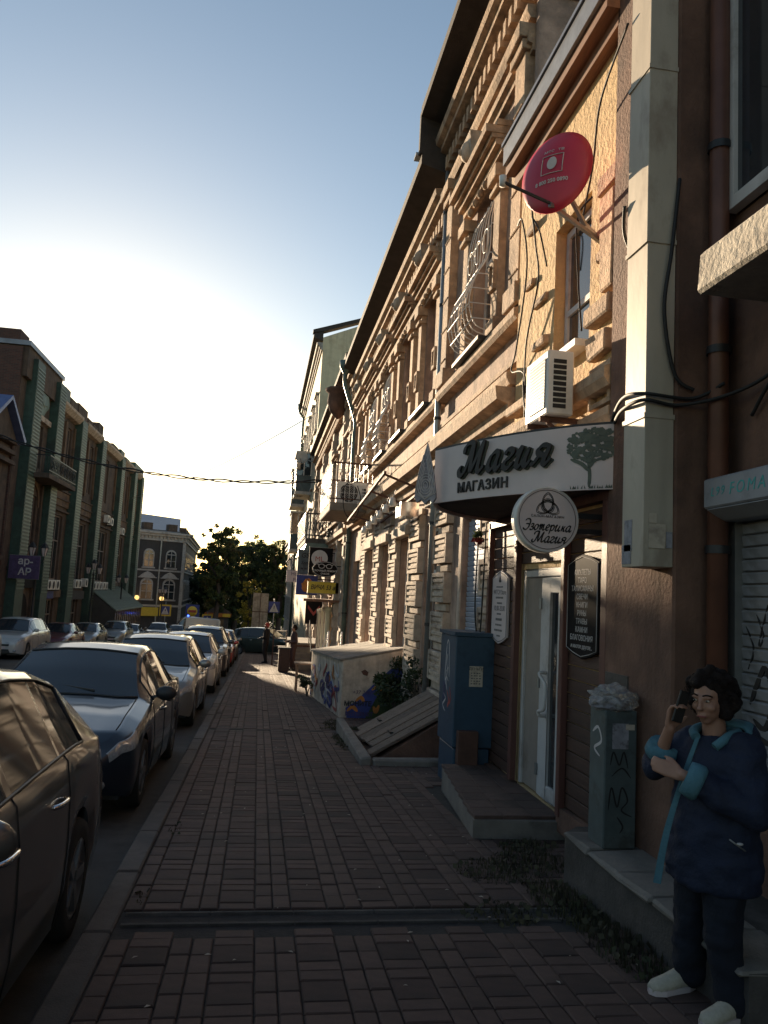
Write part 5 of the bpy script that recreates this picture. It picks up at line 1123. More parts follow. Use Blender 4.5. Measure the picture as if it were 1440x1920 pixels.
# ------------------------------------------------------------------ grey corner house beyond the crossing
gh = thing('grey_corner_house', (-10.3, 108, g(108)), 'dark grey corner house with white trimmed arched windows and white cornice', 'building')
PA, PB, PC = Vector((-24, 98.5, 0)), Vector((-10.3, 106, 0)), Vector((-11.6, 140, 0)); ZB, ZT = -6.5, 8.6
mb = MB(); ring = [PA, PB, PC, Vector((-30, 140, 0))]; k = len(ring)
mb.prism([(p.x, p.y, ZB) for p in ring], (0, 0, ZT-ZB)); mb.build('wall', 'wall_grey', gh)
d1 = (PA-PB).normalized(); n1 = Vector((d1.y, -d1.x, 0)); n1 = n1 if n1.y < 0 else -n1
d2 = (PC-PB).normalized(); n2 = Vector((d2.y, -d2.x, 0)); n2 = n2 if n2.x > 0 else -n2
W1 = lambda u, z, d: PB+d1*u+n1*d+Vector((0, 0, z)); W2 = lambda u, z, d: PB+d2*u+n2*d+Vector((0, 0, z))
def wbox(mb, W, u0, u1, z0, z1, a, b): 
    q = [W(u, z, d) for z in (z0, z1) for d in (a, b) for u in (u0, u1)]; mb.add(q, [(0,2,3,1), (4,5,7,6), (0,1,5,4), (1,3,7,5), (3,2,6,7), (2,0,4,6)])
def archwin(W, u, z0, z1, hw, pane, ped=False):
    sp = z1-hw*.9; o = [(u-hw, z0), (u+hw, z0), (u+hw, sp)]+[(u+hw*math.cos(a*.314), sp+hw*.9*math.sin(a*.314)) for a in range(1, 10)]+[(u-hw, sp)]
    inr = [(u+(a-u)*.82, z0+.15+(b-z0-.15)*.9) for a, b in o]
    fr_ = MB(); fr_.prism([W(a, b, .01) for a, b in o], W(0, 0, .12)-W(0, 0, 0)); w_ = fr_.build('window', 'white_trim', gh)
    m = MB(); m.prism([W(a, b, .135) for a, b in inr], W(0, 0, .02)-W(0, 0, 0)); m.build('pane', pane, w_)
    m = MB(); wbox(m, W, u-.05, u+.05, z0+.1, z1-.1, .16, .2); wbox(m, W, u-hw*.8, u+hw*.8, sp-.06, sp+.06, .16, .21); wbox(m, W, u-hw*.8, u+hw*.8, (z0+sp)/2-.04, (z0+sp)/2+.04, .16, .205); m.build('glazing_bar', 'white_trim', w_)
    m = MB(); wbox(m, W, u-hw*1.2, u+hw*1.2, z0-.22, z0-.02, 0, .25); m.build('window_sill', 'white_trim', gh)
    if ped:
        m = MB(); m.prism([W(a, b, .02) for a, b in ((u-hw*1.35, z1+.05), (u+hw*1.35, z1+.05), (u+hw*.7, z1+.55), (u, z1+.85), (u-hw*.7, z1+.55))], W(0, 0, .2)-W(0, 0, 0)); wbox(m, W, u-hw*1.45, u+hw*1.45, z1-.02, z1+.1, .02, .3); m.build('pediment', 'white_trim', gh)
for i, u in enumerate((1.9, 4.9, 7.9, 10.9)): archwin(W1, u, 3.75, 6.1, .72, ('glass', 'glass_warm')[i % 2]); archwin(W1, u, -.4, 2.3, .85, 'glass_warm' if i % 2 else 'glass', True)
for i in range(9): archwin(W2, 2+i*3.3, 3.75, 6.1, .6, 'glass'); archwin(W2, 2+i*3.3, -.4, 2.3, .7, 'glass')
for W, L_ in ((W1, 15.6), (W2, 34)):
    for z0, z1, dd in ((7.2, 7.45, .2), (7.45, 7.8, .12), (7.8, 8.1, .5), (8.1, 8.35, .75), (3.2, 3.42, .15), (-1.4, -1.15, .15)): m = MB(); wbox(m, W, -dd, L_, z0, z1, 0, dd); m.build('cornice', 'white_trim', gh)
    m = MB()
    for k in range(int(L_/.5)): wbox(m, W, k*.5, k*.5+.22, 7.48, 7.78, .12, .3)
    m.build('dentil_row', 'white_trim', gh, kind='stuff')
m = MB(); wbox(m, W1, -.05, .35, ZB, 7.2, 0, .1); m.build('corner_strip', 'white_trim', gh)
for u in (3.4, 6.4): m = MB(); wbox(m, W1, u-.08, u+.08, -6, 8, .05, .2); m.build('downpipe', 'pipe_zinc', gh)
m = MB(); wbox(m, W1, 1.0, 15, 8.35, 8.5, -.3, .4); m.build('gutter', 'roof_metal', gh)
MB().prism([(-23, 100, 8.5), (-11.2, 106.4, 8.5), (-12.2, 116, 11.0), (-22, 112, 11.5)], (0, 0, .2)).build('roof_slope', 'roof_metal', gh)
for u in (1.2, 4.6): m = MB(); wbox(m, W1, u, u+1.2, 8.4, 9.5, -1.2, -.2); m.build('parapet_block', 'wall_brown', gh)
for k in range(6): m = MB(); wbox(m, W2, 1+k*4, 2.4+k*4, 8.4, 9.3, -1.0, -.1); m.build('parapet_block', 'wall_brown', gh)
for u in (2.9, 6.2): m = MB(); p = W1(u, -.3, .5); m.ball(p, .3, 10, 8); m.build('facade_lamp', 'lamp_glow', gh)
m = MB(); wbox(m, W1, 3.2, 8.8, -2.6, -1.5, .1, .4); o = m.build('shop_fascia', 'ink_yellow', gh)
txt('К1', .8, 'ink_white', gh, W1(6.1, -2.05, .42), -d1, UP, .01, bold=.02)
# road signs, kiosk and ambulance at the crossing
for x, y, z in ((-10.6, 92, -1.4), (-6.4, 101, -2.6)):
    t = thing('yellow_crossing_sign', (x, y, g(y)), 'yellow bordered crossing sign %s' % ('below the yellow shop fascia' if y < 95 else 'beside the pyramid roof kiosk'), 'road sign', 'crossing signs at the junction'); MB().tube([(x, y, g(y)), (x, y, z+1.0)], .05, 8).build('post', 'metal_grey', t)
    MB().box(x-.65, x+.65, y-.1, y-.06, z-.65, z+.65).build('plate', 'ink_yellow', t); MB().box(x-.48, x+.48, y-.125, y-.1, z-.48, z+.48).build('blue_field', 'ink_blue', t); MB().prism([(x-.42, y-.13, z-.42), (x+.42, y-.13, z-.42), (x, y-.13, z+.4)], (0, -.01, 0)).build('triangle', 'ink_white', t); MB().bar((x, y-.145, z+.12), (x, y-.145, z-.1), .1, .01).bar((x, y-.145, z-.1), (x-.14, y-.145, z-.32), .07, .01).bar((x, y-.145, z-.1), (x+.14, y-.145, z-.32), .07, .01).build('walking_figure', 'ink', t)
t = thing('red_kiosk', (-5.2, 104, g(104)), 'small kiosk with pyramid roof and yellow red fascia at the junction', 'kiosk'); zk = g(104)
MB().box(-6.6, -3.9, 103, 106, zk-.1, zk+2.4).build('walls', 'wall_grey', t); MB().box(-6.9, -3.6, 102.7, 106.3, zk+2.4, zk+2.9).build('fascia', 'ink_orange', t); MB().box(-4.6, -3.62, 102.66, 102.7, zk+2.45, zk+2.85).build('fascia_panel', 'ink_yellow', t)
MB().add([(-6.9, 102.7, zk+2.9), (-3.6, 102.7, zk+2.9), (-3.6, 106.3, zk+2.9), (-6.9, 106.3, zk+2.9), (-5.25, 104.5, zk+4.0)], [(0, 1, 4), (1, 2, 4), (2, 3, 4), (3, 0, 4)]).build('roof', 'wall_brown', t)
crumple((-5.25, 104.3, zk+4.6), (.35, .3, .7), 6, 2, .2).build('roof_figure', 'ink_orange', t); MB().box(-6.2, -4.4, 102.96, 103.0, zk+.9, zk+2.1).build('pane', 'glass_warm', t)
t = thing('round_logo_sign', (-7.9, 96, g(96)), 'square dark sign with a yellow and red round emblem', 'sign'); zk = g(96)
MB().tube([(-7.9, 96, zk), (-7.9, 96, zk+2.2)], .06, 8).build('post', 'metal_dark', t); MB().box(-8.7, -7.1, 95.9, 96, zk+2.2, zk+3.8).build('panel', 'ink_blue', t)
MB().lathe((-7.9, 95.89, zk+3), [(0, -.01), (.6, -.01), (.6, .01)], 24, 'y').build('disc', 'ink_yellow', t); MB().box(-8.35, -7.45, 95.85, 95.875, zk+2.85, zk+3.15).build('band', 'ink_red', t)
t = thing('street_board', (.2, 62, g(62)), 'tall pale advertising board standing at the end of the pavement', 'board'); zk = g(62)
MB().box(-.5, .7, 61.95, 62.05, zk+1.4, zk+4.2).build('panel', 'plaster_pale', t); MB().box(-.52, .72, 61.93, 61.95, zk+2.7, zk+2.76).box(.07, .12, 61.93, 61.95, zk+1.4, zk+4.2).build('seam', 'metal_rust', t); [MB().box(q, q+.1, 61.97, 62.03, zk-.1, zk+1.4).build('leg', 'metal_dark', t) for q in (-.4, .5)]
# ================================================================== cars (front at local -Y)
KIND = {   # length, width, height; roof/hood line; belt line; glazing stations
 'sedan': dict(L=4.4, W=1.74, top=[(0,.50),(.015,.66),(.05,.76),(.14,.86),(.26,.95),(.275,.965),(.36,1.22),(.43,1.40),(.50,1.46),(.58,1.47),(.66,1.44),(.74,1.30),(.82,1.08),(.90,1.05),(.97,1.02),(1,.85)],
               belt=[(0,.50),(.03,.68),(.14,.80),(.27,.90),(.5,.94),(.75,.99),(.9,1.0),(1,.82)], ws=(.275,.43), rw=(.70,.82), sw=[(.335,.485),(.50,.655),(.665,.73)]),
 'hatch': dict(L=4.2, W=1.76, top=[(0,.52),(.015,.68),(.05,.78),(.14,.88),(.24,.96),(.255,.98),(.34,1.24),(.41,1.42),(.48,1.49),(.60,1.51),(.72,1.47),(.82,1.38),(.90,1.20),(.955,1.0),(.985,.92),(1,.75)],
               belt=[(0,.52),(.03,.70),(.14,.82),(.27,.93),(.5,.97),(.75,1.02),(.9,1.02),(1,.74)], ws=(.255,.41), rw=(.84,.955), sw=[(.32,.49),(.505,.68),(.69,.80)]),
 'suv':   dict(L=4.4, W=1.82, top=[(0,.62),(.015,.82),(.05,.94),(.14,1.02),(.25,1.08),(.265,1.10),(.34,1.36),(.40,1.56),(.47,1.65),(.60,1.68),(.78,1.66),(.88,1.58),(.94,1.35),(.975,1.08),(1,.9)],
               belt=[(0,.62),(.03,.84),(.14,.96),(.27,1.06),(.5,1.09),(.75,1.13),(.9,1.14),(1,.88)], ws=(.265,.40), rw=(.89,.975), sw=[(.325,.47),(.485,.66),(.67,.84)]),
 'van':   dict(L=5.4, W=1.95, top=[(0,.7),(.012,.95),(.05,1.1),(.10,1.22),(.13,1.3),(.18,1.75),(.23,2.15),(.3,2.38),(.5,2.42),(.9,2.42),(.98,2.38),(1,2.2)],
               belt=[(0,.7),(.03,.95),(.1,1.1),(.3,1.25),(.8,1.25),(.97,1.25),(1,1.2)], ws=(.13,.24), rw=(.98,.99), sw=[(.17,.30)])}
def pinterp(pts, t): return float(np.interp(t, [p[0] for p in pts], [p[1] for p in pts]))
def car(kind, paint, x, yf, label, group, rz=0., detail=1, cat='car', wr=.315):
    K = KIND[kind]; L, W = K['L'], K['W']; hw = W/2; root = thing('parked_car', (0, 0, 0), label, cat, group)
    fwt, rwt = .185, .80; aR = wr+.055; wz = wr
    ts = set([0, .006, .02, .045, .08]+[p[0] for p in K['top']]+[q for r in K['sw'] for q in r]+list(K['ws'])+list(K['rw']))
    for c in (fwt, rwt):
        for k in range(-6, 7): ts.add(round(c+k/6*aR/L, 4))
    ts |= set(np.linspace(0, 1, 33).round(4)); ts = sorted(ts)
    T = [ts[0]]
    for t in ts[1:]:
        if t-T[-1] > .0035 or any(abs(t-q) < 1e-6 for q in (1.0, *K['ws'], *K['rw'])): T.append(t)
    ws, rwn = K['ws'], K['rw']
    def sect(t):
        y = -L/2+t*L; zt = pinterp(K['top'], t); zb = min(pinterp(K['belt'], t), zt-.015)
        e = 1-.34*max(0, 1-t/.075)**2.2-.24*max(0, 1-(1-t)/.07)**2.2
        w = hw*e*(1-.03*max(0, (abs(t-.5)-.3)/.2)); zl = .21+.06*max(0, 1-t/.05)+.08*max(0, 1-(1-t)/.05)
        for c in (fwt, rwt):
            d = abs(y-(-L/2+c*L))
            if d < aR: zl = max(zl, wz+math.sqrt(max(0, aR*aR-d*d)))
        cab = max(0, min(1, (zt-zb-.05)/.38)); wr_ = w*(.80*(1-cab)+.635*cab) if kind != 'van' else w*(.85*(1-cab)+.8*cab)
        wb = w*.955
        P = [(w*.965, zl), (w*.995, zl+.22*(zb-zl)), (w*1.0, zl+.5*(zb-zl)), (w*.985, zl+.8*(zb-zl)), (wb, zb)]
        hgt = zt-zb
        P += [(wb*.985+(wr_-wb)*.06, zb+hgt*.07), (wb+(wr_-wb)*.84, zb+hgt*.86), (wr_, zb+hgt*.955), (wr_*.72, zt-.004), (wr_*.36, zt+.012), (0, zt+.016)]
        return [Vector((a, y, z)) for a, z in P]
    S = [sect(t) for t in T]; J = len(S[0])
    for sft in range(1): pass
    parts = {'body': ([], []), 'windscreen': ([], []), 'rear_window': ([], []), **{'side_glass%d%d' % (s_, k): ([], []) for s_ in (1, -1) for k in range(3)}, **{'%s_light%d' % (a, s_) if a == 'tail' else 'headlight%d' % s_: ([], []) for a in ('head', 'tail') for s_ in (1, -1)}}
    G_ = {k: {} for k in parts}
    def quad(key, ps):
        vs_, fs_ = parts[key]; d = G_[key]; idx = []
        for p in ps:
            kk = (round(p.x, 4), round(p.y, 4), round(p.z, 4))
            if kk not in d: d[kk] = len(vs_); vs_.append(p)
            idx.append(d[kk])
        if len(set(idx)) >= 3: fs_.append(tuple(dict.fromkeys(idx)))
    for i in range(len(T)-1):
        tm = (T[i]+T[i+1])/2
        for sg in (1, -1):
            mir = lambda p: Vector((p.x*sg, p.y, p.z))
            for j in range(J-1):
                key = 'body'
                if j >= 7 and ws[0] < tm < ws[1]: key = 'windscreen'
                elif j >= 7 and rwn[0] < tm < rwn[1] and kind != 'van': key = 'rear_window'
                elif j == 5 and any(a < tm < b for a, b in K['sw']): key = 'side_glass%d%d' % (sg, [a < tm < b for a, b in K['sw']].index(True))
                if j in (3, 4) and .012 < tm < .088: key = 'headlight%d' % sg
                elif j in (3, 4) and tm > .93: key = 'tail_light%d' % sg
                q = [S[i][j], S[i][j+1], S[i+1][j+1], S[i+1][j]]; quad(key, [mir(p) for p in (q if sg > 0 else q[::-1])])
    for i in (0, len(T)-1):                                     # close nose and tail
        for j in range(J-1):
            quad('body', [Vector((-S[i][j].x, S[i][j].y, S[i][j].z)), S[i][j], S[i][j+1], Vector((-S[i][j+1].x, S[i][j+1].y, S[i][j+1].z))])
    for key in list(parts):
        m_ = {'body': paint, 'head': 'headlamp', 'tail': 'tail_red'}.get(key[:4], 'glass'); v, f = parts[key]; key = {'side': 'side_window', 'head': 'headlight', 'tail': 'tail_light'}.get(key[:4], key)
        if not f: continue
        mb = MB(); mb.add(v, f, True); o = mb.build(key, m_, root)
        if key == 'body': body = o
    # rubber seals round the glass and door seams follow the sections
    def at(t, j, out=.004):
        p = sect(t)[j]; return Vector((p.x+out if p.x else p.x, p.y, p.z+out*.5))
    if detail:
        for sg in (1, -1):
            fl = lambda p: Vector((p.x*sg, p.y, p.z)); m = MB()
            for t in ([K['sw'][0][0]-.03]+[(K['sw'][k][1]+K['sw'][k+1][0])/2 for k in range(len(K['sw'])-1)][:1]+([K['sw'][1][1]+.02] if len(K['sw']) > 1 else [])):
                pts = [fl(at(t, j, .001)) for j in range(0, 6)]
                if len(pts) > 2: m.tube(pts, .0045, 4)
            lo = [fl(at(t, 5, .003)) for t in np.linspace(K['sw'][0][0], K['sw'][-1][1], 14)]; hi_ = [fl(at(t, 6, .003)) for t in np.linspace(K['sw'][0][0], K['sw'][-1][1], 14)]
            m.tube(lo, .009, 5); m.tube(hi_, .009, 5); m.tube([lo[0], hi_[0]], .008, 5); m.tube([lo[-1], hi_[-1]], .008, 5); m.build('window_seal', 'car_trim', root)
            for k, (a, b) in enumerate(K['sw'][:2]):
                p = fl(at(b-.03, 3, .004)); MB().tube(spline([p+Vector((-.01*sg, -.1, 0)), p+Vector((.022*sg, -.07, .008)), p+Vector((.024*sg, .05, .01)), p+Vector((-.01*sg, .09, 0))], 4), .013, 8).build('door_handle', 'chrome' if paint != 'paint_black' else paint, root)
        for t_ in (ws[0]+.002, ws[1]-.002): MB().tube([Vector((sg*p.x, p.y-.002, p.z+.004)) for sg, p in [(-1, sect(t_)[j]) for j in range(7, J)]+[(1, sect(t_)[j]) for j in range(J-2, 6, -1)]], .011, 4).build('windscreen_seal', 'car_trim', root)
        a = sect(.1)
        for sg in (1, -1): MB().tube([Vector((sg*sect(t)[7].x*.98, sect(t)[7].y, sect(t)[7].z+.004)) for t in np.linspace(.06, ws[0]-.005, 8)], .005, 4).build('bonnet_seam', 'car_trim', root)
        for q in (-.3, .25):
            p0 = sect(ws[0]+.012)[9]; MB().bar((q, p0.y, p0.z+.012), (q-.42, p0.y+.1, p0.z+.055), .014).build('wiper', 'car_trim', root)
    # nose: grille, lamps, plate, badge
    front = lambda z: min(p.y for p in S[0])-.0
    yf0 = -L/2; z0 = pinterp(K['top'], 0)
    MB().box(-hw*.42, hw*.42, yf0-.012, yf0+.03, z0-.10, z0-.02).build('grille', 'car_trim', root, bevel=.006)
    MB().prism([(-hw*.5, yf0-.01, .26), (hw*.5, yf0-.01, .26), (hw*.42, yf0-.01, .40), (-hw*.42, yf0-.01, .40)], (0, .04, 0)).build('lower_intake', 'car_trim', root)
    MB().box(-.26, .26, yf0-.02, yf0-.008, .405, .515).build('number_plate', 'sign_white', root)
    MB().lathe((0, yf0-.015, z0+.02), [(0, -.006), (.045, -.004), (.05, .004)], 14, 'y').build('badge', 'chrome', root)
    for sg in (1, -1):
        MB().ball((sg*hw*.66, yf0+.02, .34), (.075, .04, .05), 10, 6).build('fog_light', 'headlamp', root)
        # mirror
        p = sect(K['sw'][0][0]+.005)[5]; c = Vector((sg*(p.x+.13), p.y-.02, p.z+.07))
        mb = MB().ball(c, (.11, .06, .075), 12, 8); mm = mb.build('wing_mirror', paint if paint != 'paint_black' else 'car_trim', root)
        MB().bar((sg*(p.x-.02), p.y, p.z+.02), (sg*(p.x+.06), p.y-.01, p.z+.045), .05, .03).build('mirror_arm', 'car_trim', mm)
        for c in (fwt, rwt):
            yy = -L/2+c*L; xo = sg*(hw-.02); R = wr
            prof = [(R*.66, -.10), (R*.8, -.105), (R*.95, -.1), (R, -.07), (R, .07), (R*.95, .1), (R*.8, .105), (R*.66, .1)]
            wl = MB().lathe((xo-sg*.10, yy, wz), prof, 24, 'x').build('wheel', 'tyre', root)
            m = MB().lathe((xo-sg*.10, yy, wz), [(R*.67, sg*.095), (R*.62, sg*.1), (R*.58, sg*.05), (R*.2, sg*.04), (R*.16, sg*.075), (0, sg*.075)], 20, 'x')
            for k in range(5):
                a = k*1.2566; m.bar((xo-sg*.10+sg*.08, yy+R*.12*math.cos(a), wz+R*.12*math.sin(a)), (xo-sg*.10+sg*.085, yy+R*.63*math.cos(a), wz+R*.63*math.sin(a)), .03, .055)
            m.build('rim', 'rim', wl)
    MB().box(-hw*.86, hw*.86, -L/2+.15, L/2-.15, .2, .42).build('underbody', 'car_trim', root)
    m = MB()
    for c in (fwt, rwt): m.box(-hw*.88, hw*.88, -L/2+c*L-aR, -L/2+c*L+aR, .4, .72)
    m.build('wheel_housing', 'car_trim', root)
    MB().box(-hw*.78, hw*.78, -L/2+K['ws'][0]*L+.1, L/2-.5, .5, pinterp(K['belt'], .5)-.06).build('cabin_interior', 'car_trim', root)
    for sg in (-.36, .36): MB().box(sg-.2, sg+.2, -L/2+.47*L, -L/2+.5*L, .6, pinterp(K['top'], .55)-.32).build('seat_back', 'cloth_black', root, bevel=.04)
    yc = yf+L/2; root.location = (x, yc, g(yc)-.125); root.rotation_euler = (TILT, 0, rz)
    return root
GR = 'cars parked nose to tail along the near kerb'; GL = 'cars standing along the far kerb'
car('hatch', 'paint_grey', -1.76, 1.3, 'grey hatchback seen from behind its rear side window beside kerb', GR)
car('sedan', 'paint_black', -1.84, 7.0, 'dark blue black sedan with black wing mirrors facing the grey hatchback tail', GR)
car('hatch', 'paint_beige', -1.84, 13.1, 'beige silver hatchback parked behind the blue black sedan', GR)
car('hatch', 'paint_white', -1.84, 19.8, 'white hatchback third in the row before dark suv', GR)
car('suv', 'paint_dark', -1.84, 26.2, 'dark suv parked between white hatchback and red car', GR)
car('sedan', 'paint_red', -1.8, 32.4, 'bright red sedan parked behind the dark suv', GR)
car('hatch', 'paint_silver', -1.8, 38.6, 'silver hatchback parked beyond the red sedan', GR)
car('suv', 'paint_green', .5, 46.5, 'very dark green off roader parked across the far end of pavement', None, rad(70))
car('hatch', 'paint_white', -9.7, 25.2, 'white hatchback cut by the frame edge on the far side of road', GL)
car('suv', 'paint_white', -9.95, 32.4, 'large white suv on the far side with sunlit flank', GL)
car('sedan', 'paint_maroon', -9.95, 39.6, 'maroon sedan standing behind the large white suv', GL)
car('hatch', 'paint_silver', -9.95, 46.2, 'silver hatchback standing behind the maroon sedan', GL)
car('suv', 'paint_silver', -9.6, 53.5, 'silver crossover facing up the street below street lamps', GL)
car('sedan', 'paint_dark', -9.8, 61, 'dark sedan near the lean-to pavilion', GL)
car('suv', 'paint_beige', -8.3, 66, 'beige suv queuing before the junction', GL)
car('hatch', 'paint_dark', -7.6, 74, 'small dark hatchback waiting just before the junction', GL)
amb = car('van', 'paint_white', -7.0, 86, 'white ambulance van with blue beacon crossing the junction', None, rad(-80), cat='van')
bo = MB().box(-.25, .25, -.9, -.75, 2.44, 2.56); bo = bo.mesh('beacon'); bo.materials.append(MATS['beacon']); o = bpy.data.objects.new('beacon', bo); COL.objects.link(o); o.parent = amb
# ================================================================== people
def capsule(mb, a, b, ra, rb, n=12):
    a, b = Vector(a), Vector(b); mb.tube([a, a.lerp(b, .33), a.lerp(b, .66), b], [ra, ra+(rb-ra)*.33, ra+(rb-ra)*.66, rb], n); mb.ball(a, ra, n, 8); mb.ball(b, rb, n, 8)
def remesh(name, mb, vox, m, parent, smooth=6, fac=.5, rough=0., seed=0):
    me = bpy.data.meshes.new('tmp'); me.from_pydata(mb.v, [], mb.f); o = bpy.data.objects.new('tmp', me); COL.objects.link(o)
    r = o.modifiers.new('r', 'REMESH'); r.mode = 'VOXEL'; r.voxel_size = vox
    s_ = o.modifiers.new('s', 'SMOOTH'); s_.iterations = smooth; s_.factor = fac
    me2 = bpy.data.meshes.new_from_object(o.evaluated_get(bpy.context.evaluated_depsgraph_get())); bpy.data.objects.remove(o)
    off = rootloc(parent)
    if rough:
        for v in me2.vertices:
            p = v.co; v.co = p+v.normal*rough*(noise.noise(p*14+Vector((seed, 0, 0)))+.6*noise.noise(Vector((p.x*9, p.y*9, p.z*26))+Vector((0, seed, 0))))
    for v in me2.vertices: v.co -= off
    me2.polygons.foreach_set('use_smooth', [True]*len(me2.polygons)); me2.materials.clear(); me2.materials.append(MATS[m]); me2.name = name
    ob = bpy.data.objects.new(name, me2); COL.objects.link(ob); ob.parent = parent; return ob
def loft(mb, rings, n=20):                  # rings: centre, axis-a half vector, axis-b half vector
    v = []
    for c, a, b in rings:
        c, a, b = Vector(c), Vector(a), Vector(b); v += [c+a*math.cos(2*math.pi*k/n)+b*math.sin(2*math.pi*k/n) for k in range(n)]
    m = len(rings); f = [(i*n+k, i*n+(k+1) % n, (i+1)*n+(k+1) % n, (i+1)*n+k) for i in range(m-1) for k in range(n)]+[tuple(range(n))[::-1], tuple(range((m-1)*n, m*n))]
    mb.add(v, f, True)
def head(mb, c, f, up, s=1.):
    """egg-shaped head with brow, nose, lips, chin and ears, looking along f"""
    c, f, up = Vector(c), Vector(f).normalized(), Vector(up).normalized(); r = f.cross(up).normalized(); up = r.cross(f).normalized()
    q = lambda a, b, d: c+(r*a+f*b+up*d)*s
    def ell(a, b, d, ra, rb, rd):
        k = len(mb.v); mb.ball((0, 0, 0), 1, 14, 10)
        for i in range(k, len(mb.v)):
            p = mb.v[i]; mb.v[i] = tuple(q(a+p[0]*ra, b+p[1]*rb, d+p[2]*rd))
    ell(0, -.012, .03, .075, .092, .085); ell(0, .022, -.03, .06, .066, .082); ell(0, .045, -.098, .026, .026, .02)
    ell(0, .09, -.02, .011, .014, .03); ell(0, .1, -.04, .014, .014, .012); ell(.026, .078, .012, .026, .014, .01); ell(-.026, .078, .012, .026, .014, .01)
    ell(.035, .06, -.035, .024, .022, .02); ell(-.035, .06, -.035, .024, .022, .02); ell(0, .079, -.072, .022, .013, .008); ell(0, .076, -.083, .02, .013, .008)
    for sg in (1, -1): ell(.075*sg, -.01, -.02, .01, .02, .032)
    return q
def hand(mb, wr, palm, fing, curl, thumb, s=1.):
    """palm slab and five jointed fingers: wr wrist, palm = direction of fingers, fing = across the knuckles, curl = closing direction"""
    wr, d, a, c = Vector(wr), Vector(palm).normalized(), Vector(fing).normalized(), Vector(curl).normalized()
    for k in range(4):
        o = (k-1.5)*.019*s; ln = (.07, .078, .074, .058)[k]*s; b0 = wr+d*.085*s+a*o; capsule(mb, wr+d*.015*s+a*o*.75, b0, .0125*s, .0105*s, 8)
        p1 = b0+(d*.75+c*.45).normalized()*ln*.45; p2 = p1+(d*.15+c*.9).normalized()*ln*.35; p3 = p2+(-d*.45+c*.7).normalized()*ln*.28
        capsule(mb, b0, p1, .0095*s, .0088*s, 8); capsule(mb, p1, p2, .0088*s, .008*s, 8); capsule(mb, p2, p3, .008*s, .007*s, 8)
    t0 = wr+d*.02*s-a*.028*s*thumb*-1; t1 = t0+(a*thumb*.7+d*.6+c*.4).normalized()*.04*s; t2 = t1+(a*thumb*.1+d*.7+c*.6).normalized()*.032*s; capsule(mb, t0, t1, .013*s, .011*s, 8); capsule(mb, t1, t2, .011*s, .008*s, 8)
def shoe(par, heel, toe, m='shoe_white', sole='sign_white', s=1.):
    h, t = Vector(heel), Vector(toe); d = (t-h).normalized(); r = d.cross(Vector((0, 0, 1))).normalized(); u = Vector((0, 0, 1)); L = (t-h).length; mb = MB()
    loft(mb, [(h+d*L*.02+u*.035*s, r*.028*s, u*.03*s), (h+d*L*.15+u*.055*s, r*.036*s, u*.05*s), (h+d*L*.35+u*.055*s, r*.038*s, u*.05*s), (h+d*L*.6+u*.042*s, r*.044*s, u*.036*s), (h+d*L*.85+u*.035*s, r*.042*s, u*.028*s), (h+d*L*.98+u*.03*s, r*.022*s, u*.02*s)], 14)
    o = mb.build('shoe', m, par); mb = MB(); out = [h+d*L*a+r*b*s for a, b in ((0, .018), (0, -.018), (.2, -.036), (.5, -.04), (.75, -.046), (.95, -.03), (1.01, 0), (.95, .03), (.75, .046), (.5, .04), (.2, .036))]
    mb.prism([p+u*.003 for p in out], u*.024*s); mb.build('sole', sole, o); return o
# ------------------------------------------------------------------ woman on the phone by the ledge
wo_ = thing('person', (2.14, 3.44, g(3.44)), 'woman in navy coat with light blue lining talking on phone beside ledge', 'person')
F = Vector((-.88, -.47, 0)).normalized(); RT = Vector((-.47, .88, 0)).normalized(); UPV = Vector((0, 0, 1)); hF = Vector((-.86, -.5, -.06))
hc = Vector((2.15, 3.44, 1.215))
b = MB(); hq = head(b, hc, hF, UPV, 1.0); capsule(b, (2.19, 3.46, 1.0), (2.17, 3.45, 1.15), .058, .05)
loft(b, [((2.17, 3.45, .42), RT*.11, F*.07), ((2.18, 3.45, .7), RT*.12, F*.08), ((2.2, 3.46, .95), RT*.12, F*.07), ((2.2, 3.46, 1.02), RT*.08, F*.06)], 14)
RS_, RE, RW = Vector((2.14, 3.6, .99)), Vector((2.0, 3.66, .85)), Vector((1.99, 3.52, 1.055)); LS_, LE, LW = Vector((2.27, 3.31, .99)), Vector((2.21, 3.2, .75)), Vector((1.965, 3.36, .875))
capsule(b, RS_, RE, .045, .038); capsule(b, RE, RW, .038, .026); capsule(b, LS_, LE, .045, .038); capsule(b, LE, LW, .038, .026)
hand(b, RW, (.12, -.12, 1), (-.85, -.3, .1), (.3, -.9, .1), -1); hand(b, LW, (-.8, .6, .25), (.1, .3, .95), (-.2, .9, .1), 1)
HR, HL, KR, KL, AR, AL = Vector((2.15, 3.53, .45)), Vector((2.18, 3.37, .45)), Vector((2.13, 3.56, .16)), Vector((2.15, 3.33, .17)), Vector((2.14, 3.58, -.08)), Vector((2.18, 3.3, -.07))
for h_, k_, a_ in ((HR, KR, AR), (HL, KL, AL)): capsule(b, h_, k_, .07, .05); capsule(b, k_, a_, .05, .035)
body = remesh('body', b, .0065, 'skin', wo_, 3)
for sg in (1, -1):
    MB().ball(hq(.03*sg, .081, -.004), (.01, .01, .0055), 8, 6).build('eye', 'paper', body); MB().ball(hq(.03*sg, .0875, -.004), (.0055, .0055, .005), 8, 6).build('iris', 'ink', body)
    MB().tube(spline([hq(.012*sg, .093, .019), hq(.032*sg, .089, .025), hq(.052*sg, .074, .018)], 4), .0035, 5).build('eyebrow', 'hair', body)
MB().tube(spline([hq(-.022, .082, -.077), hq(0, .094, -.075), hq(.022, .082, -.077)], 4), .0045, 6).build('lips', 'lips', body)
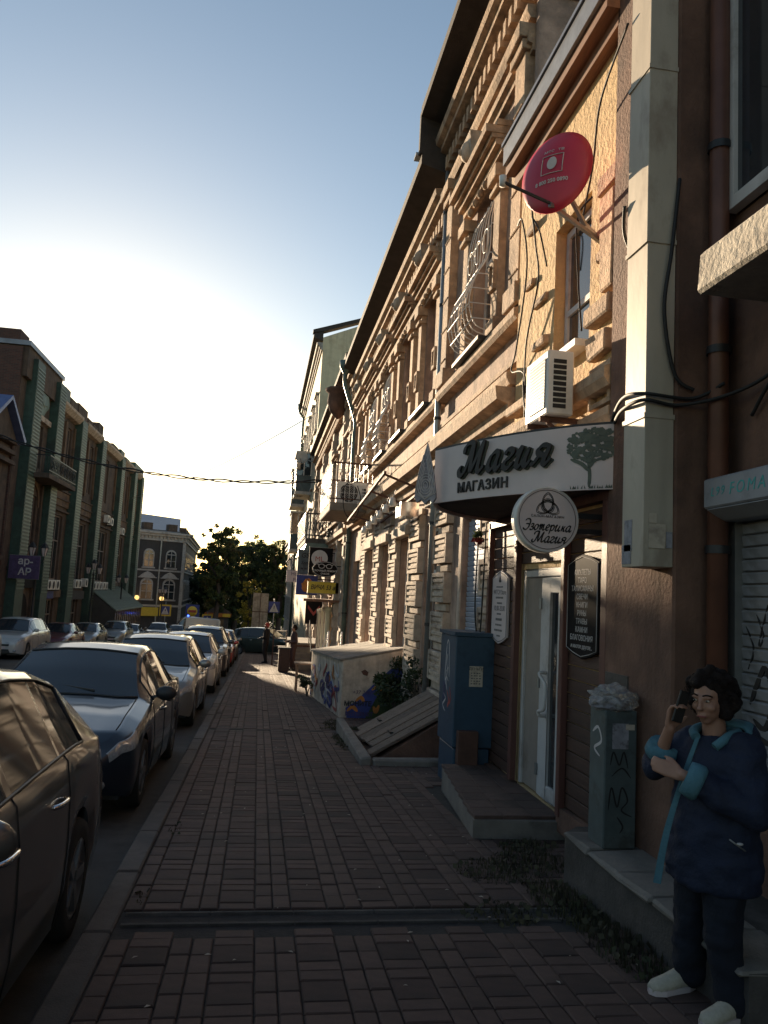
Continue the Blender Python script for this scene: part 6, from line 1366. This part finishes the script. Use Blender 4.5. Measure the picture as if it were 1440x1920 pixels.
c = MB(); coatr = [((2.2, 3.46, 1.045), RT*.075, F*.07), ((2.2, 3.46, 1.0), RT*.16, F*.105), ((2.195, 3.455, .92), RT*.2, F*.14), ((2.185, 3.45, .78), RT*.2, F*.155), ((2.18, 3.45, .64), RT*.205, F*.16), ((2.175, 3.45, .5), RT*.225, F*.17), ((2.17, 3.45, .38), RT*.225, F*.165), ((2.17, 3.45, .36), RT*.21, F*.15)]
loft(c, coatr, 22)
RC, LC = RE.lerp(RW, .32), LE.lerp(LW, .74)
capsule(c, RS_+Vector((.02, 0, -.01)), RE, .085, .072); capsule(c, RE, RC, .072, .066); capsule(c, LS_+Vector((-.01, .02, 0)), LE, .088, .076); capsule(c, LE, LC, .076, .066)
coat = remesh('coat', c, .011, 'coat_navy', wo_, 8, rough=.014, seed=3)
for a0, a1, r0 in ((RC, RE.lerp(RW, .56), .066), (LC, LE.lerp(LW, .96), .07)):     # turned back cuffs
    m = MB(); m.tube([a0-(a1-a0)*.1, a0.lerp(a1, .1), a0.lerp(a1, .55), a1, a1-(a1-a0)*.08], [r0, r0+.014, r0+.012, r0+.004, r0-.02], 14); m.build('cuff', 'coat_lining', coat)
m = MB()                                                        # hood lying on the shoulders, lining up
ctr = Vector((2.235, 3.47, 1.03))
loft(m, [(ctr+RT*.15+F*.04+UPV*-.01, F*.03, UPV*.02), (ctr+RT*.13-F*.01+UPV*.02, F*.05, UPV*.035), (ctr+RT*.07-F*.08+UPV*.03, F*.075, UPV*.045), (ctr-F*.11+UPV*.03, F*.085, UPV*.05), (ctr-RT*.08-F*.09+UPV*.03, F*.08, UPV*.045), (ctr-RT*.15-F*.02+UPV*.01, F*.06, UPV*.04), (ctr-RT*.17+F*.04-UPV*.02, F*.03, UPV*.02)], 12)
remesh('hood', m, .012, 'coat_navy', coat, 6, rough=.006)
m = MB(); loft(m, [(ctr+RT*.12+F*.05+UPV*.02, F*.022, UPV*.014), (ctr+RT*.08-F*.03+UPV*.055, F*.04, UPV*.02), (ctr-F*.06+UPV*.065, F*.06, UPV*.022), (ctr-RT*.1-F*.05+UPV*.06, F*.055, UPV*.022), (ctr-RT*.15+F*.02+UPV*.03, F*.03, UPV*.014)], 12)
remesh('hood_lining', m, .01, 'coat_lining', coat, 5, rough=.004)
m = MB()                                                        # open front edges with lining
for sg, sw in ((1, .05),):
    pts = [Vector((2.2, 3.46, 1.03))+F*.1+RT*.03*sg, Vector((2.19, 3.45, .85))+F*.165+RT*(.03*sg+sw*.5), Vector((2.18, 3.45, .6))+F*(.17+sw)+RT*(.04*sg+sw), Vector((2.17, 3.45, .37))+F*(.18+sw*1.2)+RT*(.05*sg+sw*1.2)]
    P = spline(pts, 5); v = []; 
    for i, p in enumerate(P): wd = .012+.02*i/len(P); v += [p, p-RT*wd*sg*-1+F*.012]
    k = len(m.v); m.add(v+[q+F*.004 for q in v], [(2*i, 2*i+1, 2*i+3, 2*i+2) for i in range(len(P)-1)]+[(2*len(P)+2*i, 2*len(P)+2*i+1, 2*len(P)+2*i+3, 2*len(P)+2*i+2) for i in range(len(P)-1)], True)
m.build('front_lining', 'coat_lining', coat)
m = MB(); m.tube(spline([Vector((2.2, 3.46, 1.03))+F*.1+RT*.05, Vector((2.2, 3.46, 1.05))+F*.06+RT*.085, Vector((2.2, 3.46, 1.065))+RT*.085-F*.03, Vector((2.2, 3.46, 1.07))-F*.075, Vector((2.2, 3.46, 1.065))-RT*.085-F*.03, Vector((2.2, 3.46, 1.05))-RT*.085+F*.05, Vector((2.2, 3.46, 1.0))-RT*.05+F*.11], 4), .022, 8); m.build('collar', 'coat_lining', coat)
zp = Vector((2.18, 3.45, .58))-RT*.175+F*.115; MB().tube([zp+F*.03+UPV*.045-RT*-.02, zp-F*.03-UPV*.0-RT*.015, zp-F*.1-UPV*.03-RT*.012], .004, 5).build('pocket_zip', 'metal_grey', coat); MB().ball(zp+UPV*.03-RT*.012+F*.0, (.016, .012, .006), 8, 6).build('zip_pull', 'ink_white', coat)
t_ = MB(); 
for h_, k_, a_ in ((HR, KR, AR), (HL, KL, AL)): capsule(t_, h_, k_, .1, .082); capsule(t_, k_, a_+Vector((0, 0, .0)), .082, .074)
remesh('trousers', t_, .011, 'trousers', wo_, 6, rough=.013, seed=5)
zs = g(3.5)
shoe(wo_, (2.17, 3.6, g(3.6)), (1.92, 3.55, g(3.55)), 'shoe_white'); shoe(wo_, (2.23, 3.31, g(3.31)), (1.99, 3.23, g(3.23)), 'shoe_white')
h_ = MB(); rt = random.Random(9)
h_.ball(hc+Vector((.025, .012, .045)), (.1, .1, .1), 14, 10); h_.ball(hc-hF*.05+Vector((0, 0, -.01)), (.095, .1, .105), 14, 10)
for k in range(120):
    d = Vector((rt.gauss(0, 1), rt.gauss(0, 1), rt.gauss(.15, .9))).normalized(); 
    if d.dot(hF) > .35 and d.z < .28: continue
    if d.z < -.75: continue
    h_.ball(hc+Vector((.012, .006, .02))+d*rt.uniform(.085, .118), rt.uniform(.02, .034), 8, 6)
hair = remesh('hair', h_, .008, 'hair', wo_, 2, rough=.008, seed=2)
m = MB()
for k in range(900):
    d = Vector((rt.gauss(0, 1), rt.gauss(0, 1), rt.gauss(.1, .9))).normalized()
    if (d.dot(hF) > .3 and d.z < .5) or d.z < -.8: continue
    p = hc+Vector((.012, .006, .02))+d*.108; tv = d.orthogonal().normalized(); tv = (Matrix.Rotation(rt.uniform(0, 6.28), 3, d) @ tv); r0 = rt.uniform(.008, .02)
    m.tube([p+(tv*math.cos(a*.9)+d*math.sin(a*.9))*r0+UPV*(-.004*a) for a in range(7)], .0016, 3, cap=False)
m.build('curls', 'hair', hair, kind='stuff')
ph = thing('phone', (2.02, 3.475, 1.09), 'black mobile phone held to ear by woman', 'phone'); pc = Vector((2.02, 3.475, 1.165)); pu = Vector((.28, -.06, 1)).normalized(); pr = Vector((-.93, -.36, 0)); pr = (pr-pu*pr.dot(pu)).normalized(); pn = pu.cross(pr)
m = MB().obox(pc, pr*.036, pn*.0045, pu*.076); m.build('case', 'plastic_black', ph, bevel=.003); MB().obox(pc-pn*.0052+pu*.05-pr*.018, pr*.011, pn*.0008, pu*.018).build('camera_bump', 'vent_dark', ph); MB().obox(pc+pn*.005, pr*.033, pn*.0004, pu*.07).build('screen', 'vent_dark', ph)
# ------------------------------------------------------------------ distant walkers
def walker(x, y, ang, h, jk, tr, hairm, label, phone=True, hold=False):
    z = g(y); t = thing('person', (x, y, z), label, 'person', 'people standing on the sunlit pavement'); f = Vector((math.sin(ang), math.cos(ang), 0)); r = Vector((f.y, -f.x, 0)); s = h/1.75; u = UPV; B = Vector((x, y, z))
    q = lambda a, b_, c_: B+(r*a+f*b_+u*c_)*s
    m = MB(); head(m, q(0, .02, 1.62), f, u, s); capsule(m, q(0, 0, 1.4), q(0, .01, 1.55), .055*s, .05*s); loft(m, [(q(0, 0, .9), r*.15*s, f*.09*s), (q(0, 0, 1.2), r*.15*s, f*.1*s), (q(0, 0, 1.42), r*.17*s, f*.08*s)], 12)
    arms = []
    if phone: arms.append((q(.2, 0, 1.4), q(.27, .06, 1.14), q(.1, .13, 1.5)))
    else: arms.append((q(.2, 0, 1.4), q(.25, .0, 1.12), q(.1, .3, 1.1)))
    arms.append((q(-.2, 0, 1.4), q(-.26, -.03, 1.12), q(-.12, .22, 1.08) if hold or phone else q(-.24, .06, .86)))
    for a, e, w_ in arms: capsule(m, a, e, .045*s, .038*s, 8); capsule(m, e, w_, .038*s, .026*s, 8); hand(m, w_, (w_-e), r, f, 1, s)
    legs = [(q(.09, 0, .92), q(.11, .06, .5), q(.1, .0, .08)), (q(-.09, 0, .92), q(-.1, .03, .5), q(-.12, -.08, .08))]
    for a, k_, e in legs: capsule(m, a, k_, .075*s, .055*s, 8); capsule(m, k_, e, .055*s, .038*s, 8)
    remesh('body', m, .016, 'skin', t, 2)
    m = MB(); loft(m, [(q(0, 0, .84), r*.19*s, f*.13*s), (q(0, 0, 1.05), r*.18*s, f*.125*s), (q(0, 0, 1.3), r*.2*s, f*.13*s), (q(0, 0, 1.45), r*.13*s, f*.09*s), (q(0, 0, 1.5), r*.07*s, f*.06*s)], 14)
    for a, e, w_ in arms: capsule(m, a, e, .066*s, .056*s, 8); capsule(m, e, e.lerp(w_, .85), .056*s, .042*s, 8)
    remesh('jacket', m, .018, jk, t, 4)
    m = MB()
    for a, k_, e in legs: capsule(m, a, k_, .095*s, .075*s, 8); capsule(m, k_, e, .075*s, .055*s, 8)
    remesh('trousers', m, .018, tr, t, 4)
    for (a, k_, e), sg in zip(legs, (1, -1)): shoe(t, e-f*.08*s-u*(e.z-g(e.y)), e+f*.19*s-u*(e.z-g(e.y)), 'cloth_black', 'car_trim', s)
    m = MB(); m.ball(q(0, -.0, 1.67), (.095*s, .1*s, .1*s), 12, 8); m.ball(q(0, -.03, 1.63), (.09*s, .09*s, .1*s), 12, 8); remesh('hair', m, .016, hairm, t, 2)
    if phone: solo('phone', MB().obox(q(.1, .13, 1.6), r*.012, f*.03, u*.07), 'plastic_black', q(.1, .13, 1.6), 'small dark phone held by the walker in black', 'phone')
walker(.42, 35.0, rad(-65), 1.78, 'cloth_black', 'cloth_black', 'hat_red', 'walker in black clothes and red cap standing on the sunlit paving')
walker(1.4, 29.8, rad(-105), 1.72, 'cloth_brown', 'cloth_brown', 'hair', 'person in dark red brown clothes leaning by the litter bin', False, True)
# ================================================================== trees, weeds, cables
def leaves(mb, c, r, n_, size, rt, flat=.8):
    for _ in range(n_):
        d = Vector((rt.gauss(0, 1), rt.gauss(0, 1), rt.gauss(0, 1))).normalized()*(rt.random()**.45); p = Vector((c[0]+d.x*r, c[1]+d.y*r, c[2]+d.z*r*flat))
        a = Vector((rt.uniform(-1, 1), rt.uniform(-1, 1), rt.uniform(-1, 1))).normalized(); b = a.orthogonal().normalized(); s_ = size*rt.uniform(.6, 1.3)
        mb.add([p-a*s_, p+b*s_*.5, p+a*s_, p-b*s_*.5], [(0, 1, 2, 3)])
def tree(x, y, h, cr, label, seed, lm='leaf', clumps=26, per=260, size=.17, trunk=.4, group='trees closing the street'):
    rt = random.Random(seed); z = g(y); t = thing('broad_tree', (x, y, z), label, 'tree', group)
    top = Vector((x+rt.uniform(-.5, .5), y, z+h*.72)); m = MB(); fk = Vector((x+rt.uniform(-.3, .3), y, z+h*.38))
    m.tube(spline([(x, y, z-.2), (x+.1, y, z+h*.2), fk, top], 4), [trunk*(1-.055*i) for i in range(13)], 8); cr_ = MB()
    for k in range(clumps):
        a = rt.uniform(0, 6.28); rr_ = math.sqrt(rt.random())*cr; zz = z+h*rt.uniform(.22, .95); sh_ = 1-abs((zz-z)/h-.62)*1.5; sh_ = max(.25, sh_)
        c = Vector((x+math.cos(a)*rr_*sh_, y+math.sin(a)*rr_*sh_*.8, zz)); leaves(cr_, c, rt.uniform(.35, 1.1)*cr*.28, per, size, rt); [leaves(cr_, c+Vector((rt.gauss(0, 1), rt.gauss(0, 1), rt.gauss(0, .7)))*cr*.28, cr*.12, per//7, size, rt) for _ in range(3)]
        if k % 2 == 0: m.tube(spline([fk.lerp(top, rt.random()*.8), fk.lerp(c, .6)+Vector((0, 0, .3)), c], 3), [trunk*.3*(1-.13*i) for i in range(7)], 5)
    m.build('trunk', 'bark', t); cr_.build('crown', lm, t)
tree(-5.4, 100, 14.6, 2.6, 'tall slim tree crown standing highest over the end of street', 1, clumps=52)
tree(-3.2, 106, 13.4, 3.6, 'dark spreading tree beside the tall slim one', 2, 'leaf_dark', 60)
tree(.2, 110, 13.6, 3.8, 'broad tree with loose crown nearest the cream house', 3, 'leaf', 64)
tree(-7.6, 122, 11.5, 3.4, 'low dark tree filling gap beside the grey corner house', 4, 'leaf_dark', 50)
tree(2.6, 104, 13.0, 3.0, 'tree half hidden by the right hand houses', 5, 'leaf', 48)
tree(-1.2, 90, 7.4, 1.5, 'small sunlit yellow tree before the dark trees', 6, 'leaf_yellow', 26, 80, .14, .14)
rt = random.Random(21); far = MB()
for k in range(260): leaves(far, (rt.uniform(-16, 14), rt.uniform(120, 150), g(140)+rt.uniform(.5, 9.5)), rt.uniform(1.2, 2.4), 110, .3, rt)
far.build('far_foliage', 'leaf_dark', label='dark mass of foliage far behind the end of the street', cat='foliage', kind='stuff')
def weeds(name, spots, label, lm='weed', blade=.09, seed=1):
    rt = random.Random(seed); m = MB()
    for x, y, rx, ry, n_, hh, zo in spots:
        for _ in range(n_):
            a, r = rt.uniform(0, 6.28), math.sqrt(rt.random()); px, py = x+rx*r*math.cos(a), y+ry*r*math.sin(a); z = g(py)+zo-.005; h = hh*rt.uniform(.3, 1.2)*(1.1-.7*r)
            d = Vector((rt.uniform(-1, 1), rt.uniform(-1, 1), 0)); s_ = d.orthogonal().normalized()*blade*.05*rt.uniform(.6, 1.4); lean = d*h*rt.uniform(.1, .55)
            p0 = Vector((px, py, z)); m.add([p0-s_, p0+s_, p0+lean*.5+Vector((0, 0, h*.62))+s_*.8, p0+lean+Vector((0, 0, h)), p0+lean*.5+Vector((0, 0, h*.62))-s_*.8], [(0, 1, 2, 3, 4)])
            if rt.random() < .1:
                q = p0+lean*.6+Vector((0, 0, h*.6)); b = Vector((rt.uniform(-1, 1), rt.uniform(-1, 1), rt.uniform(-.2, .6)))*blade*.5; c = b.orthogonal().normalized()*blade*.22; m.add([q, q+b*.5+c, q+b, q+b*.5-c], [(0, 1, 2, 3)])
    return m.build(name, lm, label=label, cat='weeds', kind='stuff')
weeds('pavement_weeds', [(2.0, 4.75, .2, .45, 700, .09, 0), (2.05, 4.1, .18, .5, 700, .1, 0), (1.75, 5.4, .28, .3, 500, .06, 0), (2.1, 5.6, .3, .35, 600, .08, 0), (1.55, 4.6, .25, .2, 300, .04, 0), (2.2, 6.0, .25, .15, 300, .08, 0),
   (-.52, 6.5, .07, .2, 60, .02, 0), (-.57, 4.9, .04, .15, 40, .02, 0), (1.42, 13.4, .2, .8, 500, .06, 0), (1.3, 11.5, .08, .9, 400, .05, 0), (1.5, 12.9, .4, .15, 300, .08, 0)], 'short brown green weeds growing in the joints and along the ledge', seed=3)
def shrub(x, y, zb, r, h, label, seed, lm='leaf_dark', n_=420):
    rt = random.Random(seed); t = thing('wild_shrub', (x, y, zb), label, 'shrub'); m = MB(); cr_ = MB()
    for k in range(7):
        a = rt.uniform(0, 6.28); e = Vector((x+r*.8*math.cos(a), y+r*.8*math.sin(a), zb+h*rt.uniform(.6, 1.1))); m.tube(spline([(x, y, zb-.02), (x+.3*(e.x-x), y+.3*(e.y-y), zb+h*.45), e], 4), [.012-.001*i for i in range(9)], 4); leaves(cr_, e, r*.55, n_//7, .035, rt)
    m.build('stems', 'bark', t); cr_.build('foliage', lm, t)
shrub(1.28, 18.9, g(18.9), .22, .4, 'small bushy weed at the foot of the painted box', 31)
shrub(2.62, 14.2, g(14.2), .35, .95, 'dark creeper growing beside the painted box near the hatch', 32, n_=1400)
shrub(2.66, 12.6, g(12.6), .22, 1.05, 'leafy weed standing against the facade downpipe', 33, n_=500)
shrub(2.5, 13.4, g(13.4), .35, .7, 'low creeper in the corner behind the plank hatch', 34, n_=900)
fl = thing('hanging_flowers', (2.35, 8.2, 2.3), 'small bunch of dried red flowers hanging under the canopy', 'flowers'); rt = random.Random(8)
m = MB(); leaves(m, (2.3, 8.1, 2.27), .07, 60, .03, rt); m.build('petals', 'ink_red', fl); m = MB(); leaves(m, (2.3, 8.1, 2.33), .06, 50, .03, rt); m.tube([(2.3, 8.1, 2.3), (2.3, 8.1, 2.5)], .004, 5); m.build('stems', 'leaf_dark', fl)
def cable(pts, r, label, group='cables on the facade', m='cable'): return solo('cable', MB().tube(pts, r, 6), m, pts[0], label, 'cable', group)
pair = [(-13.0, 36, 9.1), (2.6, 36.5, 6.9)]
def twist(a, b, s_, r, ph):
    P = sag(a, b, s_, 60); return [p+Vector((0, math.cos(i*.9+ph)*r, math.sin(i*.9+ph)*r)) for i, p in enumerate(P)]
cable(twist((-12.9, 33, 7.9), (2.3, 30, 6.0), .9, .05, 0), .03, 'thicker strand of twisted cable sagging across street', 'cables across the street')
cable(twist((-12.9, 33, 7.9), (2.3, 30, 6.0), .92, .05, 3.1), .026, 'thinner strand twisted round the cable across street', 'cables across the street')
cable(sag((-12.5, 75, 9.5), (2.4, 42, 11.5), .6, 20), .02, 'thin grey wire high across the street', None, 'metal_grey')
W0 = 2.56
FCL = iter(['thick black cable bundle looping left of yellow wall window', 'thin wire hanging straight beside the window loop', 'short cable falling below the red dish arm', 'long cable running from duct flange to the yellow wall', 'short wire end dangling above the looped bundle', 'cable joining the air conditioner to the wall bundle', 'straight black rod like cable beside the plank cladding', 'second vertical cable above the blue cabinet'])
for P in ([(2.5, 7.7, 5.7), (2.45, 7.4, 5.6), (2.45, 7.2, 5.0), (2.5, 7.6, 4.3), (2.52, 7.8, 4.1), (2.5, 7.3, 3.9), (2.5, 7.2, 3.2)], [(2.5, 7.25, 5.65), (2.5, 7.1, 5.2), (2.52, 7.05, 4.8), (2.5, 7.3, 4.2), (2.5, 7.25, 3.3)],
          [(2.5, 5.75, 5.0), (2.46, 5.95, 4.9), (2.5, 6.0, 4.4), (2.5, 5.9, 3.9)], [(2.28, 4.7, 5.7), (2.4, 5.4, 5.6), (2.52, 5.8, 5.3), (2.52, 6.0, 4.9)], [(2.52, 7.3, 5.6), (2.5, 7.0, 5.3), (2.55, 6.9, 4.9)],
          [(2.5, 7.35, 3.9), (2.45, 7.1, 3.5), (2.4, 6.5, 3.2), (2.35, 6.35, 3.2)], [(2.48, 8.4, 2.5), (2.46, 8.38, 1.6), (2.47, 8.45, 1.25)], [(2.44, 8.55, 2.45), (2.44, 8.6, 1.6), (2.47, 8.6, 1.25)]):
    cable(spline(P, 8), .009, next(FCL))
DCL = iter(['lower cable wrapped round the duct towards the ledge', 'upper cable wrapped round the duct just over the canopy', 'long hanging cable bowing down the near face of duct', 'short cable between downpipe and ledge', 'cable crossing from the duct flange to stucco quoins'])
for P in ([(2.52, 5.3, 2.98), (2.3, 4.72, 2.93), (2.29, 4.4, 2.92), (2.5, 4.38, 2.9), (2.7, 4.2, 2.93), (2.8, 3.9, 3.0), (2.83, 3.4, 3.2)], [(2.5, 5.3, 3.0), (2.29, 4.7, 3.0), (2.285, 4.4, 2.96), (2.6, 4.37, 2.95), (2.72, 4.22, 3.02)],
          [(2.5, 4.38, 4.4), (2.44, 4.36, 3.9), (2.4, 4.37, 3.5), (2.48, 4.38, 3.1), (2.6, 4.36, 3.0)], [(2.82, 4.1, 2.8), (2.8, 3.8, 3.0), (2.83, 3.3, 3.05)], [(2.28, 4.7, 4.35), (2.33, 4.8, 4.2), (2.5, 5.0, 4.1), (2.56, 5.5, 4.4)]):
    cable(spline(P, 8), .012, next(DCL))
cable(spline([(2.2, 20.0, 4.6), (1.95, 19.6, 4.3), (2.0, 19.55, 3.7), (2.25, 19.5, 3.5), (2.4, 19.55, 4.0), (2.3, 19.6, 4.4)], 8), .012, 'loose black loop of wire hanging from the balcony', None)
# a few dry leaves and litter scraps on the paving
rt = random.Random(77); m = MB()
for _ in range(70):
    x, y = rt.uniform(-.5, 2.1), rt.uniform(3.4, 11); z = g(y)+.004; s_ = rt.uniform(.008, .02); a = rt.uniform(0, 6.28); u = Vector((math.cos(a), math.sin(a), 0)); v = Vector((-u.y, u.x, 0)); c = Vector((x, y, z)); m.add([c-u*s_, c+v*s_*.45+Vector((0, 0, .003)), c+u*s_, c-v*s_*.45+Vector((0, 0, .004))], [(0, 1, 2, 3)])
m.build('leaf_litter', 'paper', label='scattered dry leaves and scraps on the paving', cat='litter', kind='stuff')
